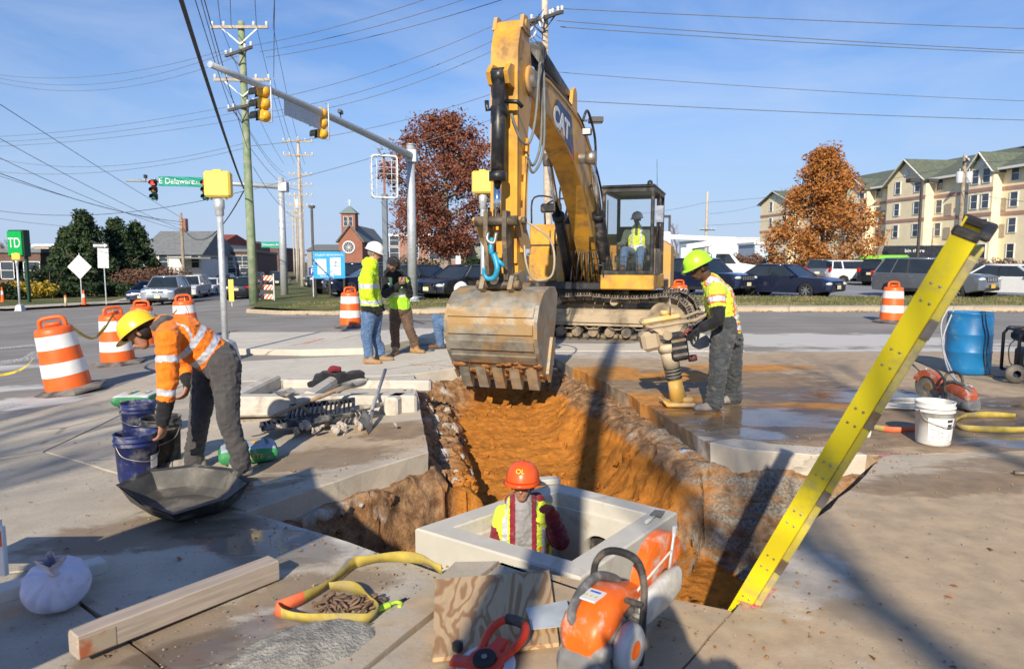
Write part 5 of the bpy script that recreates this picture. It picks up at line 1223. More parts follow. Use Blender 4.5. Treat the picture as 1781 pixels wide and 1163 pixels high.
m = MB(); m.box((-1.6, 0, 2.1), (.7, .7, .7), None, .05); m.build('turret', WHTP, o)
m = MB(); m.bar((-1.6, 0, 2.5), (1.4, 0, 2.95), .32, .34, bev=.03); m.bar((1.4, .3, 2.95), (-2.6, .3, 3.15), .28, .30, bev=.03); m.build('lift_arm', WHTP, o)
m = MB(); m.bar((-1.7, 0, 2.2), (.2, 0, 2.68), .12, .12); m.build('lift_cylinder', BLK, o)
m = MB(); m.box((-2.9, .3, 3.05), (.6, .6, .9), None, .08); m.build('bucket', WHTP, o)
for x in (2.0, -1.9):
    for s in (-1, 1):
        w = bpy.data.objects.new('wheel', TYM); COL.objects.link(w); w.parent = o; w.location = (x, s * .88, .4); w.scale = (1.2, 1, 1.2); w.rotation_euler = (0, 0, 0 if s > 0 else PI)
# ---------------------------------------------------------------- channelizer drums and tape
TAPE = mat('caution_tape', (.58, .43, .04), .5, 0, .15, 5, 0, dirt=(.05, .05, .03), damt=.3, dscale=9)
DBASE = mat('drum_base_rubber', (.09, .085, .08), .85, 0, .3, 6, .3, 40, .01, (.24, .21, .18), .5, 3)
def drum(label, loc, rz=0, tilt=(0, 0), sc=1.0):
    o = thing('traffic_drum', label, 'traffic drum', loc, rz, 'orange traffic drums'); o.rotation_euler = (tilt[0], tilt[1], rz); o.scale = (sc, sc, sc)
    prof = [(.29, .05), (.283, .26), (.279, .28), (.268, .46), (.264, .48), (.254, .66), (.250, .68), (.241, .84), (.235, .90), (.215, .93), (.0, .935)]
    m = MB(); m.lathe(prof, 26); b = m.build('body', ORG, o)
    for (z0, z1, r0, r1) in ((.26, .45, .2845, .2715), (.64, .83, .2575, .2445)):
        m = MB(); m.lathe([(r0, z0), (r1, z1)], 26); m.build('reflective_band', WHITE, b, fix=False)
    m = MB(); m.tube(bez([(-.16, 0, .92), (-.15, 0, 1.02), (-.09, 0, 1.06), (.09, 0, 1.06), (.15, 0, 1.02), (.16, 0, .92)], 5), .028, 8); m.tube([(-.1, 0, .97), (.1, 0, .97)], .03, 6); m.build('handle', ORG, o)
    m = MB(); rg = lambda r, z: [V(r * math.cos(2 * PI * k / 8 + PI / 8), r * math.sin(2 * PI * k / 8 + PI / 8), z) for k in range(8)]
    m.loft([rg(.46, 0), rg(.46, .03), rg(.36, .065), rg(.30, .075)], True, 0, False); m.build('rubber_base', DBASE, o); return o
db = gt(122, 680); drum('leaning orange drum nearest the cement bag, cord tied on', db, .3, (R(2), R(-9)), 1.02)
d2 = gt(206, 632); drum('orange drum behind the yellow hard hat, tape on its handle', d2, 1.0, (0, R(-3)))
d3 = gt(250, 602); drum('orange drum half hidden by the yellow hard hat', d3, .2, (0, 0), 1.0)
d4 = gt(326, 590); drum('orange drum on the asphalt between two taped drums and the signal post', d4, .5, (0, R(-3)), 1.05)
drum('orange drum on the road beside the white helmeted man', gt(610, 568), .7)
drum('orange drum on the road in front of the parked crossover', gt(1550, 560), .2, (0, R(1)), 1.0)
drum('orange drum whose top shows behind the excavator track', at(1180, 535, 20) * V(1, 1, 0) if False else V(at(1180, 535, 20).x, 20, 0), .4)
def tape(label, pts, w=.035):
    P = bez(pts, 10); m = MB(); vs = []
    for i, p in enumerate(P): a = .5 + i * .25; vs += [p + V(0, .02 * math.sin(a), w / 2), p - V(0, .02 * math.sin(a), w / 2)]
    m.add(vs, [(2 * i, 2 * i + 1, 2 * i + 3, 2 * i + 2) for i in range(len(P) - 1)], 0, True); return m.build('caution_tape', TAPE, None, label, 'tape', 'caution tape between the drums', fix=False)
tp = [d + V(0, 0, .98) for d in (db, d2, d3, d4)]
tape('yellow caution tape sagging between the leaning drum and the next', [tp[0], tp[0].lerp(tp[1], .5) - V(0, 0, .35), tp[1]])
tape('yellow caution tape trailing off the leaning drum to the left', [tp[0] - V(.1, .25, .1), tp[0] + V(-1.0, .3, -.75), tp[0] + V(-2.6, .3, -.85)])
tape('yellow caution tape drooping between the two far drums', [tp[2], tp[2].lerp(tp[3], .5) - V(0, 0, .4), tp[3]])
tape('yellow caution tape hanging down the second drum', [tp[1] + V(.0, -.06, .05), tp[1] + V(-.05, -.30, -.25), tp[1] + V(-.15, -.36, -.42)])
tape('yellow caution tape hanging down the drum by the signal post', [tp[3] + V(.0, -.06, .08), tp[3] + V(.12, -.26, -.15), tp[3] + V(.15, -.32, -.4)])
# ---------------------------------------------------------------- the excavator: local X to the viewer's right, -Y forward, Z up
EXC = V(1.96, 15.65, -.02); ERZ = R(-18.5)
ex = thing('excavator', 'yellow crawler excavator with black cab, raised boom and muddy bucket over the pit', 'excavator', EXC, ERZ)
SD = mrot('Z', -PI / 2)          # maps (d, lateral, z) of a side profile to local space
MUDC = (.40, .30, .19)
YELD = mat('dusty_yellow', (.60, .31, .05), .6, 0, .12, 2.5, .2, 40, .004, MUDC, .45, 1.5)
UNDER = mat('muddy_undercarriage', (.20, .16, .11), .85, .1, .35, 4, .4, 30, .01, (.46, .36, .24), .65, 2)
TRK = mat('track_steel', (.13, .115, .10), .6, .5, .3, 8, .3, 40, .006, (.38, .28, .17), .45, 4)
BKT = mat('bucket_steel', (.30, .28, .235), .55, .4, .35, 5, .45, 30, .008, (.42, .27, .12), .45, 3.2)
MUDS = mat('clinging_soil', (.36, .17, .06), .95, 0, .35, 12, .8, 30, .02)
GRIME = mat('grimy_steel', (.10, .08, .06), .6, .3, .3, 7, .3, 40, .005, (.36, .25, .14), .4, 4)
def P(d, lat, z): return V(lat, -d, z)
# tracks
sh = MB(); sh.box((0, 0, .015), (.178, .70, .03)); 
for x in (-.055, .0, .055): sh.box((x, 0, .05), (.018, .70, .045))
SHOE = sh.mesh('track_shoe', TRK); fixn(SHOE)
lk = MB(); lk.box((0, 0, -.05), (.185, .05, .09), None, .015); LINK = lk.mesh('link', TRK)
for side, yy in ((0, -1.2), (1, 1.2)):
    m = MB(); m.box((0, yy, .47), (3.2, .34, .34), None, .05); m.prism([(-1.4, .38), (-1.35, .64), (1.35, .62), (1.4, .4), (1.2, .3), (-1.2, .3)], yy - .20, yy + .20); m.box((0, yy - .22, .45), (2.6, .05, .16)); tr = m.build('track', UNDER, ex, label='muddy crawler track frame')
    for xs, nm in ((1.66, 'idler'), (-1.66, 'sprocket')):
        m = MB(); M = mtr(xs, yy, .475) @ mrot('X', PI / 2); m.lathe([(.0, -.15), (.12, -.15), (.13, -.11), (.30, -.10), (.33, -.13), (.37, -.12), (.37, .12), (.33, .13), (.30, .10), (.13, .11), (.12, .15), (.0, .15)], 26, M); m.build(nm, UNDER, tr)
    for k in range(8):
        m = MB(); m.cyl((-1.2 + k * .345, yy - .24, .17), (-1.2 + k * .345, yy + .24, .17), .10, .10, 12); m.build('roller', TRK, tr)
    for x in (-.6, .6): m = MB(); m.cyl((x, yy - .2, .80), (x, yy + .2, .80), .08, .08, 12); m.build('carrier_roller', UNDER, tr)
    for k in range(5): m = MB(); m.tube([(-1.0 + k * .5, yy - .26, .30), (-.92 + k * .5, yy - .27, .24), (-.74 + k * .5, yy - .27, .24), (-.66 + k * .5, yy - .26, .30)], .018, 6); m.build('roller_guard', TRK, tr)
    # shoe path
    r = .445; L = 3.32; pts = []
    def path(s):
        a = PI * r
        if s < L: return V(-L / 2 + s, 0, .475 + r - .055 * (math.sin(PI * (s / L * 2 % 1)) if True else 0)), 0.0
        s -= L
        if s < a: t = s / r; return V(L / 2 + r * math.sin(t), 0, .475 + r * math.cos(t)), t
        s -= a
        if s < L: return V(L / 2 - s, 0, .475 - r), PI
        s -= L; t = s / r; return V(-L / 2 - r * math.sin(t), 0, .475 - r * math.cos(t)), PI + t
    tot = 2 * L + 2 * PI * r; n = int(tot / .19)
    for k in range(n):
        p, t = path(tot * k / n); o = bpy.data.objects.new('track_shoe', SHOE); COL.objects.link(o); o.parent = tr; o.location = (p.x, yy, p.z); o.rotation_euler = (0, t, 0)
    m = MB()
    for k in range(n):
        p, t = path(tot * k / n)
        for s in (-.11, .11): m.box((0, 0, -.05), (.17, .05, .085), mtr(p.x, yy + s, p.z) @ mrot('Y', t), .012)
    m.build('chain', TRK, tr, kind='stuff', fix=False)
m = MB(); m.box((0, 0, .62), (1.5, 2.1, .36), None, .08); m.build('car_body', UNDER, ex)
m = MB(); m.cyl((0, 0, .78), (0, 0, 1.05), .68, .68, 28); m.build('slewing_ring', TRK, ex)
m = MB(); m.box((0, .55, 1.12), (2.72, 4.0, .16), None, .02); m.build('platform', BLK, ex)
m = MB(); m.prism([(-1.4, 1.0), (-1.4, 2.0), (-1.2, 2.15), (1.2, 2.15), (1.4, 2.0), (1.4, 1.0)], 1.9, 2.75); m.build('counterweight', YELD, ex)
m = MB(); m.box((-.3, 1.1, 1.72), (2.1, 1.6, 1.05), None, .06); m.build('engine_hood', YEL, ex)
# storage / tank boxes left of the boom
m = MB(); m.box((-.93, -.05, 1.78), (.93, 1.5, 1.30), None, .03); tk = m.build('tank_box', YEL, ex)
m = MB(); m.box((-.90, -.93, 1.48), (.86, .3, .58), None, .03); m.build('tool_box', YEL, ex)
m = MB(); m.box((-.5, -1.0, 1.47), (.34, .36, .75), None, .02); m.build('side_panel', YELD, ex)
m = MB()
for k in range(4): m.box((-.42, -1.186, 1.22 + k * .10), (.18, .012, .05))
m.build('vent', BLK, ex, kind='stuff')
m = MB(); m.cyl((-.42, -1.185, 1.72), (-.42, -1.20, 1.72), .09, .09, 14); m.build('filler_cap', STEEL, ex)
m = MB()
for z in (1.45, 1.98): m.box((-.92, -.812, z), (.86, .02, .025))
m.box((-.92, -.812, 1.75), (.02, .02, 1.1)); m.build('panel_seam', BLK, tk)
m = MB(); m.box((-1.15, -1.22, .98), (.42, .06, .1), None, .01); m.build('reflector', mat('reflector_red', (.55, .02, .02), .3), ex)
m = MB(); m.box((-.4, -1.25, .98), (1.0, .1, .16), None, .01); m.build('front_beam', BLK, ex)
for pts in ([(-1.38, -.7, 2.42), (-1.32, -.7, 3.02), (-.75, -.7, 2.92), (-.75, -.7, 2.42)], [(-1.05, -.75, 2.42), (-1.02, -.75, 2.86), (-.55, -.72, 2.95), (-.5, -.72, 2.42)], [(-.72, -.72, 2.42), (-.72, -.72, 3.22), (-.5, -.72, 3.2), (-.5, -.72, 2.42)], [(-.72, -1.1, 1.75), (-.72, -1.12, 2.28), (-.58, -1.12, 2.28), (-.52, -1.12, 1.65)]):
    m = MB(); m.tube(bez(pts, 5), .02, 7); m.build('handrail', BLK, ex)
m = MB(); m.box((-.98, -.74, 2.78), (.36, .08, .2), None, .04); m.build('mirror', BLK, ex)
m = MB(); m.lathe([(.14, 0), (.10, .2), (.05, .35), (.05, .42)], 12, mtr(-.62, -.4, 2.42)); m.build('pre_cleaner', BLK, ex)
# boom
BP = [(.15, 1.20), (.05, 1.45), (.12, 1.75), (.55, 2.45), (1.10, 3.15), (1.75, 3.72), (2.40, 4.05), (3.1, 4.22), (4.2, 4.32), (5.4, 4.38), (6.35, 4.36), (6.68, 4.30), (6.80, 4.12), (6.72, 3.95), (6.45, 3.92), (5.4, 3.80), (4.3, 3.60), (3.4, 3.34), (2.75, 3.02), (2.1, 2.54), (1.4, 1.90), (.75, 1.32), (.45, 1.12)]
m = MB(); m.prism(BP, -.185, .185, SD); boom = m.build('boom', YEL, ex)
m = MB()
for s in (-1, 1):
    for i in range(1, 11): a, b = BP[i], BP[i + 1]; m.bar(P(a[0], s * .192, a[1] - .03), P(b[0], s * .192, b[1] - .03), .02, .05)
    for i in range(14, 21): a, b = BP[i], BP[i + 1]; m.bar(P(a[0], s * .192, a[1] + .03), P(b[0], s * .192, b[1] + .03), .02, .05)
m.build('weld_edge', YELD, boom, kind='stuff')
m = MB(); m.cyl(P(.35, -.36, 1.45), P(.35, .36, 1.45), .13, .13, 16); m.build('foot_pin', STEEL, boom); m = MB(); m.cyl(P(2.85, -.46, 3.50), P(2.85, .46, 3.50), .10, .10, 14); m.build('boom_pin', STEEL, boom)
m = MB(); m.cyl(P(6.62, -.30, 4.12), P(6.62, .30, 4.12), .11, .11, 16); m.build('stick_pin', STEEL, boom)
# decal on the viewer's right of the boom
NAVYD = mat('decal_navy', (.014, .025, .09), .4, 0, .1, 5, 0)
up_ = lambda d: 4.24 + (d - 4.2) * .05; lo_ = lambda d: 3.62 + (d - 4.2) * .17
m = MB(); m.add([P(d, .202, z) for d, z in ((3.45, 3.42), (3.70, 4.10), (4.85, 4.20), (5.08, 4.02), (4.85, 3.76), (4.6, 3.68))], [(0, 1, 2, 3, 4, 5)]); dc = m.build('decal', NAVYD, boom)
m = MB(); m.add([P(d, .203, z) for d, z in ((3.28, 3.38), (3.46, 3.42), (3.64, 3.80), (3.52, 3.62))], [(0, 1, 2, 3)]); m.build('decal_corner', mat('decal_red', (.55, .02, .05), .4), dc)
m = MB(); m.add([P(d, .206, z) for d, z in ((4.02, 3.62), (4.32, 3.69), (4.16, 3.86))], [(0, 1, 2)]); m.build('decal_triangle', YEL, dc)
TM = Matrix(((0, 0, 1, .206), (1, 0, 0, -4.22), (0, 1, 0, 3.86), (0, 0, 0, 1)))   # text x -> local +Y, facing local +X
text('decal_letters', 'CAT', .42, dc, WHITE, TM @ mrot('Z', R(-7)), .002, True, 1.25, .016)
# boom cylinders
for s in (-1, 1):
    a = P(1.05, s * .40, 1.12); b = P(2.85, s * .40, 3.50); c = a.lerp(b, .60)
    m = MB(); m.cyl(a, c, .10, .10, 16); m.cyl(c - (b - a).normalized() * .12, c, .125, .125, 16); cy = m.build('boom_cylinder', BLK, ex)
    m = MB(); m.cyl(c, b, .055, .055, 14); m.build('rod', CHROME, cy)
    m = MB(); m.cyl(b - V(.09, 0, 0), b + V(.09, 0, 0), .12, .12, 14); m.build('rod_eye', STEEL, cy)
    m = MB(); m.tube(bez([a + V(.12, -.05, .2), a.lerp(c, .5) + V(.13, -.06, 0), c + V(.12, -.05, -.1)], 4), .018, 6); m.build('hydraulic_pipe', BLK, cy)
# stick cylinder on top of the boom
a = P(3.2, 0, 4.55); b = P(6.86, 0, 5.00); c = a.lerp(b, .62)
m = MB(); m.prism([(2.95, 4.15), (3.0, 4.62), (3.15, 4.70), (3.35, 4.62), (3.5, 4.22)], -.16, -.10, SD); m.prism([(2.95, 4.15), (3.0, 4.62), (3.15, 4.70), (3.35, 4.62), (3.5, 4.22)], .10, .16, SD); m.build('cylinder_bracket', YEL, boom)
m = MB(); m.cyl(a, c, .105, .105, 16); m.cyl(c - (b - a).normalized() * .14, c, .13, .13, 16); cy = m.build('stick_cylinder', BLK, ex); m = MB(); m.cyl(c, b, .06, .06, 14); m.build('rod', CHROME, cy)
# stick
SP = [(6.66, 4.98), (6.78, 5.06), (6.95, 5.04), (7.10, 4.55), (7.14, 4.1), (7.12, 3.4), (7.10, 2.4), (7.10, 1.42), (7.02, 1.28), (6.88, 1.28), (6.80, 1.40), (6.78, 2.4), (6.66, 3.4), (6.46, 3.92), (6.42, 4.15), (6.50, 4.4)]
m = MB(); m.prism(SP, -.19, .19, SD); stick = m.build('stick', YEL, ex)
m = MB()
for s in (-1, 1): m.prism([(6.62, 4.86), (6.66, 5.10), (6.78, 5.18), (6.92, 5.16), (7.0, 4.9)], s * .19 - .025, s * .19 + .025, SD)
m.cyl(P(6.82, -.24, 5.02), P(6.82, .24, 5.02), .09, .09, 14); m.build('stick_top_bracket', YELD, stick)
m = MB()
for s in (-1, 1): m.bar(P(7.10, s * .17, 4.0), P(7.13, s * .17, 1.6), .04, .06)
m.build('stick_rib', YEL, stick)
m = MB(); m.lathe([(.0, 0), (.20, 0), (.22, .03), (.16, .05), (.0, .05)], 18, mtr(.19, -6.62, 4.12) @ mrot('Y', PI / 2)); m.build('pivot_boss', YELD, stick)
for k in range(4):
    z = 3.05 - k * .35; m = MB(); m.bar(P(6.9 + .03 * k, .205, z), P(6.9 + .03 * k, .205, z - .25), .05, .05); m.build('pipe_clamp', YEL, stick)
m = MB(); m.tube(bez([P(6.72, .22, 3.3), P(6.86, .225, 2.6), P(6.90, .225, 2.0)], 5), .022, 7); m.tube(bez([P(6.80, .22, 3.3), P(6.94, .225, 2.6), P(6.97, .225, 2.05)], 5), .022, 7); m.build('steel_pipe', YEL, stick)
# bucket cylinder in front of the stick
a = P(7.32, 0, 4.02); b = P(7.42, 0, 2.15); c = a.lerp(b, .72)
m = MB(); m.prism([(7.1, 3.9), (7.34, 3.92), (7.42, 4.06), (7.30, 4.18), (7.08, 4.2)], -.15, -.09, SD); m.prism([(7.1, 3.9), (7.34, 3.92), (7.42, 4.06), (7.30, 4.18), (7.08, 4.2)], .09, .15, SD); m.build('cylinder_bracket', YEL, stick)
m = MB(); m.cyl(a, c, .092, .092, 18); m.cyl(c - V(0, 0, -.12), c, .115, .115, 18); m.lathe([(.0, -.08), (.11, -.08), (.11, .08), (.0, .08)], 14, mtr(a) @ mrot('Y', PI / 2)); m.cyl(a + V(0, 0, -.38), a + V(0, 0, -.50), .112, .112, 18); bc = m.build('bucket_cylinder', BLK, ex)
m = MB(); m.cyl(c, b, .052, .052, 14); m.build('rod', CHROME, bc)
m = MB(); m.tube([a + V(-.09, 0, -.4), a + V(-.16, -.02, -.42), a + V(-.17, -.02, -.30)], .03, 8); m.build('port_fitting', BLK, bc); m = MB(); m.tube([a + V(.09, 0, -.32), a + V(.25, 0, -.34), a + V(.3, .05, -.4)], .03, 8); m.build('port_fitting', BLK, bc)
# linkage
m = MB(); m.cyl(P(7.42, -.30, 2.15), P(7.42, .30, 2.15), .068, .068, 16); m.cyl(P(7.42, .34, 2.15), P(7.42, .40, 2.15), .05, .05, 8); lkp = m.build('link_pin', GRIME, ex)
for s in (-1, 1):
    m = MB(); m.bar(P(7.42, s * .29, 2.20), P(6.98, s * .27, 1.80), .06, .15, up=(1, 0, 0), bev=.02); m.build('side_link', YELD, ex)
m = MB()
for s in (-1, 1): m.prism([(7.34, 2.28), (7.5, 2.28), (7.52, 1.95), (7.44, 1.38), (7.30, 1.30), (7.2, 1.38), (7.30, 1.95)], s * .13 - .03, s * .13 + .03, SD)
m.cyl(P(7.32, -.26, 1.38), P(7.32, .26, 1.38), .07, .07, 12); m.build('power_link', GRIME, ex)
# lifting hook
TEAL = mat('hook_blue', (.02, .30, .48), .4, 0, .15, 10, .1)
m = MB(); m.tube(bez([P(7.56, -.02, 1.92), P(7.60, -.02, 1.80), P(7.60, -.01, 1.72)], 3), [.035] * 7, 8); m.tube(bez([P(7.60, .02, 1.72), P(7.62, .06, 1.62), P(7.64, .08, 1.52), P(7.64, .04, 1.42), P(7.64, -.05, 1.40), P(7.64, -.10, 1.46), P(7.64, -.10, 1.54)], 4), [.042 - .0007 * i for i in range(25)], 8); m.tube([P(7.62, .06, 1.66), P(7.62, .17, 1.56)], .028, 6); m.build('lifting_hook', TEAL, ex)
m = MB(); m.tube(bez([P(7.56, -.07, 2.0), P(7.6, -.07, 1.9), P(7.6, .02, 1.86), P(7.58, .05, 2.0)], 4), .026, 7); m.build('shackle', STEEL, ex)
# bucket
BW = .60; cur = [(6.72, 1.30), (6.85, 1.42), (7.15, 1.42), (7.42, 1.34), (7.62, 1.16), (7.72, .92), (7.72, .66), (7.62, .42), (7.46, .20), (7.28, .02), (7.18, -.06)]
inn = [(6.80, 1.28), (6.88, 1.36), (7.13, 1.36), (7.38, 1.29), (7.56, 1.12), (7.66, .91), (7.66, .67), (7.57, .45), (7.42, .24), (7.25, .06), (7.18, -.02)]
m = MB(); n = len(cur); vs = []
for x in (-BW, BW): vs += [P(d, x, z) for d, z in cur] + [P(d, x, z) for d, z in inn]
fs = []
for k in range(n - 1): fs += [(k, k + 1, 2 * n + k + 1, 2 * n + k), (n + k, 3 * n + k, 3 * n + k + 1, n + k + 1)]
fs += [(n - 1, 2 * n - 1, 4 * n - 1, 3 * n - 1), (0, 2 * n, 3 * n, n)]
m.add(vs, fs, 0, True); bk = m.build('bucket', BKT, ex, label='scuffed steel digging bucket smeared with orange soil')
for s in (-1, 1):
    m = MB(); m.prism(cur + [(6.98, .42), (6.80, .85)], s * (BW - .0), s * (BW + .045), SD); m.build('side_plate', BKT, bk)
    m = MB(); m.prism([(7.18, -.10), (7.30, .06), (7.10, .62), (6.95, .60), (7.0, .3)], s * (BW + .046), s * (BW + .085), SD); m.build('side_cutter', BKT, bk)
for j, (i0, i1) in enumerate(((4, 5), (5, 6), (6, 7), (7, 8))):
    a, b = cur[i0], cur[i1]; mx_ = ((a[0] + b[0]) / 2, (a[1] + b[1]) / 2); dd = V(b[0] - a[0], b[1] - a[1], 0).normalized(); nn = V(-dd.y, dd.x, 0); nn = nn if nn.x > 0 else -nn
    m = MB(); c0 = mx_; h_ = .075
    m.prism([(c0[0] - dd.x * h_, c0[1] - dd.y * h_), (c0[0] + dd.x * h_, c0[1] + dd.y * h_), (c0[0] + dd.x * h_ + nn.x * .03, c0[1] + dd.y * h_ + nn.y * .03), (c0[0] - dd.x * h_ + nn.x * .03, c0[1] - dd.y * h_ + nn.y * .03)], -BW + .01, BW - .01, SD); m.build('wear_plate', BKT, bk)
m = MB(); m.prism([(7.52, .27), (7.18, -.10), (7.14, -.05), (7.46, .30)], -BW, BW, SD); m.build('cutting_lip', BKT, bk)
for k in range(5):
    x = -BW + .12 + k * (2 * BW - .24) / 4
    m = MB(); m.prism([(7.44, .14), (7.38, -.02), (7.28, -.22), (7.24, -.22), (7.20, .0), (7.30, .14)], x - .07, x + .07, SD); m.build('tooth', BKT, bk)
for s in (-.2, .2):
    m = MB(); m.prism([(6.80, 1.40), (6.86, 1.62), (7.0, 1.68), (7.40, 1.60), (7.52, 1.40), (7.40, 1.33)], s - .03, s + .03, SD); m.build('ear', BKT, bk)
m = MB(); m.cyl(P(6.96, -.34, 1.40), P(6.96, .34, 1.40), .09, .09, 14); m.cyl(P(7.36, -.3, 1.46), P(7.36, .3, 1.46), .07, .07, 14); m.build('bucket_pin', GRIME, bk)
random.seed(3); m = MB()
for k in range(34):
    t = random.random() * .7; x = random.uniform(-BW, BW); d = 7.50 - .36 * t; z = .26 - .40 * t; g = lump(random.uniform(.03, .09), k, .35, 9, 6, .8); m.add(g.v, g.f, 0, True, mtr(P(d + .02, x, z + .0)) @ mrot('X', -.8))
m.build('stuck_soil', MUDS, bk, kind='stuff')
# hoses
HOSE = mat('hose_grey', (.16, .165, .16), .7, 0, .2, 9, .1); 
for k, pts in enumerate(([P(6.15, .26, 4.52), P(6.6, .34, 4.35), P(6.85, .36, 3.6), P(6.95, .30, 3.22), P(7.1, .22, 3.25), P(7.25, .14, 3.55)], [P(6.1, .24, 4.5), P(6.45, .36, 4.1), P(6.6, .40, 3.2), P(6.75, .3, 2.85), P(6.85, .24, 3.0)], [P(6.05, .20, 4.5), P(6.45, .32, 4.1), P(6.6, .36, 3.3), P(6.75, .30, 2.95), P(6.88, .24, 3.05)])):
    m = MB(); m.tube(bez(pts, 7), .019, 8); m.build('hydraulic_hose', HOSE, ex)
for k, (x, dz) in enumerate(((.08, .03), (.14, .05), (-.08, .03), (-.14, .06))):
    m = MB(); m.tube(bez([P(6.1, x, 4.42 + dz), P(5.0, x, 4.40 + dz), P(3.6, x, 4.30 + dz), P(2.6, x, 4.20 + dz), P(1.9, x, 3.9 + dz), P(1.0, x * 1.5, 3.15 + dz), P(.3, x * 1.6, 2.2)], 5), .022, 7); m.build('boom_line', BLK if k % 2 else mat('line_brown', (.16, .11, .07), .7), ex)
m = MB(); m.tube(bez([P(3.2, .30, 4.1), P(3.0, .36, 4.3), P(2.4, .38, 3.9), P(2.3, .36, 3.2), P(2.5, .3, 3.0)], 6), .024, 7); m.build('hydraulic_hose', BLK, ex)
m = MB(); m.tube(bez([P(7.0, .22, 2.2), P(7.0, .62, 1.9), P(7.05, .66, 1.45), P(7.1, .42, 1.38), P(7.15, .32, 1.6), P(7.0, .24, 1.95)], 6), .016, 6); m.build('return_hose', mat('hose_tan', (.40, .33, .24), .7), ex)
for k in range(7):
    x = -.33 + .11 * k; m = MB(); m.tube(bez([P(1.3, x, 1.2), P(1.35, x + .05, 1.6), P(1.2, x * .6, 2.0), P(.9, x * .5, 2.2)], 5), .02, 6); m.build('swivel_hose', BLK, ex)
for z in (1.55, 1.85, 2.1):
    m = MB(); m.tube([(.14, -1.62, z - .25), (.14, -1.66, z), (.42, -1.66, z), (.42, -1.62, z - .2)], .018, 6); m.build('grab_rail', BLK, ex)
m = MB(); m.box((0, 0, 0), (.17, .12, .13), mtr(P(2.95, .34, 3.95)), .02); wl = m.build('work_light', BLK, ex); m = MB(); m.box((0, -.065, 0), (.14, .01, .1), mtr(P(2.95, .34, 3.95))); m.build('lens', LAMP, wl)
# cab
CX0, CX1, CY0, CY1, CZ0, CZ1 = .36, 1.40, -1.55, .25, 1.36, 3.08
m = MB(); m.box(((CX0 + CX1) / 2, (CY0 + CY1) / 2, 1.21), (CX1 - CX0 + .04, CY1 - CY0, .30), None, .02); m.build('cab_base', YEL, ex)
m = MB(); pw = .07
for x in (CX0 + pw / 2, CX1 - pw / 2):
    for y in (CY0 + pw / 2, CY1 - pw / 2): m.box((x, y, (CZ0 + CZ1) / 2), (pw, pw, CZ1 - CZ0), None, .012)
m.box((CX1 - pw / 2, -.55, (CZ0 + CZ1) / 2), (pw, pw, CZ1 - CZ0), None, .012)
for z in (CZ0 + .04, CZ1 - .04):
    for y in (CY0 + pw / 2 + .002, CY1 - pw / 2 - .002): m.box(((CX0 + CX1) / 2, y, z), (CX1 - CX0 - .01, pw, .08))
    for x in (CX0 + pw / 2, CX1 - pw / 2): m.box((x, (CY0 + CY1) / 2, z), (pw, CY1 - CY0 - .01, .08))
cab = m.build('cab_frame', BLK, ex)
m = MB(); m.box(((CX0 + CX1) / 2, (CY0 + CY1) / 2, CZ1 + .02), (CX1 - CX0 + .05, CY1 - CY0 + .06, .07), None, .03); m.build('roof', BLK, cab)
m = MB(); m.box(((CX0 + CX1) / 2, CY1 - .02, 1.9), (CX1 - CX0 - .1, .05, 1.0)); m.build('rear_panel', BLK, cab)
CABG = glassmat('cab_glass', (.10, .13, .12), .03, .09)
m = MB(); m.box(((CX0 + CX1) / 2, CY0 + .025, 2.25), (CX1 - CX0 - .12, .012, 1.6)); m.build('windscreen', CABG, cab)
m = MB(); m.box((CX1 - .02, -.98, 2.25), (.012, .82, 1.6)); m.build('door_glass', CABG, cab); m = MB(); m.box((CX1 - .02, -.12, 2.4), (.012, .72, 1.2)); m.build('side_glass', CABG, cab)
m = MB(); m.box((CX0 + .02, -.65, 2.4), (.012, 1.6, 1.2)); m.build('side_glass', CABG, cab)
m = MB(); m.box((CX1 + .01, -.95, 1.62), (.03, .95, .52), None, .01); m.build('door_panel', mat('cab_brown_panel', (.12, .09, .06), .6, 0, .3, 5, .1, dirt=MUDC, damt=.4), cab)
m = MB(); m.box((CX1 + .10, -1.45, 2.55), (.05, .20, .36), None, .02); m.tube([(CX1, -1.4, 2.9), (CX1 + .1, -1.45, 2.9), (CX1 + .1, -1.45, 2.7)], .012, 6); mi_ = m.build('mirror', BLK, ex); m = MB(); m.box((CX1 + .10, -1.555, 2.55), (.16, .012, .32)); m.build('mirror_glass', CHR, mi_)
m = MB(); m.box((CX0 + .12, CY0 - .012, 2.2), (.02, .02, 1.3)); m.build('wiper', BLK, cab)
m = MB(); m.box((.88, -.25, 1.62), (.55, .55, .16), None, .05); m.box((.88, .02, 2.0), (.52, .14, .75), None, .05); m.build('seat', RUBBER, ex)
m = MB(); m.box((.55, -.55, 1.68), (.12, .5, .14), None, .03); m.box((1.2, -.55, 1.68), (.12, .5, .14), None, .03); m.build('console', BLK, ex)
for x in (.55, 1.2): m = MB(); m.cyl((x, -.72, 1.74), (x, -.76, 1.98), .022, .03, 8); m.build('joystick', RUBBER, ex)
m = MB(); m.lathe([(.06, 0), (.05, .08), (.0, .11)], 10, mtr(1.28, -1.35, CZ1 + .05)); m.build('beacon', BLK, cab)
m = MB(); m.cyl((1.3, -.3, CZ1), (1.28, -.3, CZ1 + .7), .006, .004, 5); m.build('aerial', BLK, cab)
m = MB()
for k in range(6): m.bar((.62 + .09 * k, -1.42, 1.40), (.62 + .09 * k, -1.42, 1.75), .012, .012)
for k in range(4): m.bar((.6, -1.42, 1.42 + .1 * k), (1.09, -1.42, 1.42 + .1 * k), .012, .012)
m.build('foot_grille', BLK, cab)

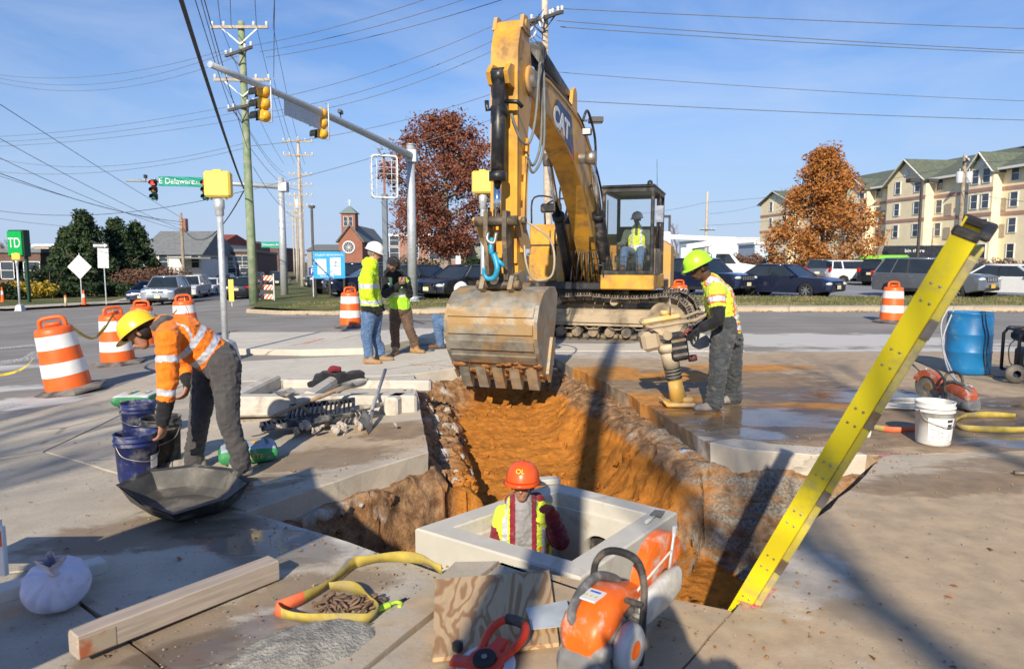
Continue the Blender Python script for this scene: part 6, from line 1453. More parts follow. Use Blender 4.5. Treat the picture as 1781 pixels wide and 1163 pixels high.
# the arm reaches a little less far: draw the outer boom, stick and bucket in along the machine's axis
def _dm(d): return d if d < 2.8 else (2.8 + (d - 2.8) * (2.88 / 3.5) if d < 6.3 else d - .62)
_bset = {bk} | set(bk.children)
for o in [c for c in ex.children] + [g for c in ex.children for g in c.children]:
    if o.type != 'MESH' or o.data is SHOE: continue
    for v in o.data.vertices:
        v.co.y = -_dm(-v.co.y)
        if -v.co.y > 5.0 and v.co.z > 4.25: v.co.z = 4.25 + (v.co.z - 4.25) * .72
        if o in _bset: v.co.z = -.12 + (v.co.z + .24) * (1.40 / 1.66)
    o.data.update()
# ---------------------------------------------------------------- people: one continuous voxel-grown body each
SKIN_D = mat('skin_dark', (.10, .048, .028), .5, 0, .1, 30, .05); SKIN_M = mat('skin_tan', (.36, .17, .10), .5, 0, .1, 30, .05); SKIN_L = mat('skin_light', (.50, .27, .18), .5, 0, .1, 30, .05)
HAIRB = mat('dark_hair', (.015, .012, .010), .7, 0, .3, 60, .3); 
REFL = mat('reflective_stripe', (.62, .63, .65), .35, .2, .06, 9, .05); REFLO = mat('stripe_orange', (.85, .20, .02), .6, 0, .05, 9, 0)
LIMEJ = cloth('hi_vis_lime', (.52, .78, .02), .16); LIMEV = cloth('hi_vis_vest', (.36, .70, .04), .16); LIMET = cloth('hi_vis_yellow', (.66, .80, .06), .14, (.35, .32, .10), .12)
ORGJ = cloth('hi_vis_orange', (.88, .20, .012), .12); DENIM = cloth('denim', (.09, .16, .30), .2, (.17, .23, .34), .2); GREYW = cloth('grey_work_trousers', (.065, .06, .06), .16, (.12, .11, .10), .12)
DENIMD = cloth('dusty_dark_denim', (.055, .06, .065), .2, (.17, .155, .135), .25); BROWNT = cloth('brown_trousers', (.12, .075, .05), .22); BLKC = cloth('black_cotton', (.015, .015, .017), .3); MAROON = cloth('maroon_sweat', (.22, .02, .035), .25, (.25, .2, .18), .15); GREYS = cloth('grey_shirt', (.26, .25, .25), .2); GREYH = cloth('grey_hood', (.09, .085, .085), .25)
BOOTT = mat('tan_boot', (.36, .20, .08), .8, 0, .2, 12, .3, 50, .004, (.30, .24, .18), .3, 6); BOOTG = mat('dusty_boot', (.22, .20, .18), .9, 0, .25, 12, .3, 50, .004, (.40, .36, .30), .4, 6); BOOTB = mat('brown_boot', (.12, .065, .035), .7, 0, .2, 12, .3)
GLOVER = mat('red_glove', (.42, .05, .03), .8, 0, .25, 20, .3, 80, .003, (.06, .05, .05), .35, 14)
def hat_mat(n, c): return mat('hard_hat_' + n, c, .3, 0, .05, 6, .03, 40, .002, mul(c, .55), .06, 9)
class Body:
    def __init__(s): s.seg = []
    def cap(s, p0, p1, r0, r1, tag, x=None, steps=6):
        """tapered capsule; r = radius or (along x, across x)"""
        r0 = (r0, r0) if not isinstance(r0, tuple) else r0; r1 = (r1, r1) if not isinstance(r1, tuple) else r1
        s.seg.append((Vector(p0), Vector(p1), r0, r1, tag, Vector(x) if x is not None else None)); return s
    def limb(s, pts, rs, tags, x=None):
        for i in range(len(pts) - 1): s.cap(pts[i], pts[i + 1], rs[i], rs[i + 1], tags if isinstance(tags, str) else tags[i], x)
        return s
    def hand(s, wrist, fdir, pnorm, tag, curl=.5, k=1.0, thumb=1):
        """palm, four unequal fingers bent at the knuckles and a thumb on its side"""
        f = Vector(fdir).normalized(); n = Vector(pnorm).normalized(); n = (n - f * n.dot(f)).normalized(); l = f.cross(n) * thumb
        w = Vector(wrist); s.cap(w, w + f * .075 * k, (.034 * k, .022 * k), (.042 * k, .018 * k), tag, l)
        for i, (o, L) in enumerate(((.032, .072), (.011, .080), (-.011, .076), (-.031, .060))):
            p = w + f * .085 * k + l * o * k; d = f; a = curl
            for j, q in enumerate((.46, .32, .26)):
                d = (d * math.cos(a) + n * math.sin(a)).normalized(); n2 = (n * math.cos(a) - d * math.sin(a)); e = p + d * L * q * k
                s.cap(p, e, .0105 * k, .0095 * k, tag); p = e; a = curl * .9
        p = w + f * .025 * k + l * .036 * k; d = (f * .6 + l * .75 + n * .35).normalized(); e = p + d * .045 * k; s.cap(p, e, .014 * k, .012 * k, tag); d = (f * .8 + n * .6 + l * .15).normalized(); s.cap(e, e + d * .035 * k, .012 * k, .010 * k, tag)
        return s
    def foot(s, ankle, toe_dir, tag, k=1.0, z=None):
        a = Vector(ankle); t = Vector((toe_dir[0], toe_dir[1], 0)).normalized(); z = a.z - .085 * k if z is None else z; l = V(-t.y, t.x, 0)
        heel = V(a.x, a.y, z + .042 * k) - t * .055 * k; ball = V(a.x, a.y, z + .040 * k) + t * .10 * k; toe = V(a.x, a.y, z + .036 * k) + t * .185 * k
        s.cap(a + V(0, 0, .03), heel, .055 * k, .042 * k, tag, l); s.cap(heel, ball, (.042 * k, .041 * k), (.052 * k, .041 * k), tag, l); s.cap(ball, toe, (.052 * k, .041 * k), (.044 * k, .034 * k), tag, l); s.cap(a + V(0, 0, .06), V(a.x, a.y, z + .06 * k) + t * .05 * k, .052 * k, .048 * k, tag, l)
        return s
    def head(s, c, face, up, k=1.0, skin='skin'):
        c = Vector(c); f = Vector(face).normalized(); u = Vector(up); u = (u - f * u.dot(f)).normalized(); l = f.cross(u)
        s.cap(c + u * .035 * k - f * .02 * k, c + u * .03 * k + f * .015 * k, (.075 * k, .085 * k), (.073 * k, .085 * k), 'hair' if False else skin, l)
        s.cap(c + u * .0 + f * .015 * k, c - u * .075 * k + f * .048 * k, (.070 * k, .07 * k), (.040 * k, .038 * k), skin, l)
        s.cap(c - u * .0 * k + f * .083 * k, c - u * .032 * k + f * .102 * k, .010 * k, .015 * k, skin)
        s.cap(c - u * .058 * k + f * .083 * k - l * .02 * k, c - u * .058 * k + f * .083 * k + l * .02 * k, .010 * k, .010 * k, skin)
        for q in (-1, 1): s.cap(c + l * q * .077 * k + u * .015 * k - f * .01, c + l * q * .077 * k - u * .03 * k - f * .005, .016 * k, .012 * k, skin); s.cap(c + l * q * .03 * k + u * .028 * k + f * .078 * k, c + l * q * .05 * k + u * .026 * k + f * .066 * k, .013 * k, .012 * k, skin)
        s.hc, s.hf, s.hu, s.hl, s.hk = c, f, u, l, k; return s
    def mesh(s, name, voxel=.0085, folds=None):
        m = MB()
        for (a, b, r0, r1, tag, xd) in s.seg:
            z = (b - a); L = z.length; z = z.normalized() if L > 1e-6 else V(0, 0, 1)
            x = xd if xd is not None else (V(1, 0, 0) if abs(z.x) < .8 else V(0, 1, 0)); x = (x - z * x.dot(z)); x = x.normalized() if x.length > 1e-4 else z.orthogonal().normalized(); y = z.cross(x); n = 14; rings = []
            for i in range(5):
                t = -PI / 2 + PI / 2 * i / 4; cs, sn = max(.02, math.cos(t)), math.sin(t); o = a + z * (sn * min(r0)); rings.append([o + x * (r0[0] * cs * math.cos(q)) + y * (r0[1] * cs * math.sin(q)) for q in [2 * PI * k / n for k in range(n)]])
            for i in range(5):
                t = PI / 2 * i / 4; cs, sn = max(.02, math.cos(t)), math.sin(t); o = b + z * (sn * min(r1)); rings.append([o + x * (r1[0] * cs * math.cos(q)) + y * (r1[1] * cs * math.sin(q)) for q in [2 * PI * k / n for k in range(n)]])
            m.loft(rings, True, 0, True)
        me = m.mesh(name, []); fixn(me)
        ob = bpy.data.objects.new(name, me); COL.objects.link(ob); md = ob.modifiers.new('r', 'REMESH'); md.mode = 'VOXEL'; md.voxel_size = voxel; sm = ob.modifiers.new('s', 'SMOOTH'); sm.factor = .5; sm.iterations = 2
        dg = bpy.context.evaluated_depsgraph_get(); me2 = bpy.data.meshes.new_from_object(ob.evaluated_get(dg)); bpy.data.objects.remove(ob); bpy.data.meshes.remove(me); me2.name = name; return me2
    def classify(s, pts):
        """nearest segment, parameter along it and offset for an array of points"""
        best = np.full(len(pts), 1e9); idx = np.zeros(len(pts), int); tt = np.zeros(len(pts))
        for i, (a, b, r0, r1, tag, xd) in enumerate(s.seg):
            A = np.array(a); d = np.array(b - a); L2 = max(1e-9, d @ d); t = ((pts - A) @ d) / L2; tc = np.clip(t, 0, 1); ra = max(min(r0), .6 * max(r0)); rb = max(min(r1), .6 * max(r1))
            if xd is not None and max(r0) > 1.15 * min(r0):
                z = Vector(d).normalized(); x = (xd - z * xd.dot(z)).normalized(); y = z.cross(x); off = pts - A - tc[:, None] * d; rx = r0[0] + (r1[0] - r0[0]) * tc; ry = r0[1] + (r1[1] - r0[1]) * tc; lon = (t - tc) * math.sqrt(L2)
                dist = np.sqrt(((off @ np.array(x)) / rx) ** 2 + ((off @ np.array(y)) / ry) ** 2 + (lon / ry) ** 2); 
            else: dist = np.linalg.norm(pts - A - tc[:, None] * d, axis=1) / (ra + (rb - ra) * tc)
            k = dist < best; best[k] = dist[k]; idx[k] = i; tt[k] = tc[k]
        return idx, tt
    def build(s, name, parent, mats, rule, cl=('top', 'leg', 'arm', 'vest', 'hood'), amp=.008, voxel=.0085):
        """mats: {tag or name: material}; rule(tag, t, point) -> material key"""
        me = s.mesh(name, voxel); nv = len(me.vertices); co = np.empty(nv * 3); me.vertices.foreach_get('co', co); co = co.reshape(-1, 3)
        idx, tt = s.classify(co); no = np.array([v.normal[:] for v in me.vertices])
        for i in range(nv):
            if s.seg[idx[i]][4] in cl:
                p = Vector(co[i]); w = mnoise.noise(V(p.x * 9, p.y * 9, p.z * 17)) + .55 * mnoise.noise(V(p.x * 22 + 5, p.y * 22, p.z * 34)); w = 1 - 2 * abs(w) ** .7; co[i] += no[i] * (amp * w)
        me.vertices.foreach_set('co', co.reshape(-1)); keys = list(mats); 
        for k in keys: me.materials.append(mats[k])
        nf = len(me.polygons); ce = np.empty(nf * 3); me.polygons.foreach_get('center', ce); ce = ce.reshape(-1, 3); idx, tt = s.classify(ce)
        mi = np.zeros(nf, int)
        for i in range(nf): mi[i] = keys.index(rule(s.seg[idx[i]][4], tt[i], Vector(ce[i])))
        me.polygons.foreach_set('material_index', mi); me.polygons.foreach_set('use_smooth', [True] * nf); me.update()
        return link(name, me, parent)
def hardhat(parent, B, hm, tilt=0.0, k=1.0, off=.035, mark=None, strap=False):
    """dome with brim, ridge and ratchet band on a Body's head"""
    c, f, u, l = B.hc, B.hf, B.hu, B.hl; k = k * B.hk
    if tilt: q = Matrix.Rotation(tilt, 3, l); f = q @ f; u = q @ u
    o = c + u * off * k - f * .008
    M = Matrix(((l.x, f.x, u.x, o.x), (l.y, f.y, u.y, o.y), (l.z, f.z, u.z, o.z), (0, 0, 0, 1)))
    rx, ry, h = .112 * k, .135 * k, .125 * k; n = 28; m = MB(); rings = []
    for i in range(9):
        a = (PI / 2) * i / 8; cs = math.cos(a) ** .75; sn = math.sin(a); rings.append([M @ V(rx * cs * math.cos(t), ry * cs * math.sin(t), h * sn) for t in [2 * PI * j / n for j in range(n)]])
    m.loft(rings, False, 0, True); hat = m.build('hard_hat', hm, parent)
    m = MB(); r1 = []; r2 = []; r3 = []
    for j in range(n):
        t = 2 * PI * j / n; fr = max(0, math.sin(t)) ** 1.5; br = .014 + .040 * fr; r1.append(M @ V(rx * .99 * math.cos(t), ry * .99 * math.sin(t), .002)); r2.append(M @ V((rx + br) * math.cos(t), (ry + br) * math.sin(t), -.012 - .012 * fr)); r3.append(M @ V(rx * .97 * math.cos(t), ry * .97 * math.sin(t), -.010))
    m.loft([r1, r2, r3], False, 0, True, True); m.build('brim', hm, hat)
    m = MB(); m.tube([M @ V(0, ry * math.cos(a) * 1.0, h * math.sin(a) + .002) for a in [R(25) + R(130) * i / 12 for i in range(13)]], .008 * k, 6); m.build('ridge', hm, hat)
    m = MB(); m.lathe([(.93, -.022), (.93, -.002)], 20, M @ Matrix.Diagonal((rx, ry, 1, 1))); m.build('head_band', BLK, hat, fix=False)
    if mark: text('marking', mark, .045 * k, hat, mat('marker_yellow', (.9, .65, .05), .5), M @ mtr(0, ry * .93, h * .60) @ mrot('Z', PI) @ mrot('X', R(62)), .004)
    return hat
def eyes(parent, B):
    for q in (-1, 1):
        m = MB(); c = B.hc + B.hl * q * .031 * B.hk + B.hu * .014 * B.hk + B.hf * .083 * B.hk; m.ell(c, (.013, .013, .010), 10, 6); e = m.build('eye', mat('eye_white', (.7, .68, .64), .2, 0, 0, 5, 0), parent); m = MB(); m.ell(c + B.hf * .009, (.006, .006, .006), 8, 5); m.build('pupil', HAIRB, e)
def person(label, base): return thing('person', label, 'person', base)
def rel(o): return lambda *a: at(*a) - o.location
# ---- man bending over the buckets
o = person('man in orange hi-vis jacket and yellow hard hat bending over buckets', gt(375, 815)); A = rel(o); B = Body(); lx = V(.15, 1, 0)
pel = A(377, 622, 5.45); che = A(318, 582, 5.32); nek = A(279, 566, 5.28)
B.cap(pel + V(.03, 0, -.05), pel.lerp(che, .35), (.165, .135), (.155, .125), 'leg', lx); B.cap(pel.lerp(che, .18), che, (.172, .145), (.185, .145), 'top', lx); B.cap(che, nek.lerp(che, .25), (.185, .145), (.13, .105), 'top', lx)
B.cap(nek, A(262, 570, 5.25), .062, .058, 'skin'); B.cap(A(292, 560, 5.28), A(276, 572, 5.24), (.105, .055), (.11, .05), 'hood', lx)
B.head(A(244, 580, 5.22), (-.62, -.22, -.76), (-.72, -.05, .62), .98)
sL, eL, wL = A(292, 590, 5.08), A(291, 672, 5.00), A(283, 733, 4.98); B.limb([nek.lerp(che, .5), sL, eL, wL], [.10, .088, .070, .045], ['arm', 'arm', 'arm'])
B.hand(wL + V(0, 0, -.005), (-.12, .05, -1), (-.9, .2, 0), 'skin', .55, 1.05)
sR, eR, wR = A(300, 592, 5.55), A(322, 640, 5.62), A(327, 668, 5.50); B.limb([che, sR, eR, wR], [.12, .085, .068, .044], 'arm'); B.hand(wR, (-.2, -.3, -1), (-1, 0, 0), 'skin', .7, 1.0)
for hp, kn, an, td in ((A(362, 640, 5.50), A(347, 728, 5.42), A(338, 797, 5.46), (-1, -.15)), (A(392, 638, 5.32), A(397, 728, 5.17), A(417, 803, 5.15), (-.75, -.6))):
    B.limb([pel, hp, kn, an + V(0, 0, .02)], [.15, .118, .078, .066], 'leg'); B.cap(an + V(0, 0, .10), an + V(0, 0, -.01), .070, .078, 'leg'); B.foot(an, td, 'boot', 1.0, T(o.location.x + an.x) - o.location.z)
def rul(tag, t, p):
    if tag == 'arm':
        d = p - sL
        if (p - wL).length < .17 or (p - wR).length < .10: return 'cuff'
        for a, b, lst in ((sL, eL, ((.36, .50),)), (eL, wL, ((.05, .24), (.62, .78)))):
            k = (p - a).dot(b - a) / (b - a).length_squared
            if -.02 < k < 1.02 and (p - a - (b - a) * k).length < .12 and any(u < k < v for u, v in lst): return 'refl'
        return 'top'
    if tag == 'top':
        k = (p - pel).dot(che - pel) / (che - pel).length_squared
        if .28 < k < .45 or .68 < k < .84: return 'refl'
        if .84 < k < 1.35 and abs((p - pel.lerp(che, .9)).y) < .14 and .11 < abs((p - che).y) < .16: return 'refl'
        return 'top'
    return tag
bo = B.build('body', o, dict(skin=SKIN_M, top=ORGJ, leg=GREYW, boot=BOOTG, refl=REFL, cuff=BLKC, hood=GREYH), rul)
hardhat(o, B, hat_mat('yellow', (.88, .58, .03)), .25, 1.1); 
m = MB(); m.ell(B.hc - B.hf * .03 - B.hu * .0, (.086, .086, .078), 14, 8, z1=.5); hm_ = m.build('hair', HAIRB, o)
# ---- man in white hard hat seen from the side
o = person('man in white hard hat, lime jacket and blue jeans standing sideways', gt(650, 626)); A = rel(o); B = Body(); lx = V(.25, 1, 0)
pel = A(647, 542, 11.2); che = A(641, 486, 11.2); nek = A(646, 456, 11.2)
B.cap(pel, pel.lerp(che, .4), (.17, .14), (.165, .14), 'leg', lx); B.cap(pel.lerp(che, .05), che, (.195, .165), (.215, .15), 'top', lx); B.cap(che, nek - V(0, 0, .03), (.21, .14), (.13, .11), 'top', lx); B.cap(nek - V(0, 0, .06), nek + V(.03, 0, .08), .062, .06, 'skin'); B.cap(A(640, 458, 11.22), A(646, 462, 11.12), .10, .09, 'top')
B.head(A(651, 440, 11.2), (.93, .1, -.33), (.3, 0, .95), 1.0)
for s_, pts in ((0, [(640, 480, 11.0), (641, 515, 10.92), (655, 536, 10.98), (658, 541, 11.0)]), (1, [(645, 478, 11.45), (655, 515, 11.5), (662, 530, 11.42), (664, 536, 11.4)])):
    P_ = [A(*q) for q in pts]; B.limb([che + (P_[0] - che) * .5, P_[0], P_[1], P_[2]], [.12, .09, .073, .055], 'arm'); B.hand(P_[2], P_[3] - P_[2] + V(.02, 0, -.05), (.3, .8 - 1.6 * s_, 0), 'glove', .8)
for hp, kn, an, td in ((A(642, 548, 11.12), A(637, 583, 11.1), A(641, 615, 11.12), (1, -.25)), (A(652, 548, 11.3), A(652, 583, 11.32), A(661, 612, 11.4), (1, .05))):
    B.limb([pel, hp, kn, an + V(0, 0, .03)], [.15, .125, .088, .07], 'leg'); B.cap(an + V(0, 0, .1), an + V(0, 0, .0), .075, .082, 'leg'); B.foot(an, td, 'boot', 1.05, T(o.location.x + an.x) - o.location.z)
def rul(tag, t, p):
    if tag in ('top', 'arm'):
        for z in (A(640, 497, 11.2).z, A(640, 525, 11.2).z):
            if abs(p.z - z) < .035: return 'refl'
        if p.z < A(640, 531, 11.2).z: return 'dark'
        return 'top'
    return tag
B.build('body', o, dict(skin=SKIN_L, top=LIMEJ, leg=DENIM, boot=BOOTT, refl=REFL, glove=BLKC, dark=BLKC), rul, voxel=.0095)
hardhat(o, B, hat_mat('white', (.80, .80, .78)), 0, 1.1); m = MB(); m.ell(B.hc - B.hf * .03, (.08, .08, .075), 14, 8, z1=.4); m.build('hair', mat('grey_hair', (.22, .20, .18), .8), o); eyes(o, B)
# ---- man in dark hood with a phone
o = person('man in dark hood, lime vest and brown trousers looking at a phone', gt(706, 609)); A = rel(o); B = Body(); lx = V(1, -.25, 0)
pel = A(697, 538, 12.2); che = A(690, 492, 12.2); nek = A(685, 476, 12.15)
B.cap(pel, pel.lerp(che, .5), (.165, .13), (.165, .13), 'leg', lx); B.cap(pel.lerp(che, .1), che, (.18, .14), (.215, .145), 'top', lx); B.cap(che, nek - V(0, 0, .02), (.21, .14), (.12, .11), 'top', lx); B.cap(nek - V(0, 0, .05), nek + V(0, 0, .07), .065, .06, 'hood')
B.head(A(683, 461, 12.08), (.15, -.96, -.25), (0, -.2, 1), 1.0); B.cap(A(684, 456, 12.17), A(684, 470, 12.17), (.115, .11), (.12, .11), 'hood', lx); B.cap(A(672, 474, 12.1), A(697, 474, 12.1), .055, .055, 'hood')
for s_, pts in ((0, [(671, 486, 12.2), (670, 512, 12.05), (697, 494, 11.85)]), (1, [(706, 487, 12.25), (712, 512, 12.1), (704, 494, 11.86)])):
    P_ = [A(*q) for q in pts]; B.limb([che + (P_[0] - che) * .6, P_[0], P_[1], P_[2]], [.11, .082, .068, .045], 'arm'); B.hand(P_[2], V(.5 - s_, -.35, .35), V(0, .2, 1), 'skin', .6, 1.0, 1 - 2 * s_)
for hp, kn, an, td in ((A(689, 543, 12.2), A(686, 572, 12.1), A(688, 600, 12.15), (-.1, -1)), (A(705, 543, 12.25), A(711, 570, 12.15), A(721, 598, 12.25), (.8, -.5))):
    B.limb([pel, hp, kn, an + V(0, 0, .03)], [.14, .12, .085, .072], 'leg'); B.cap(an + V(0, 0, .1), an, .076, .082, 'leg'); B.foot(an, td, 'boot', 1.05, T(o.location.x + an.x) - o.location.z)
def rul(tag, t, p):
    if tag == 'top':
        if p.z > nek.z - .06: return 'hood'
        d = abs((p - che).x); 
        if .07 < d < .115 and p.z > A(690, 510, 12.2).z: return 'refl'
        if abs(p.z - A(690, 512, 12.2).z) < .03: return 'refl'
        return 'hood' if d < .055 and p.y < che.y and p.z > A(690, 508, 12.2).z else 'top'
    return {'arm': 'hood'}.get(tag, tag)
B.build('body', o, dict(skin=SKIN_M, top=LIMEV, leg=BROWNT, boot=BOOTT, refl=REFL, hood=BLKC), rul, voxel=.0095)
m = MB(); m.ell(B.hc + B.hu * .035, (.092, .098, .085), 18, 8, z0=-.1); c_ = m.build('cap', BLKC, o); m = MB(); m.ell(B.hc + B.hf * .09 + B.hu * .045, (.07, .07, .012), 14, 5); m.build('peak', BLKC, c_); eyes(o, B)
m = MB(); m.box((0, 0, 0), (.075, .012, .15), mtr(A(701, 488, 11.80)) @ mrot('X', -.5), .006); ph = m.build('phone', BLK, None, 'black mobile phone in the hands of the hooded man', 'phone'); ph.location = o.location
# ---- crouching man half hidden by the bucket
o = person('crouching man in lime vest and jeans, mostly hidden behind the bucket', gt(782, 607)); A = rel(o); B = Body(); lx = V(.2, 1, 0)
pel = A(826, 585, 12.9); che = A(816, 545, 12.85); nek = A(814, 520, 12.8)
B.cap(pel, pel.lerp(che, .5), (.165, .14), (.17, .14), 'leg', lx); B.cap(pel.lerp(che, .2), che, (.19, .155), (.215, .15), 'top', lx); B.cap(che, nek, (.21, .15), (.12, .10), 'top', lx); B.head(A(814, 506, 12.8), (-.6, -.6, -.5), (0, 0, 1), 1.0); B.cap(nek, A(815, 510, 12.8), .062, .06, 'skin')
B.limb([che, A(808, 530, 12.6), A(804, 552, 12.55), A(796, 560, 12.6)], [.13, .09, .07, .05], 'arm'); B.hand(A(796, 560, 12.6), (-.6, -.2, -.7), (0, 0, -1), 'glove', .8); B.limb([che, A(822, 530, 13.1), A(820, 555, 13.0), A(808, 565, 12.9)], [.13, .09, .07, .05], 'arm')
for hp, kn, an in ((A(812, 582, 12.75), A(770, 554, 12.65), A(777, 597, 12.7)), (A(826, 588, 13.05), A(800, 562, 13.0), A(812, 598, 13.05))):
    B.limb([pel, hp, kn, an + V(0, 0, .03)], [.15, .125, .092, .068], 'leg'); B.cap(an + V(0, 0, .1), an, .072, .076, 'leg'); B.foot(an, (-1, -.25), 'boot', 1.05, T(o.location.x + an.x) - o.location.z)
o.location.x -= .12; B.build('body', o, dict(skin=SKIN_M, top=LIMEJ, leg=DENIM, boot=BOOTB, glove=BLKC), lambda t, k, p: {'arm': 'top'}.get(t, t), voxel=.0095); hardhat(o, B, hat_mat('white', (.80, .80, .78)), 0, 1.05)
# ---- operator in the cab
ob_ = EXC + Matrix.Rotation(ERZ, 3, 'Z') @ V(.88, -.5, 1.36); o = person('machine operator in lime vest and white hard hat sitting in the cab', ob_); RZ = Matrix.Rotation(ERZ, 3, 'Z'); Q = lambda x, y, z: RZ @ V(x - .88, y + .5, z - 1.36); B = Body(); lx = RZ @ V(1, 0, 0)
pel = Q(.88, -.25, 1.78); che = Q(.88, -.20, 2.16); nek = Q(.88, -.24, 2.36)
B.cap(pel, pel.lerp(che, .5), (.17, .13), (.17, .13), 'leg', lx); B.cap(pel.lerp(che, .15), che, (.18, .14), (.21, .145), 'top', lx); B.cap(che, nek - V(0, 0, .02), (.21, .14), (.11, .10), 'top', lx); B.cap(nek - V(0, 0, .04), nek + V(0, 0, .08), .06, .058, 'skin')
B.head(nek + RZ @ V(-.0, -.03, .17), RZ @ V(-.35, -.9, -.15), V(0, 0, 1), 1.0)
for s_ in (-1, 1):
    sh_, el, wr = Q(.88 + s_ * .21, -.22, 2.26), Q(.88 + s_ * .29, -.35, 2.0), Q(.88 + s_ * .31, -.66, 1.98); B.limb([che + (sh_ - che) * .6, sh_, el, wr], [.10, .08, .066, .044], 'arm'); B.hand(wr, RZ @ V(0, -1, -.4), RZ @ V(0, -.3, -1), 'skin', .7)
    hp, kn, an = Q(.88 + s_ * .10, -.3, 1.80), Q(.88 + s_ * .17, -.82, 1.86), Q(.88 + s_ * .17, -1.02, 1.47); B.limb([pel, hp, kn, an], [.14, .115, .085, .065], 'leg'); B.foot(an, RZ @ V(s_ * .15, -1, 0), 'boot', 1.0, .02)
def rul(tag, t, p):
    if tag == 'top':
        d = abs((p - che).dot(lx))
        if abs(p.z - (che.z - .22)) < .03 or (.075 < d < .115 and p.z > che.z - .2): return 'refl'
        return 'shirt' if d > .18 or (d < .03 and p.z > che.z + .02) else 'top'
    return {'arm': 'shirt'}.get(tag, tag)
B.build('body', o, dict(skin=SKIN_D, top=LIMET, leg=DENIM, boot=BOOTB, refl=REFL, shirt=cloth('green_grey_shirt', (.09, .12, .10), .2)), rul, voxel=.0095); hardhat(o, B, hat_mat('white', (.80, .80, .78)), 0, 1.05); eyes(o, B)
# ---- man guiding the rammer
o = person('man in lime hard hat and yellow hi-vis shirt guiding the rammer', gt(1252, 714)); A = rel(o); B = Body(); lx = V(.12, 1, 0)
pel = A(1264, 580, 7.45); che = A(1250, 516, 7.42); nek = A(1234, 488, 7.40)
B.cap(pel, pel.lerp(che, .4), (.165, .14), (.165, .14), 'leg', lx); B.cap(pel.lerp(che, .08), che, (.175, .155), (.205, .155), 'top', lx); B.cap(che, nek - V(-.02, 0, .02), (.20, .145), (.11, .10), 'top', lx); B.cap(nek - V(0, 0, .03), A(1224, 474, 7.38), .064, .062, 'skin')
B.head(A(1215, 466, 7.36), (-.86, -.12, -.50), (-.5, 0, .86), 1.02)
for s_, pts in ((0, [(1245, 506, 7.20), (1250, 556, 7.10), (1222, 570, 7.12), (1207, 578, 7.15)]), (1, [(1240, 505, 7.62), (1238, 556, 7.7), (1212, 572, 7.55), (1200, 580, 7.5)])):
    P_ = [A(*q) for q in pts]; B.limb([che + (P_[0] - che) * .5, P_[0], P_[0].lerp(P_[1], .52), P_[1], P_[2]], [.115, .094, .086, .066, .05], ['arm', 'arm', 'sleeve', 'sleeve']); B.hand(P_[2], P_[3] - P_[2], (-.2, .1, -1), 'glove', .9, 1.1)
for hp, kn, an, td in ((A(1256, 590, 7.34), A(1250, 640, 7.28), A(1243, 698, 7.32), (-1, -.15)), (A(1272, 590, 7.58), A(1275, 640, 7.62), A(1276, 688, 7.72), (-.6, -.2))):
    B.limb([pel, hp, kn, an + V(0, 0, .04)], [.15, .125, .096, .086], 'leg'); B.cap(an + V(0, 0, .13), an + V(0, 0, .0), .088, .096, 'leg'); B.foot(an, td, 'boot', 1.08, -o.location.z)
def rul(tag, t, p):
    if tag in ('top', 'arm'):
        zb = A(1260, 566, 7.4).z; k = (p.z - zb) + .12 * (p.x - pel.x)
        if tag == 'top':
            for w, nm in ((.028, 'refl'), (.05, 'sor')):
                if abs(k) < w: return nm
            d = abs(p.y - che.y); 
            if p.z > zb + .05:
                if abs(d - .11) < .022: return 'refl'
                if abs(d - .11) < .042: return 'sor'
        else:
            for sh_, el in ((A(1245, 506, 7.2), A(1250, 556, 7.1)), (A(1240, 505, 7.62), A(1238, 556, 7.7))):
                q = (p - sh_).dot(el - sh_) / (el - sh_).length_squared
                if (p - sh_ - (el - sh_) * q).length < .13:
                    if .25 < q < .42: return 'refl'
                    if .18 < q < .49: return 'sor'
        return 'top'
    return {'sleeve': 'blk', 'glove': 'blk'}.get(tag, tag)
B.build('body', o, dict(skin=SKIN_D, top=LIMET, leg=DENIMD, boot=BOOTG, refl=REFL, sor=REFLO, blk=BLKC), rul, amp=.011)
hardhat(o, B, hat_mat('lime', (.42, .80, .03)), .1, 1.12); m = MB(); m.ell(B.hc - B.hf * .03, (.082, .082, .078), 14, 8, z1=.4); m.build('hair', HAIRB, o); eyes(o, B)
# ---- man standing in the concrete box
bx = at(915, 980, 5.0); o = person('man in orange hard hat and sunglasses standing inside the concrete box', V(bx.x, bx.y, -1.72)); A = rel(o); B = Body(); lx = V(1, .18, 0)
pel = A(916, 1000, 5.02); che = A(912, 915, 5.0); nek = A(908, 872, 4.98)
B.cap(pel, pel.lerp(che, .4), (.17, .14), (.17, .14), 'leg', lx); B.cap(pel.lerp(che, .02), che, (.185, .15), (.205, .145), 'top', lx); B.cap(che, nek - V(0, 0, .03), (.20, .14), (.12, .11), 'top', lx); B.cap(nek - V(0, 0, .06), nek + V(0, 0, .06), .066, .062, 'skin'); B.cap(A(890, 872, 5.05), A(934, 868, 5.06), .055, .055, 'hood')
B.head(A(909, 843, 4.93), (-.16, -.97, .10), (0, .05, 1), 1.0)
s1, e1, w1 = A(947, 893, 5.0), A(973, 938, 4.95), A(961, 898, 4.72); B.limb([che + (s1 - che) * .6, s1, e1, w1], [.11, .088, .074, .05], 'arm'); B.hand(w1, (-.25, -.3, .9), (-.6, -.7, -.2), 'glove', 1.2, 1.1)
s2, e2_, w2 = A(878, 896, 5.02), A(866, 945, 5.0), A(880, 990, 4.88); B.limb([che + (s2 - che) * .6, s2, e2_, w2], [.11, .085, .07, .045], 'arm'); B.hand(w2, (.3, -.4, -.8), (0, 0, -1), 'glove', .6)
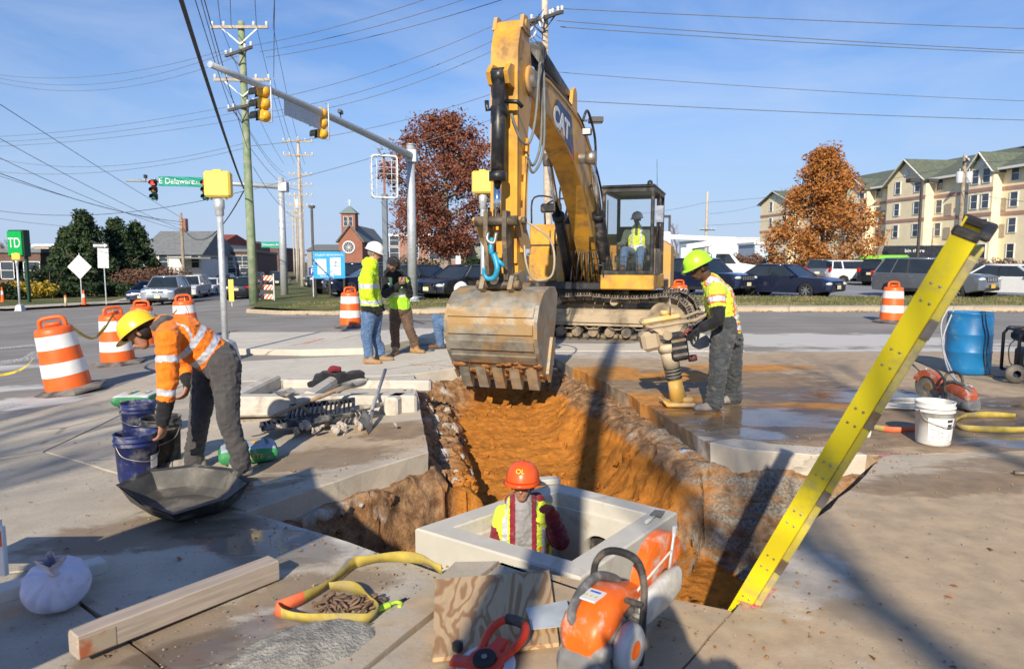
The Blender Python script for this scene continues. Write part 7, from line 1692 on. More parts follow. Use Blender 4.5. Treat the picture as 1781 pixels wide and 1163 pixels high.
for s_ in (-1, 1):
    hp = pel + V(s_ * .10, 0, -.03); an = V(pel.x + s_ * .13, pel.y, .09); B.limb([pel, hp, hp.lerp(an, .5) + V(0, -.03, 0), an + V(0, 0, .03)], [.15, .12, .088, .07], 'leg'); B.foot(an, (s_ * .2, -1), 'boot', 1.05, 0.0)
def rul(tag, t, p):
    if tag == 'top':
        x = (p - che).x; 
        if p.y < che.y + .03:
            if abs(x + .01) < .06: return 'grey'
            if abs(x + .01) < .10: return 'mar'
        d = abs(x)
        if abs(p.z - A(912, 925, 5).z) < 0: return 'refl'
        if .125 < d < .165 and p.z > che.z - .1: return 'refl'
        if .11 < d < .18 and abs(p.z - (che.z - .27)) < .16: return 'refl' if abs(d - .145) < .018 else 'sor'
        return 'top'
    if tag == 'arm':
        if (p - s1).length < .12 or (p - s2).length < .12: return 'top'
        return 'mar'
    return tag
B.build('body', o, dict(skin=SKIN_M, top=LIMET, leg=GREYW, boot=BOOTG, refl=REFL, sor=REFLO, mar=MAROON, grey=GREYS, hood=MAROON, glove=GLOVER), rul, amp=.009)
hardhat(o, B, hat_mat('orange', (.85, .10, .015)), 0, 1.1, mark='OL'); m = MB(); m.ell(B.hc - B.hf * .03, (.082, .082, .07), 14, 8, z1=.3); m.build('hair', HAIRB, o)
gl = MB()
HM = Matrix(((B.hl.x, B.hf.x, B.hu.x, 0), (B.hl.y, B.hf.y, B.hu.y, 0), (B.hl.z, B.hf.z, B.hu.z, 0), (0, 0, 0, 1)))
for q in (-1, 1): gl.ell((0, 0, 0), (.032, .012, .022), 14, 8, mtr(B.hc + B.hl * q * .034 + B.hu * .012 + B.hf * .094) @ HM)
gl.tube([B.hc + B.hl * -.07 + B.hu * .02 + B.hf * .08, B.hc + B.hu * .022 + B.hf * .103, B.hc + B.hl * .07 + B.hu * .02 + B.hf * .08], .005, 6)
gl.build('sunglasses', glassmat('sunglass', (.008, .008, .01), .08), o)
# ---- the photographer, standing right behind the lens
o = person('photographer standing behind the lens with elbows out', V(0.03, -.36, 0)); o.scale = (1.1, 1.1, 1.1); B = Body(); lx = V(1, 0, 0)
pel = V(0, 0, .92); che = V(0, .02, 1.28); nek = V(0, 0, 1.47)
B.cap(pel, pel.lerp(che, .5), (.17, .13), (.17, .13), 'leg', lx); B.cap(pel.lerp(che, .1), che, (.18, .14), (.22, .145), 'top', lx); B.cap(che, nek, (.21, .14), (.10, .09), 'top', lx); B.head(V(0, .03, 1.62), (0, 1, 0), (0, 0, 1)); B.cap(nek, V(0, .02, 1.56), .06, .06, 'skin')
for s_ in (-1, 1):
    B.limb([che, V(s_ * .21, 0, 1.42), V(s_ * .30, .08, 1.16), V(s_ * .12, .17, 1.42)], [.1, .085, .07, .045], 'arm'); B.hand(V(s_ * .12, .17, 1.42), (-s_ * .3, .2, 1), (0, 1, 0), 'skin', .6); hp = V(s_ * .1, 0, .9); an = V(s_ * .13, 0, .09); B.limb([pel, hp, hp.lerp(an, .5) + V(0, .03, 0), an], [.14, .115, .085, .065], 'leg'); B.foot(an, (s_ * .2, 1), 'boot', 1.0, 0)
B.build('body', o, dict(skin=SKIN_M, top=GREYH, leg=DENIM, boot=BOOTB), lambda t, k, p: {'arm': 'top'}.get(t, t), voxel=.016)
# ---------------------------------------------------------------- concrete box in the pit
BOXC = mat('precast_concrete', (.56, .53, .46), .88, 0, .08, 3, .3, 60, .003, (.40, .34, .26), .22, 3)
co_ = [V(-.695, 4.78, 0), V(.372, 5.82, 0), V(1.263, 5.10, 0), V(.417, 4.0, 0)]   # left, back, right, near
cb = sum(co_, V(0, 0, 0)) / 4
def inset(k, w):
    a, b, c = co_[(k - 1) % 4], co_[k], co_[(k + 1) % 4]; d1 = (a - b).normalized(); d2 = (c - b).normalized(); return b + (d1 + d2) * (w / max(.3, (d1.cross(d2)).length))
bo = thing('catch_basin_box', 'pale precast concrete catch basin box set in the dug pit', 'concrete box', (cb.x, cb.y, -1.78))
rg = lambda pts, z: [V(p.x - cb.x, p.y - cb.y, z + 1.78) for p in pts]
o4 = [co_[k] for k in range(4)]; i4 = [inset(k, .18) for k in range(4)]; s4 = [inset(k, .20) for k in range(4)]
m = MB(); m.loft([rg(s4, -1.70), rg(s4, -.42), rg(i4, -.415), rg(i4, -.31), rg([inset(k, .17) for k in range(4)], -.30), rg([inset(k, .012) for k in range(4)], -.30), rg(o4, -.312), rg(o4, -1.78)], False, 0, False)
b_ = rg(s4, -1.70); m.add(b_, [(3, 2, 1, 0)]); b_ = rg(o4, -1.78); m.add(b_, [(0, 1, 2, 3)]); shell = m.build('shell', BOXC, bo)
pc = (s4[1].lerp(s4[2], .52)); pn = (co_[2] - co_[1]).normalized(); pn = V(pn.y, -pn.x, 0); pcl = V(pc.x - cb.x, pc.y - cb.y, -.74 + 1.78)
cut = MB(); cut.cyl(pcl - pn * .4, pcl + pn * .4, .165, .165, 24); co_ob = cut.build('cutter', BOXC); co_ob.location = bo.location
bpy.context.view_layer.update()
md = shell.modifiers.new('b', 'BOOLEAN'); md.operation = 'DIFFERENCE'; md.object = co_ob; md.solver = 'EXACT'
dg = bpy.context.evaluated_depsgraph_get(); me2 = bpy.data.meshes.new_from_object(shell.evaluated_get(dg)); shell.modifiers.clear(); shell.data = me2; bpy.data.objects.remove(co_ob)
m = MB(); m.cyl(pcl + pn * (-.12), pcl + pn * (-.135), .17, .17, 20); m.build('pipe_shade_disc', RUBBER, bo)  # dark disc stands in for the shade inside the pipe opening
m = MB(); a, b = co_[1] + V(-.17, -.10, 0), co_[1] + V(.03, -.02, 0); m.bar((a.x, a.y, -.262), (b.x, b.y, -.275), .10, .05, up=(0, 0, 1), bev=.008); m.build('concrete_block', BOXC, None, 'small concrete block lying on the back corner of the box', 'block')
# trowel
tp_ = inset(2, .07) + (co_[3] - co_[2]).normalized() * .22; ax = V(.55, .75, 0).normalized(); sd = V(ax.y, -ax.x, 0); z0 = -.292
tr = thing('trowel', 'small steel trowel lying on the rim of the box', 'tool', (tp_.x, tp_.y, z0))
m = MB(); m.add([ax * .06 + sd * .045, ax * .06 - sd * .045, ax * .17 - sd * .055, ax * .19 + sd * .02] + [q + V(0, 0, .006) for q in (ax * .06 + sd * .045, ax * .06 - sd * .045, ax * .17 - sd * .055, ax * .19 + sd * .02)], [(0, 1, 2, 3), (7, 6, 5, 4), (0, 4, 5, 1), (1, 5, 6, 2), (2, 6, 7, 3), (3, 7, 4, 0)], 0, False, mtr(0, 0, .012)); m.build('blade', STEEL, tr)
m = MB(); m.tube([-ax * .10 + V(0, 0, .014), -ax * .02 + V(0, 0, .016), ax * .02 + V(0, 0, .018), ax * .07 + V(0, 0, .014)], [.014, .016, .007, .006], 8); m.build('handle', mat('pale_grip', (.55, .55, .52), .7), tr)
# ---------------------------------------------------------------- yellow ladder
LADY = mat('ladder_yellow', (.86, .70, .015), .42, 0, .06, 3, .1, 30, .003, (.46, .38, .12), .3, 3.5); LADW = mat('worn_ladder_yellow', (.70, .58, .06), .6, 0, .15, 5, .2, 40, .004, (.38, .33, .20), .45, 5)
lt = at(1683, 402, 2.35); le = gp(1293, 1046); u = (lt - le).normalized(); lb = le - u * ((le.z + 1.15) / u.z)
la = thing('ladder', 'bright yellow fibreglass step ladder leaning out of the pit', 'ladder', lb); LL = (lt - lb).length
toC = (V(0, 0, CH) - le.lerp(lt, .5)).normalized(); n_ = (toC - u * toC.dot(u)).normalized(); xw = u.cross(n_); 
if xw.x < 0: xw = -xw
n2 = (n_ * .998 - xw * .03).normalized(); xw = (xw - n2 * xw.dot(n2)).normalized()
LM_ = Matrix(((xw.x, -n2.x, u.x, 0), (xw.y, -n2.y, u.y, 0), (xw.z, -n2.z, u.z, 0), (0, 0, 0, 1)))   # x across the web, y away from camera, z along
RW = .080
for yy, nm in ((0.0, 'rail'), (.30, 'rail')):
    m = MB(); sg = 1 if yy == 0 else -1
    m.box((0, yy, LL / 2), (RW, .006, LL), LM_); 
    for s_ in (-1, 1): m.box((s_ * (RW / 2 - .004), yy + sg * .018, LL / 2), (.008, .034, LL), LM_)
    rl = m.build(nm, LADY, la)
    m = MB(); m.box((0, yy + sg * .012, LL - .012), (RW + .008, .045, .03), LM_, .006); m.build('end_cap', RUBBER, rl)
    m = MB(); m.box((0, yy + sg * .012, .02), (RW + .014, .05, .06), LM_, .008); m.build('foot', RUBBER, rl)
    if yy == 0:
        k = 0; z = LL - .24
        while z > .3:
            for dx in (-.014, .016):
                for dz in (-.016, .016):
                    m = MB(); m.lathe([(.0055, 0), (.004, .003), (.0, .0035)], 8, LM_ @ mtr(dx, yy - .003, z + dz * 2.2) @ mrot('X', PI / 2)); m.build('rivet', STEEL, rl)
            z -= .28
z = LL - .24
while z > .2:
    m = MB(); m.box((.0, .15, z), (.078, .285, .026), LM_, .004); m.build('tread', STEEL, la); z -= .28
# rear support section folded against the rails
m = MB(); m.box((RW / 2 + .016, .03, LL / 2 - .03), (.03, .05, LL - .10), LM_, .004); m.box((RW / 2 + .016, .25, LL / 2 - .03), (.03, .05, LL - .10), LM_, .004); m.build('rear_rail', LADW, la)
for k in range(6):
    m = MB(); m.box((RW / 2 + .016, .14, LL - .35 - k * .42), (.022, .20, .022), LM_); m.build('rear_bar', STEEL, la)
    m = MB(); m.box((RW / 2 + .02, .0, LL - .36 - k * .42), (.03, .012, .075), LM_); m.build('bracket', STEEL, la)
m = MB(); m.box((RW / 2 + .012, .15, LL - .004), (.04, .30, .022), LM_, .008); m.build('top_cap', RUBBER, la)
# ---------------------------------------------------------------- cut-off saws
def saw(label, loc, rz, orange, cover2, sc=1.0, tilt=0.0):
    o = thing('cut_off_saw', label, 'saw', loc, rz, None, sc); o.scale = (sc * .82, sc, sc * .96)
    SO = mat(orange[0], orange[1], .38, 0, .08, 12, .08, 60, .002, (.62, .55, .48), .22, 9); SG = mat(cover2[0], cover2[1], .6, 0, .12, 12, .2, 60, .003, (.42, .39, .34), .28, 8)
    rb = lambda m, c, s, b=.02, M=None, mi=None: m.box(c, s, M, b, mi)
    def hull(m, secs, n=16, ex=.6):
        """rounded-box loft: (y, z centre, half width, half height, x offset)"""
        rings = []
        for (y, zc, hw, hh, xo) in secs:
            rings.append([V(xo + hw * math.copysign(abs(math.cos(t)) ** ex, math.cos(t)), y, zc + hh * math.copysign(abs(math.sin(t)) ** ex, math.sin(t))) for t in [2 * PI * k / n for k in range(n)]])
        m.loft(rings, True, 0, True)
    m = MB(); hull(m, [(-.02, .10, .07, .05, 0), (.0, .11, .095, .075, 0), (.10, .13, .105, .085, 0), (.22, .14, .10, .09, 0), (.30, .14, .085, .085, 0), (.33, .14, .06, .07, 0)]); m.build('engine_block', SG, o)
    m = MB(); hull(m, [(-.035, .16, .06, .03, -.01), (-.02, .175, .095, .06, -.01), (.02, .195, .105, .075, -.01), (.10, .215, .105, .08, -.01), (.19, .23, .095, .075, -.01), (.27, .215, .075, .055, -.01), (.38, .195, .05, .04, -.01), (.44, .185, .035, .02, -.01)]); cv = m.build('top_cover', SO, o)
    m = MB(); m.box((-.02, .085, .297), (.08, .085, .006), mrot('X', 0)); lb_ = m.build('warning_label', WHITE, cv)
    for k in range(3): m = MB(); c = V(-.043 + k * .024, .085, .3012); m.add([c + V(-.009, -.018, 0), c + V(.009, -.018, 0), c + V(0, .0, 0)], [(0, 1, 2)]); m.build('warning_triangle', mat('label_yellow', (.85, .60, .02), .5), lb_)
    m = MB(); m.box((-.02, .108, .3010), (.05, .012, .001)); m.build('label_mark', mat('label_blue', (.05, .12, .5), .5), lb_)
    # rear handle arch
    m = MB(); m.tube(bez([V(-.03, .02, .20), V(-.055, -.01, .25), V(-.075, .08, .30), V(-.078, .20, .31), V(-.06, .31, .26), V(-.04, .35, .20)], 6), [.020] * 31, 10); m.build('rear_handle', mat('grip_grey', (.10, .10, .10), .8, 0, .2, 12, .3, 60, .004, (.34, .31, .27), .28, 8), o)
    m = MB(); hull(m, [(-.05, .06, .09, .035, 0), (-.035, .075, .11, .06, 0), (.02, .08, .115, .06, 0), (.06, .07, .10, .05, 0)]); m.build('rear_guard', SG, o)
    # front tube handle
    m = MB(); m.tube(bez([V(.145, .20, .02), V(.15, .205, .18), V(.14, .225, .33), V(.08, .25, .40), V(-.05, .26, .40), V(-.12, .25, .34), V(-.125, .24, .22), V(-.10, .23, .12)], 8), .0155, 10); m.build('front_handle', RUBBER, o)
    m = MB(); m.cyl((.10, .21, .20), (.15, .21, .20), .012, .012, 8); m.build('handle_bracket', SG, o)
    # starter cover and recoil
    m = MB(); m.lathe([(.0, .0), (.075, .0), (.088, -.015), (.092, -.05), (.085, -.06)], 22, mtr(.165, .13, .115) @ mrot('Y', PI / 2)); st = m.build('starter_cover', mat('saw_white', (.60, .58, .54), .6, 0, .1, 12, .2, 60, .002, (.40, .36, .30), .4, 8), o)
    m = MB(); m.cyl((.166, .13, .115), (.170, .13, .115), .035, .03, 14); m.build('starter_badge', SO, st)
    m = MB(); m.bar((.10, .15, .22), (.13, .16, .26), .022, .022); m.box((.13, .165, .275), (.09, .022, .02), mrot('Z', 0), .006); m.build('starter_grip', RUBBER, o)
    m = MB(); hull(m, [(-.03, .13, .02, .02, .08), (-.02, .135, .032, .032, .085), (.03, .14, .03, .03, .09)]); m.build('fuel_cap', SG, o)
    # cutting arm, guard, blade
    m = MB(); hull(m, [(.28, .15, .03, .05, .075), (.36, .16, .034, .065, .08), (.52, .17, .034, .075, .085), (.62, .175, .03, .06, .085), (.65, .175, .02, .04, .085)], 14, .7); m.build('arm', mat('saw_white', (.60, .58, .54)), o)
    by, bz, br, bx_ = .56, .185, .178, .015
    m = MB(); m.cyl((bx_ - .003, by, bz), (bx_ + .003, by, bz), br, br, 40); bl = m.build('blade', mat('blade_steel', (.26, .24, .22), .5, .7, .2, 14, .2, 50, .003, (.45, .40, .34), .4, 8), o)
    m = MB(); m.cyl((bx_ - .012, by, bz), (bx_ + .012, by, bz), .05, .05, 18); m.build('flange', STEEL, bl)
    m = MB(); a0, a1 = R(20), R(190); N = 22; gr = br + .022
    ins = []; out = []
    for i in range(N + 1):
        t = a0 + (a1 - a0) * i / N; c_, s_ = math.cos(t), math.sin(t)
        ring = [V(bx_ - .032, by + gr * c_, bz + gr * s_), V(bx_ + .032, by + gr * c_, bz + gr * s_), V(bx_ + .038, by + (gr - .03) * c_, bz + (gr - .03) * s_), V(bx_ + .036, by + .05 * c_, bz + .05 * s_), V(bx_ + .030, by + .05 * c_, bz + .05 * s_), V(bx_ + .032, by + (gr - .012) * c_, bz + (gr - .012) * s_), V(bx_ - .026, by + (gr - .008) * c_, bz + (gr - .008) * s_), V(bx_ - .026, by + (gr - .075) * c_, bz + (gr - .075) * s_), V(bx_ - .032, by + (gr - .075) * c_, bz + (gr - .075) * s_)]
        out.append(ring)
    m.loft(out, True, 0, False); gd = m.build('blade_guard', SO, o)
    m = MB(); m.tube(bez([V(bx_ + .045, by + .03, bz + .02), V(bx_ + .05, by + .04, bz + .10), V(bx_ + .045, by + .08, bz + .20)], 6), .008, 6); m.box((bx_ + .045, by + .08, bz + .19), (.02, .03, .05), None, .005); m.build('water_pipe', GALV, gd)
    m = MB(); m.tube(bez([V(bx_ + .05, by + .05, bz + .12), V(.06, .45, .27), V(.05, .35, .24), V(.03, .30, .20)], 6), .006, 6); m.build('water_hose', mat('pale_hose', (.62, .60, .52), .6), o)
    for y in (.05, .28): m = MB(); m.box((0, y, .015), (.15, .03, .05), None, .01); m.build('foot', RUBBER, o)
    return o
saw('orange and white cut-off saw resting on the slab near the plywood', (.27, 2.46, .012), R(-37), ('saw_orange', (.80, .14, .012)), ('saw_grey', (.20, .195, .185)), 1.08)
saw('dull red and grey cut-off saw standing behind the white bucket', gp(1688, 716), R(16), ('saw_dull_red', (.40, .09, .04)), ('saw_dark', (.14, .14, .15)), 1.0)
# ---------------------------------------------------------------- reel, plywood, timber and scraps in front
REDP = mat('reel_red', (.70, .055, .02), .4, 0, .06, 8, .05)
rl = thing('tape_reel', 'red open-reel measuring tape with black hub and grip', 'tape measure', gp(845, 1172) + V(0, 0, .03), R(-32)); TL = mrot('X', R(12))
m = MB(); m.lathe([(.0, 0), (.115, 0), (.118, .006), (.112, .012), (.0, .012)], 30, TL); m.build('reel_disc', mat('reel_pale', (.62, .66, .68), .4), rl)
m = MB()
for a in (R(200), R(320), R(90)): m.bar(TL @ V(0, 0, .022), TL @ V(.14 * math.cos(a), .14 * math.sin(a), .022), .06, .022, bev=.006)
m.cyl(TL @ V(0, 0, .012), TL @ V(0, 0, .036), .075, .07, 24); m.build('frame', REDP, rl)
m = MB(); m.cyl(TL @ V(0, 0, .034), TL @ V(0, 0, .05), .048, .045, 22); m.build('hub', RUBBER, rl); m = MB(); m.cyl(TL @ V(0, 0, .05), TL @ V(0, 0, .053), .012, .012, 10); m.build('hub_bolt', STEEL, rl)
m = MB(); m.tube([TL @ V(*p) for p in bez([(-.045, .02, .022), (-.075, .16, .03), (-.04, .235, .035), (.04, .235, .035), (.075, .16, .03), (.045, .02, .022)], 6)], .017, 10); m.build('handle', REDP, rl)
m = MB(); m.tube([TL @ V(-.045, .235, .036), TL @ V(0, .24, .037), TL @ V(.045, .235, .036)], .022, 10); m.build('grip', RUBBER, rl)
m = MB(); m.box(TL @ V(-.155, .03, .02), (.04, .035, .04), None, .006); m.build('tape_end', RUBBER, rl)
def woodmat(name, a, b, ang=0.0, sc=14, rings=True):
    t = NT(name); o = t.obj(); v = t.mapv(o, (1, 1, 1), (0, 0, ang))
    if rings:
        nn = t.noise(t.mapv(v, (1.0, .28, 1)), 5.5, 3, .45, .5); w = t.math('SINE', t.math('MULTIPLY', nn, 60)); f = t.rng(w, -.3, .95)
    else: f = t.rng(t.noise(t.mapv(v, (30, 1.2, 30)), 2.5, 5, .6, .3), .35, .68)
    c = t.mix(f, a, b); c = t.mix(t.rng(t.noise(t.mapv(v, (60, 3, 60)), 2, 3), .5, .8, 0, .4), c, mul(b, .7)); t.bump(f, .15, .002); return t.fin(c, .75)
PLY = woodmat('plywood', (.58, .40, .22), (.36, .20, .09))
pl = [gp(757, 1025), gp(955, 1010), gp(972, 1132), gp(752, 1157)]; pc_ = sum(pl, V(0, 0, 0)) / 4
m = MB(); q = [V(p.x - pc_.x, p.y - pc_.y, 0) for p in pl]; zt = [.05, .055, .035, .028]; m.add([q[k] + V(0, 0, zt[k] - .014) for k in range(4)] + [q[k] + V(0, 0, zt[k] + .004) for k in range(4)], [(3, 2, 1, 0), (4, 5, 6, 7)] + [(k, (k + 1) % 4, 4 + (k + 1) % 4, 4 + k) for k in range(4)])
pw_ = m.build('plywood_sheet', PLY, None, 'square offcut of plywood with swirling grain lying on the slab', 'plywood'); pw_.location = pc_
m = MB(); a, b = gp(880, 1112), gp(975, 1085); q = [gp(915, 1080), gp(985, 1065), gp(1000, 1110), gp(925, 1118)]; m.add([p + V(0, 0, .062) for p in q] + [p + V(0, 0, .060) for p in q], [(0, 1, 2, 3), (7, 6, 5, 4)] + [(k, 4 + k, 4 + (k + 1) % 4, (k + 1) % 4) for k in range(4)]); m.build('plastic_scrap', mat('grey_plastic', (.46, .50, .52), .5), None, 'pale grey plastic scrap between the plywood and the saw', 'scrap')
TIMB = woodmat('timber', (.44, .36, .29), (.33, .27, .21), 0, 10, False)
a, b = gp(128, 1142), gp(478, 1003); d = (b - a).normalized(); rz_t = math.atan2(d.y, d.x) - PI / 2
tb = MB(); Lt = (b - a).length; tb.box((0, Lt / 2, .052), (.10, Lt, .104), None, .006); tb = tb.build('timber_beam', [TIMB], None, 'thick sawn timber beam with a rust stained end on the pavement', 'timber'); tb.location = a; tb.rotation_euler = (0, 0, rz_t)
t = NT('timber_end_stain'); o_ = t.obj(); f = t.rng(t.noise(o_, 9, 5, .6), .40, .60); t.fin(t.mix(f, (.34, .10, .035), (.33, .27, .19)), .85)
m = MB(); m.box((.051, .075, .048), (.003, .14, .08), None, .001); m.build('stain_patch', t.mat, tb)
# sandbag
SACK = mat('white_sack', (.72, .68, .78), .85, 0, .08, 8, .5, 160, .003, (.50, .45, .42), .15, 6)
sbp = gp(102, 1030); sb = thing('sandbag', 'tied white woven sandbag resting on the barricade foot', 'sandbag', sbp, .5, None, .84)
m = MB(); n = 96; mm = 22; vs = []; fs = []
for i in range(mm + 1):
    tt = -PI / 2 + PI * i / mm
    for k in range(n):
        a = 2 * PI * k / n; cs = math.cos(tt); sn = math.sin(tt); pl_ = 1 + .16 * mnoise.noise(V(math.cos(a) * 5, math.sin(a) * 5, tt * .6)) * max(0, sn + .3) + .10 * mnoise.noise(V(math.cos(a) * 1.3, math.sin(a) * 1.3, tt * 1.5 + 3))
        r = (.165 if sn < 0 else .165) * max(.02, cs) ** .8 * pl_; vs.append((r * math.cos(a) * 1.05, r * math.sin(a) * .95, .115 + .115 * sn))
for i in range(mm):
    for k in range(n): fs.append((i * n + k, i * n + (k + 1) % n, (i + 1) * n + (k + 1) % n, (i + 1) * n + k))
m.add(vs, fs, 0, True, mrot('X', R(42))); m.build('sack', SACK, sb)
M = mrot('X', R(42)); m = MB(); rings = []
for (r, z, wv) in ((.06, .20, .2), (.022, .235, .2), (.02, .255, .2), (.034, .31, .35), (.05, .37, .45), (.055, .42, .5)): rings.append([M @ V(r * (1 + wv * math.sin(5 * a)) * math.cos(a), r * (1 + wv * math.cos(4 * a)) * math.sin(a) * .6, z) for a in [2 * PI * k / 20 for k in range(20)]])
m.loft(rings, False, 0, True); m.build('tied_neck', SACK, sb); m = MB(); m.tube([M @ V(.022 * math.cos(a), .016 * math.sin(a), .242) for a in [2 * PI * k / 12 for k in range(12)]], .005, 5, closed=True); m.build('tie', mat('twine', (.6, .55, .45), .9), sb)
# barricade at the left edge
q = gp(10, 1000); br_ = thing('barricade', 'white barricade upright with orange stripes beside the sandbag', 'barricade', q)
m = MB(); m.box((-.02, 0, .13), (.06, .03, .26), None, .004); m.build('upright', WHITE, br_)
m = MB(); m.box((-.28, .02, .19), (.52, .02, .20)); bd_ = m.build('board', WHITE, br_); m = MB(); m.add([(-.04, .008, .10), (-.16, .008, .29), (-.30, .008, .29), (-.18, .008, .10)], [(0, 1, 2, 3)]); m.build('stripe', ORG, bd_); m = MB(); m.box((-.021, -.017, .2), (.05, .004, .08)); m.build('sticker', ORG, bd_)
a, b = gp(-60, 1062) - q, gp(182, 992) - q; m = MB(); m.bar((a.x, a.y, .035), (b.x, b.y, .035), .10, .07, bev=.008); m.build('foot', mat('pale_plank', (.60, .57, .50), .7, 0, .08, 5, .2), br_)
# ---------------------------------------------------------------- webbing straps and chain
STRAP = mat('yellow_webbing', (.46, .35, .06), .85, 0, .25, 8, .5, 220, .002, (.30, .24, .12), .4, 6); STRR = mat('orange_webbing', (.80, .16, .06), .8, 0, .2, 8, .4, 200, .002)
def strap(label, pts, w=.05, red=None, z0=.004):
    P_ = bez([gp(x, y) + V(0, 0, z0) for x, y in pts], 7); n = len(P_); m = MB(); vs = []; fs = []; mi = []
    for i, p in enumerate(P_):
        t = (P_[min(n - 1, i + 1)] - P_[max(0, i - 1)]).normalized(); lean = V(-t.y, t.x, 0) * (.35 * w * math.sin(i * .35)); th = V(-t.y, t.x, 0) * .0025
        vs += [p + th, p + lean + V(0, 0, w) + th, p + lean + V(0, 0, w) - th, p - th]
    for i in range(n - 1):
        for k in range(4): m_i = 1 if red and red[0] < i / n < red[1] else 0; m.add([vs[4 * i + k], vs[4 * i + (k + 1) % 4], vs[4 * i + 4 + (k + 1) % 4], vs[4 * i + 4 + k]], [(0, 1, 2, 3)], m_i, True)
    return m.build('webbing_strap', [STRAP, STRR], None, label, 'strap')
strap('dirty yellow webbing sling looped on the slab, orange label on one leg', [(768, 1000), (745, 985), (705, 978), (660, 978), (628, 985), (612, 992), (560, 1030), (510, 1058), (478, 1066), (490, 1076), (545, 1085), (610, 1090), (645, 1082), (655, 1062), (632, 1040), (600, 1030), (575, 1028)], .052, (.40, .55))
strap('flat yellow sling lying right of the white bucket', [(1860, 742), (1781, 752), (1725, 752), (1672, 748), (1660, 738), (1680, 728), (1725, 726), (1765, 728)], .055)
strap('orange and yellow sling end lying left of the white bucket', [(1520, 748), (1550, 752), (1590, 752)], .05, (.2, .9))
CHN = mat('rusty_chain', (.22, .14, .09), .7, .4, .3, 20, .3)
ch_ = thing('chain', 'rusty chain heaped beside the yellow sling', 'chain', gp(605, 1058)); random.seed(9); m0 = MB(); m0.tube([(.020 * math.cos(a) + (.012 if math.cos(a) > 0 else -.012), .014 * math.sin(a), 0) for a in [2 * PI * k / 14 for k in range(14)]], .0065, 6, closed=True); LKM = m0.mesh('chain_link', CHN)
prev = V(-.14, -.02, .012)
for k in range(30):
    p = V(-.13 + .27 * (k / 30) + random.uniform(-.03, .03), .05 * math.sin(k * .9) + random.uniform(-.02, .02), .012 + random.uniform(0, .03)); o_ = bpy.data.objects.new('chain_link', LKM); COL.objects.link(o_); o_.parent = ch_; o_.location = p; o_.rotation_euler = (random.uniform(-1, 1), random.uniform(-.5, .5), random.random() * 6)
hk = thing('sling_hook', 'fluorescent lime hook at the end of the chain', 'hook', gp(668, 1060)); m = MB(); m.box((0, 0, .015), (.03, .07, .024), mrot('Z', -.8), .008); m.tube(bez([(.02, .02, .015), (.05, .045, .015), (.075, .03, .015), (.07, .0, .015)], 5), .008, 7); m.build('hook_body', mat('fluo_lime', (.55, .85, .05), .5), hk); m = MB(); m.cyl((.06, .05, .015), (.09, .08, .015), .006, .006, 6); m.build('hook_pin', BLK, hk)
# heap of stiff mortar
MORT = mat('grey_mortar', (.30, .28, .24), .95, 0, .25, 14, 1.0, 70, .02, (.42, .39, .33), .3, 8)
mp_ = gp(540, 1125); m = MB(); n = 34; vs = []; fs = []
for i in range(n + 1):
    for j in range(n + 1):
        x = (i / n - .5) * .62; y = (j / n - .5) * .44; r = math.hypot(x / .30, y / .21); z = max(-.02, .055 * (1 - r ** 2.2)) + (.012 * mnoise.fractal(V(x * 18, y * 18, 1), 1, 2, 4) if r < 1.05 else 0); vs.append((x, y, z))
for i in range(n):
    for j in range(n): fs.append((i * (n + 1) + j, (i + 1) * (n + 1) + j, (i + 1) * (n + 1) + j + 1, i * (n + 1) + j + 1))
m.add(vs, fs, 0, True); o_ = m.build('mortar_heap', MORT, None, 'low heap of grey gritty mortar beside the timber', 'mortar'); o_.location = mp_; o_.rotation_euler = (0, 0, .6)
# ---------------------------------------------------------------- buckets, bags and tray on the left
def bucket(label, loc, bm_, rim=.152, h=.37, fill=None, handle=True, rz=0.0, name='bucket'):
    o = thing(name, label, 'bucket', loc, rz, None); m = MB(); b = rim * .86; m.lathe([(.0, .004), (b, .0), (b + .004, .02), (rim - .006, h - .09), (rim + .006, h - .088), (rim + .006, h - .078), (rim - .004, h - .075), (rim - .002, h - .055), (rim + .008, h - .053), (rim + .008, h - .043), (rim - .002, h - .04), (rim + .002, h - .012), (rim + .006, h), (rim - .004, h), (rim - .006, h - .02), (b - .004, .02), (.0, .012)], 30); m.build('shell', bm_, o)
    if fill: m = MB(); m.cyl((0, 0, h - .09), (0, 0, h - .06), rim - .012, rim - .01, 24); m.build('contents', fill, o)
    if handle: m = MB(); m.tube(bez([(-rim - .008, 0, h - .07), (-rim * .9, -.08, h - .16), (0, -rim - .03, h - .20), (rim * .9, -.08, h - .16), (rim + .008, 0, h - .07)], 6), .004, 6); m.build('handle', STEEL, o)
    return o
BLU = mat('blue_plastic', (.010, .020, .11), .5, 0, .15, 8, .1, 40, .002, (.24, .23, .22), .26, 9); BLKB = mat('black_plastic', (.018, .018, .018), .5, 0, .2, 8, .15, 40, .002, (.28, .26, .23), .3, 7)
bucket('blue bucket filled with grey mortar, splashed with cement', gt(243, 764), BLU, fill=MORT, rz=.5)
b2 = bucket('dark blue bucket standing in the shade by the tray', gt(240, 832), BLU, rz=1.0, fill=BLKB); m = MB(); vs = []; N = 8
for i in range(N + 1): a = R(-80) + R(34) * i / N; vs += [(.1455 * math.cos(a), .1455 * math.sin(a), .10), (.151 * math.cos(a), .151 * math.sin(a), .20)]
m.add(vs, [(2 * i, 2 * i + 2, 2 * i + 3, 2 * i + 1) for i in range(N)], 0, True); m.build('label', WHITE, b2, fix=False)
bucket('tall black bucket gripped by the bending man', gt(284, 812), BLKB, .15, .42)
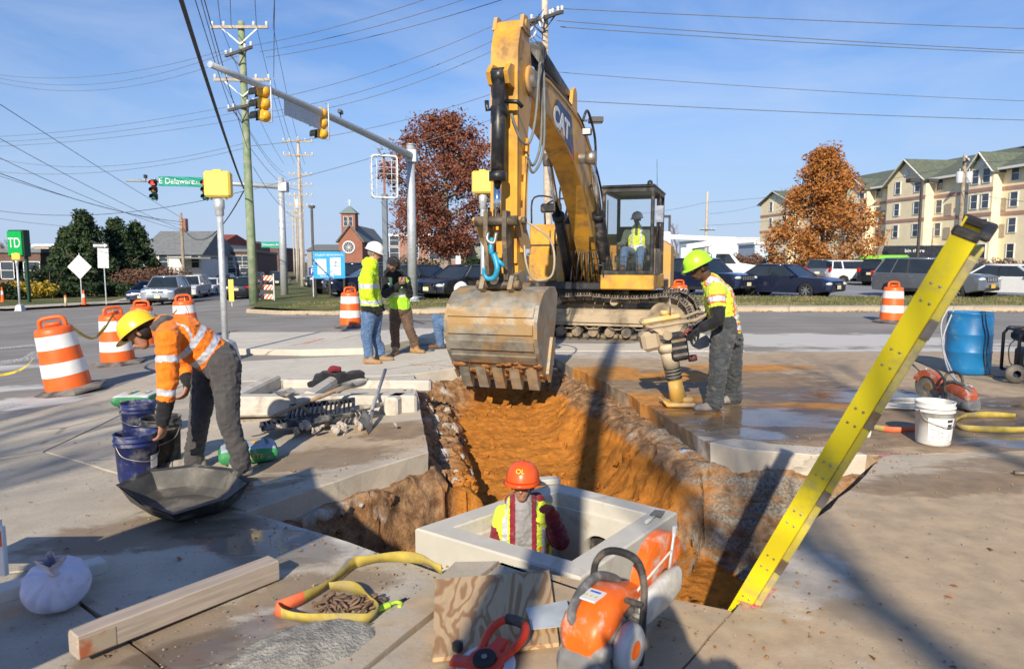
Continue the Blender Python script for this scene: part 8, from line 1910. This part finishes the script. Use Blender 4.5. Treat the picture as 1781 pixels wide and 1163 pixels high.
def bag(label, loc, rz, face, sidec, sz=(.44, .30, .13), txt=True):
    o = thing('cement_bag', label, 'bag', loc, rz); m = MB(); n = 26; vs = []; fs = []; k_ = 22
    for i in range(k_ + 1):
        v_ = -1 + 2 * i / k_
        for j in range(n):
            a = 2 * PI * j / n; c_, s_ = math.cos(a), math.sin(a); e = .45; x = sz[0] / 2 * v_; tp = (1 - abs(v_) ** 6) ** .5 if abs(v_) < 1 else 0.02; y = sz[1] / 2 * math.copysign(abs(c_) ** e, c_) * (.90 + .10 * tp); z = sz[2] / 2 * math.copysign(abs(s_) ** e, s_) * (.35 + .65 * tp); vs.append((x, y, z + sz[2] / 2 + .004 * mnoise.noise(V(x * 14, y * 14, z * 14))))
    for i in range(k_):
        for j in range(n): fs.append((i * n + j, i * n + (j + 1) % n, (i + 1) * n + (j + 1) % n, (i + 1) * n + j))
    m.add(vs, fs, 0, True); m.add(vs, [tuple(range(n))[::-1], tuple(range(k_ * n, (k_ + 1) * n))]); b = m.build('sack', [sidec, face], o)
    for p in b.data.polygons: p.material_index = 1 if p.normal.z > .6 else 0
    if txt:
        m = MB(); m.box((-.03, 0, sz[2] + .0015), (.05, .22, .002)); m.build('print_panel', sidec, b)
        for x in (-.10, .06): m = MB(); m.ell((x, .02, sz[2] + .002), (.045, .05, .002), 14, 4); m.build('print_emblem', mat('print_gold', (.72, .42, .06), .6), b)
        text('print', 'CONCRETE', .04, b, mat('print_dark', (.03, .06, .05), .6), mtr(.15, .0, sz[2] + .002) @ mrot('Z', PI / 2), .0005); text('print', 'SAKRETE', .055, b, mat('print_gold', (.72, .42, .06), .6), mtr(0, -sz[1] / 2 - .004, sz[2] * .45) @ UPR, .0008)
    return o
BAGW = mat('bag_paper', (.66, .66, .62), .8, 0, .08, 10, .3, 50, .004); BAGG = mat('bag_green', (.03, .24, .08), .6, 0, .12, 8, .3, 50, .004, (.4, .4, .36), .12, 8); BAGB = mat('bag_pale_blue', (.36, .42, .50), .8, 0, .1, 8, .3, 50, .004)
bag('white and green cement bag with gold print lying flat on the slab', gt(239, 703), R(4), BAGW, BAGG, (.46, .40, .15))
bag('green and pale blue cement bag behind the bending man', gt(432, 800), R(24), BAGB, BAGG, (.46, .32, .15))
# mixing tray
TRAY = mat('black_tray', (.03, .03, .03), .5, 0, .25, 6, .2, 40, .003, (.24, .22, .18), .25, 5); TRIN = mat('mortar_film', (.075, .07, .06), .6, 0, .3, 5, .3, 30, .004, (.20, .18, .15), .35, 4)
tc = gt(318, 868); wt = thing('mixing_tray', 'black wheelbarrow tray crusted with mortar lying on the pavement', 'tray', tc)
rim_ = [gp(*p) - tc for p in ((206, 846, .10), (262, 820, .115), (340, 811, .12), (400, 818, .12), (434, 840, .10), (398, 868, .08), (300, 897, .05), (248, 878, .075))]; cx_ = sum(rim_, V(0, 0, 0)) / 8
def sc_(k, z, dx=0): return [V(cx_.x + (p.x - cx_.x) * k + dx, cx_.y + (p.y - cx_.y) * k, z if z is not None else p.z) for p in rim_]
m = MB(); m.loft([sc_(.66, .008), sc_(.84, .05), sc_(1.0, None), [p + V(0, 0, .012) + (p - cx_).normalized() * .018 for p in rim_]], False, 0, False); m.add(sc_(.66, .008), [tuple(range(8))[::-1]]); m.build('tray_shell', TRAY, wt)
m = MB(); m.loft([sc_(.62, .018), sc_(.82, .058), [p + (cx_ - p) * .02 for p in sc_(.985, None)]], False, 0, False); m.add(sc_(.62, .018), [tuple(range(8))]); m.build('mortar_lining', TRIN, wt, fix=False)
# ---------------------------------------------------------------- precast frame, grates, shovels and jacket on the slab
pf = thing('precast_frame', 'pale precast concrete inlet frame with shallow walls on the slab', 'concrete frame', (-2.1, 7.95, 0)); zz = T(-2.1)
for (c, s_, M) in (((0.05, -.62, .11), (2.0, .20, .22), mrot('Z', .04)), ((-.95, .12, .10), (.18, 1.35, .20), None), ((.1, .78, .075), (1.9, .18, .15), mrot('Z', -.03)), ((0, .1, .025), (1.75, 1.25, .05), None), ((.98, -.35, .11), (.16, .42, .22), mrot('Z', -.25)), ((-.15, .1, .10), (.14, 1.2, .18), mrot('Y', .25))):
    m = MB(); m.box((c[0], c[1], c[2] + zz), s_, M, .025); m.build('wall', mat('pale_precast', (.56, .52, .45), .9, 0, .12, 4, .4, 60, .004, (.38, .32, .25), .34, 4), pf)
GRT = mat('iron_grate', (.035, .04, .05), .55, .6, .25, 12, .3, 60, .003, (.30, .27, .24), .3, 6)
for i, (px, py, rz_, z) in enumerate(((560, 735, R(12), .16), (515, 742, R(22), .10))):
    gq = gp(px, py); o = thing('iron_grate', ['dark iron drain grate lying on rubble under the long shovel', 'dark iron drain grate tilted beside the first one'][i], 'grate', (gq.x, gq.y, T(gq.x)), rz_, 'drain grates'); W_, D_2 = .62, .42; M = mtr(0, 0, z) @ mrot('X', R(9 - 16 * i)) @ mrot('Y', R(-4))
    m = MB(); 
    for s_ in (-1, 1): m.box((0, s_ * D_2 / 2, 0), (W_, .03, .05), M, .004); m.box((s_ * W_ / 2, 0, 0), (.03, D_2 + .02, .052), M, .004)
    m.build('frame', GRT, o)
    for k in range(13): mm_ = MB(); mm_.box((-W_ / 2 + .045 + k * .044, 0, 0), (.016, D_2 - .03, .045), M, .003); mm_.build('bar', GRT, o)
rb_ = thing('rubble_pile', 'grey heap of broken concrete under the grates', 'rubble', gp(560, 745)); random.seed(21)
for k in range(42):
    ol = bpy.data.objects.new('rubble_piece', random.choice(lumps)); COL.objects.link(ol); ol.parent = rb_; r = random.uniform(.015, .06); ol.location = (random.gauss(0, .28), random.gauss(0, .14), random.uniform(.01, .07)); ol.scale = (r, r * .8, r * .6); ol.rotation_euler = (random.random() * 6, random.random() * 6, random.random() * 6)
HAND = mat('shovel_wood', (.34, .22, .12), .75, 0, .25, 8, .3, 60, .003, (.40, .37, .32), .4, 6); SHB = mat('shovel_steel', (.30, .29, .26), .6, .5, .2, 9, .3, 50, .003, (.48, .44, .36), .5, 5)
def shovel(label, tip, grip, w=.22, l=.28, square=True, hm=HAND, up=V(0, 0, 1), dgrip=False):
    tip = Vector(tip); grip = Vector(grip); o = thing('shovel', label, 'shovel', V(tip.x, tip.y, 0)); tip = tip - o.location; grip = grip - o.location; d = (grip - tip).normalized(); x = d.cross(up).normalized(); n = x.cross(d); m = MB()
    prof = [(0, .5), (.06, .5), (.7, .5), (.95, .42), (1.05, .12)] if square else [(0, .04), (.12, .26), (.35, .44), (.8, .5), (.98, .36), (1.06, .1)]
    vs = []; fs = []; K = 8
    for (t, hw) in prof:
        for k in range(K + 1): q = -1 + 2 * k / K; vs.append(tip + d * (t * l) + x * (q * hw * w) + n * (.035 * abs(q) ** 2 * (1 if t > .05 else .7)))
    b = len(prof) * (K + 1); vs2 = [v + n * .004 for v in vs]
    for i in range(len(prof) - 1):
        for k in range(K): a = i * (K + 1) + k; fs += [(a, a + 1, a + K + 2, a + K + 1), (b + a, b + a + K + 1, b + a + K + 2, b + a + 1)]
    m.add(vs + vs2, fs, 0, True); m.build('blade', SHB, o)
    m = MB(); s0 = tip + d * (l * .75) + n * .02; m.tube([s0, tip + d * (l * 1.25) + n * .03, grip], [.02, .021, .019], 10); h = m.build('handle', hm, o)
    m = MB(); m.tube([s0 - d * .02, s0 + d * .25], [.024, .022], 10); m.build('socket', SHB, o)
    if dgrip: m = MB(); m.tube([grip + x * .06, grip - x * .06], .017, 8); m.build('grip', hm, o)
    return o
z5 = T(-2)
shovel('square shovel standing on its blade at the edge of the pile', gp(640, 752) + V(0, 0, .0), gp(668, 700) + V(.0, .12, .36), .26, .30, True, mat('grey_handle', (.50, .47, .42), .8, 0, .15, 9, .3), V(-.2, 1, .2))
shovel('short handled spade leaning behind the square shovel', gp(615, 735) + V(0, 0, .10), gp(690, 712) + V(0, .1, .06), .22, .30, False, mat('grey_handle', (.50, .47, .42)))
shovel('long handled round shovel lying across the grates', gp(640, 710) + V(0, 0, .30), gp(478, 752) + V(0, 0, .16), .24, .32, False)
shovel('steel shovel blade propped on the precast frame', gp(488, 712) + V(0, 0, .20), gp(540, 740) + V(0, 0, .12), .22, .24, True)
jk = thing('jacket', 'black jacket dropped in a heap on the precast frame', 'jacket', gp(590, 676) + V(0, 0, .05)); m = MB()
n = 30; mm = 20; vs = []; fs = []
for i in range(mm + 1):
    tt = PI / 2 * i / mm
    for k in range(n): a = 2 * PI * k / n; d = V(math.cos(a) * math.cos(tt) * .30, math.sin(a) * math.cos(tt) * .20, math.sin(tt) * .17 + .05 * math.cos(tt)); f = 1 + .35 * mnoise.fractal(d * 6 + V(3, 1, 2), 1, 2, 3); vs.append(d * f)
for i in range(mm):
    for k in range(n): fs.append((i * n + k, i * n + (k + 1) % n, (i + 1) * n + (k + 1) % n, (i + 1) * n + k))
m.add(vs, fs, 0, True); m.build('cloth', BLKC, jk); m = MB(); m.tube(bez([(-.1, -.1, .1), (-.22, -.17, .06), (-.34, -.16, .03)], 5), [.05, .055, .055, .055, .05, .05, .05, .045, .045, .04, .035], 10); m.build('sleeve', BLKC, jk); m = MB(); m.tube(bez([(.02, -.02, .2), (-.06, -.08, .22), (-.1, -.04, .17)], 5), .04, 8); m.build('collar', MAROON, jk)
# ---------------------------------------------------------------- rammer
rp_ = V(1.86, 7.58, .0); RY = mat('rammer_yellow', (.72, .42, .08), .5, 0, .1, 6, .15, 40, .004, (.58, .47, .30), .45, 4); RT = mat('rammer_tan', (.52, .44, .30), .7, 0, .12, 6, .2, 40, .004, (.40, .32, .2), .35, 4)
rm = thing('rammer', 'yellow jumping jack rammer held by the man in the lime hat', 'rammer', rp_)
m = MB(); m.box((0, 0, .03), (.33, .26, .045), None, .015); m.prism([(-.165, .03), (-.20, .075), (-.185, .085), (-.13, .05)], -.12, .12); m.box((.08, 0, .08), (.14, .18, .06), None, .02); m.build('shoe', RY, rm)
ax_ = V(-.22, 0, .97).normalized(); b0 = V(.0, 0, .06); pt = lambda s: b0 + ax_ * s
m = MB(); m.cyl(pt(0), pt(.26), .095, .075, 20); m.build('leg', RY, rm)
m = MB(); rr = []
for k in range(21): s = .25 + .14 * k / 20; rr.append([frame(pt(0), pt(1)) @ V((.078 + .010 * math.cos(k * PI / 2.5)) * math.cos(a), (.078 + .010 * math.cos(k * PI / 2.5)) * math.sin(a), s) for a in [2 * PI * j / 20 for j in range(20)]])
m.loft(rr, True, 0, True); m.build('bellows', mat('bellows_grey', (.24, .22, .18), .7), rm)
for k in range(4): m = MB(); F_ = frame(pt(0), pt(1)); m.tube([F_ @ V(.089 * math.cos(a), .089 * math.sin(a), .265 + k * .037) for a in [2 * PI * j / 20 for j in range(20)]], .006, 5, closed=True); m.build('bellows_ring', BLK, rm)
m = MB(); m.cyl(pt(.38), pt(.58), .092, .096, 20); m.cyl(pt(.57), pt(.66), .11, .115, 20); m.build('guide_tube', RT, rm)
m = MB(); m.box(pt(.75), (.2, .22, .22), mrot('Y', R(-13)), .04); m.cyl(pt(.76) + V(0, -.13, 0), pt(.76) + V(0, -.11, 0), .05, .05, 14); m.build('crank_case', UNDER, rm)
m = MB(); m.box(pt(.62) + V(.22, 0, .0), (.2, .24, .30), mrot('Y', R(-10)), .03); en = m.build('engine', BLK, rm); m = MB(); m.cyl(pt(.62) + V(.36, -.06, .06), pt(.62) + V(.36, .10, .06), .09, .09, 16); m.build('air_filter', mat('pale_grey_plastic', (.45, .45, .43), .6), en); m = MB(); m.cyl(pt(.46) + V(.25, 0, .0), pt(.52) + V(.25, 0, 0), .05, .05, 10); m.build('oil_cap', mat('cap_maroon', (.12, .04, .04), .6), en)
for k in range(3): m = MB(); m.box(pt(.62) + V(.22, -.123, -.08 + k * .08), (.16, .006, .03), mrot('Y', R(-10))); m.build('cooling_fin', STEEL, en)
m = MB(); m.tube([pt(.70) + V(.16, -.13, .05), pt(.72) + V(.18, -.14, .09), pt(.78) + V(.26, -.13, .05)], .008, 6); m.build('fuel_line', mat('line_red', (.45, .02, .03), .5), en)
hz = pt(.90)
m = MB(); hp_ = [hz + V(-.16, -.20, -.04), hz + V(-.20, 0, -.05), hz + V(-.16, .20, -.04), hz + V(.30, .22, .04), hz + V(.44, .18, .10), hz + V(.44, -.18, .10), hz + V(.30, -.22, .04)]; m.tube(hp_, .020, 10, closed=True); m.build('handle_frame', UNDER, rm)
m = MB(); m.box(hz + V(.14, 0, .06), (.44, .24, .07), mrot('Y', R(-10)), .03); m.build('fuel_tank', RY, rm); m = MB(); m.cyl(hz + V(.02, 0, .08), hz + V(.02, 0, .13), .05, .05, 14); m.build('tank_cap', RY, rm)
m = MB(); m.cyl(hz + V(.06, -.1, .08), hz + V(.05, -.1, .28), .008, .008, 6); m.build('throttle_lever', STEEL, rm)
# ---------------------------------------------------------------- right side: bucket, drum, generator, hose, posts
WB = mat('white_bucket_plastic', (.66, .65, .61), .5, 0, .06, 8, .1, 40, .002, (.42, .38, .31), .22, 7)
wb = bucket('dusty white plastic bucket with a printed label', gp(1622, 770), WB, .155, .38, rz=.2)
def wrap(name, a0, a1, z0, z1, mt, parent, r=.1515):
    m = MB(); vs = []; N = 10
    for i in range(N + 1):
        a = R(a0) + R(a1 - a0) * i / N; f = lambda z: .155 * (.86 + .14 * z / .30) + (.0035 if mt is not WHITE else .0025); vs += [(f(z0) * math.cos(a), f(z0) * math.sin(a), z0), (f(z1) * math.cos(a), f(z1) * math.sin(a), z1)]
    m.add(vs, [(2 * i, 2 * i + 2, 2 * i + 3, 2 * i + 1) for i in range(N)], 0, True); return m.build(name, mt, parent, fix=False)
shl = [c for c in wb.children if c.name.startswith('shell')][0]
lbm = mat('label_ink', (.05, .05, .055), .6, 0, .5, 60, 0); lbg = mat('label_grey_print', (.42, .42, .42), .7, 0, .5, 90, 0)
wrap('label', -150, -40, .05, .25, WHITE, shl)
wrap('label_block', -92, -70, .215, .24, lbm, shl); wrap('label_picture', -90, -72, .155, .20, lbm, shl)
for k in range(9): wrap('label_line', -140, -100, .07 + k * .018, .0765 + k * .018, lbg, shl)
for k in range(5): wrap('label_line', -91, -71, .06 + k * .016, .066 + k * .016, lbg, shl)
DB = mat('drum_blue', (.012, .17, .40), .4, 0, .1, 4, .08, 30, .003, (.10, .25, .38), .2, 5)
bd = thing('water_drum', 'blue plastic water drum with cords hanging over its side', 'drum', gp(1681, 648)); r_ = .292
m = MB(); m.lathe([(.0, .01), (r_ * .90, .0), (r_ * .97, .03), (r_, .10), (r_ * .99, .30), (r_ * 1.015, .315), (r_ * 1.015, .33), (r_ * .99, .345), (r_, .55), (r_ * 1.015, .565), (r_ * 1.015, .58), (r_ * .99, .595), (r_ * .985, .80), (r_ * .95, .85), (r_ * .97, .86), (r_ * .97, .885), (r_ * .91, .885), (r_ * .90, .80), (r_ * .90, .2)], 36); m.build('shell', DB, bd)
m = MB(); m.cyl((0, 0, .70), (0, 0, .72), r_ * .90, r_ * .90, 28); m.build('water', glassmat('water_surface', (.02, .06, .09), .05), bd)
for dx in (0, .045):
    m = MB(); m.tube(bez([(-.02 + dx, -.20, .86), (-.03 + dx, -.285, .90), (-.02 + dx, -.305, .75), (.03 + dx, -.305, .55), (.02 + dx, -.31, .30), (.09 + dx, -.32, .03), (.16 + dx * 3, -.45, .01)], 6), .006, 6); m.build('cord', BLK, bd)
gn = thing('generator', 'black framed portable generator on a wheel at the slab edge', 'generator', gp(1800, 662), R(-12)); m = MB()
for y in (-.22, .22): m.tube([(-.32, y, .12), (-.32, y, .62), (-.26, y, .70), (.32, y, .70), (.34, y, .12)], .022, 8); m.tube([(-.32, y, .12), (.34, y, .12)], .02, 8)
for x in (-.28, .3): m.tube([(x, -.22, .69), (x, .22, .69)], .02, 8); m.tube([(x, -.22, .12), (x, .22, .12)], .02, 8)
m.build('frame', BLK, gn); m = MB(); m.box((.0, 0, .60), (.52, .40, .14), None, .04); m.build('fuel_tank', BLK, gn); m = MB(); m.box((.02, 0, .30), (.46, .34, .30), None, .04); m.build('engine', mat('engine_grey', (.10, .10, .10), .5, .3), gn); m = MB(); m.box((-.16, -.19, .30), (.16, .06, .14), None, .02); m.build('recoil_cover', mat('engine_yellow', (.75, .55, .03), .5), gn)
m = MB(); m.lathe([(.05, -.04), (.10, -.045), (.125, -.02), (.125, .02), (.10, .045), (.05, .04)], 18, mtr(-.36, -.27, .125) @ mrot('X', PI / 2)); m.build('wheel', mat('muddy_tyre', (.20, .175, .14), .9, 0, .3, 9, .3), gn); m = MB(); m.tube(bez([(-.33, -.24, .62), (-.45, -.26, .5), (-.44, -.26, .3), (-.38, -.25, .22)], 5), .007, 6); m.build('cable', BLK, gn)
hc_ = thing('hose_coil', 'loose coil of grey water hose behind the white bucket', 'hose', gp(1580, 708)); HOS = mat('water_hose_grey', (.46, .46, .44), .6, 0, .15, 9, .1)
for k in range(5):
    m = MB(); rx, ry = .46 - .02 * k + random.uniform(-.05, .05), .20 + random.uniform(-.04, .03); m.tube([(rx * math.cos(a) + .05 * math.sin(3 * a + k), ry * math.sin(a), .015 + .012 * k + .006 * math.sin(2 * a)) for a in [2 * PI * j / 40 for j in range(40)]], .011, 7, closed=True); m.build('hose_turn', HOS, hc_)
m = MB(); q0 = hc_.location; ps = [(1590, 690, 0.03), (1640, 683, .03), (1668, 660, .35), (1650, 610, .55), (1638, 565, .8), (1640, 535, .88)]; pp = [V(.25, .05, .03), gp(1640, 700) - q0 + V(0, 0, .03), at(1662, 668, 8.2) - q0, at(1643, 615, 9.2) - q0, at(1637, 565, 9.9) - q0, at(1650, 535, 10.0) - q0]; m.tube(bez(pp, 8), .011, 7); m.build('hose_run', HOS, hc_)
m = MB(); pp = [at(1660, 535, 9.95) - q0, at(1640, 590, 9.6) - q0, at(1648, 640, 8.6) - q0, at(1668, 665, 7.9) - q0, at(1690, 672, 7.5) - q0]; m.tube(bez(pp, 8), .011, 7); m.build('hose_run', HOS, hc_)
m = MB(); pp = [gp(1585, 625), gp(1630, 645), gp(1645, 670) , gp(1645, 690)]; m.tube(bez([p + V(0, 0, .012) for p in pp], 7), .009, 6); m.build('power_cord', BLK, None, 'black power cord running across the muddy slab', 'cord')
q = gp(1508, 760); m = MB(); m.cyl((0, 0, 0), (0, 0, .09), .03, .036, 14); c_ = m.build('paper_cup', WHITE, None, 'small white paper cup half hidden by the ladder', 'cup'); c_.location = q
m = MB(); q = gp(1775, 826); m.cyl(q + V(-.05, 0, .02), q + V(.25, -.06, .02), .018, .018, 10); m.build('steel_offcut', STEEL, None, 'short steel pipe offcut at the edge of the dusty slab', 'pipe')
# pole and two trees behind the camera, known only by their shadows
upole('wooden utility pole standing behind the photographer', (-1.42, -4.2, 0), 10.0, .17, WOODP, [])
bt = bare('leafless street tree behind the photographer', 900, 455, 3, 3, 31); bt.location = (1.0, -17.6, 0)
k_ = 14.5 / max(.1, max((v.co.z for c in bt.children for v in c.data.vertices))); bt.scale = (k_, k_, k_)
bt2 = bare('second leafless street tree behind the photographer', 900, 455, 3, 3, 44); bt2.location = (4.0, -18.6, 0); k_ = 15 / max(.1, max((v.co.z for c in bt2.children for v in c.data.vertices))); bt2.scale = (k_, k_, k_)
dup(bt, (-9.5, -17.5, 0), 2.1, 'third leafless tree behind the photographer, added for its shade', k_)  # added out of view to throw branch shade over the left edge
o = thing('shade_sign', 'unseen orange diamond sign on a stand, added to shade the paving', 'sign', (-2.45, .95, 0), R(14)); m = MB(); m.box((0, 0, 0), (1.22, .012, 1.22), mtr(0, 0, 1.55) @ mrot('Y', PI / 4), .003); m.build('panel', ORG, o); m = MB(); m.box((0, .03, 1.0), (.06, .04, 2.0)); m.build('mast', GALV, o)  # unseen sign, added and sized to cast the lower-left shade
for k in range(4): a = k * PI / 2 + .6; m = MB(); m.bar((0, .03, .35), (.65 * math.cos(a), .65 * math.sin(a), .02), .03, .03); m.build('leg', GALV, o)
# ---------------------------------------------------------------- spray marks and worn road paint
def mark(name, pts, w, mt, dz=.0055):
    P_ = [gt(x, y, dz) for x, y in pts]; m = MB(); vs = []
    for i, p in enumerate(P_): t = (P_[min(len(P_) - 1, i + 1)] - P_[max(0, i - 1)]).normalized(); nrm = V(-t.y, t.x, 0) * (w / 2); vs += [p + nrm, p - nrm]
    m.add(vs, [(2 * i, 2 * i + 1, 2 * i + 3, 2 * i + 2) for i in range(len(P_) - 1)]); o = m.build(name, mt, None, kind='structure', fix=False); return o
def sprayed(name, c):
    t = NT(name); p = t.pos(); f = t.rng(t.noise(p, 26, 5, .7), .40, .62); t.fin(c, .8); t.l(f, t.b.inputs['Alpha']); return t.mat
PNK = sprayed('pink_spray', (.85, .22, .30)); OSP = sprayed('orange_spray', (.85, .28, .08)); WPT = sprayed('worn_white_paint', (.62, .61, .58))
mark('pink_marking', [(418, 613), (520, 613), (636, 611)], .10, PNK); mark('pink_marking', [(1300, 1050), (1335, 1018)], .10, PNK); mark('pink_marking', [(1290, 1056), (1325, 1048)], .05, PNK)
mark('orange_marking', [(526, 598), (562, 588)], .10, OSP, .122); mark('orange_marking', [(400, 634), (416, 630)], .12, OSP); mark('orange_marking', [(712, 633), (800, 636)], .05, OSP, .012); mark('pink_marking', [(1525, 793), (1562, 787)], .04, PNK)
mark('road_marking', [(-60, 610), (20, 604), (60, 600)], .5, WPT); mark('road_marking', [(-60, 640), (60, 622), (78, 610)], .5, WPT); mark('road_marking', [(-60, 720), (0, 706), (30, 700)], .5, WPT); mark('road_marking', [(700, 600), (760, 596)], .3, WPT)
mark('road_marking', [(420, 548), (760, 556), (900, 556)], .25, WPT)
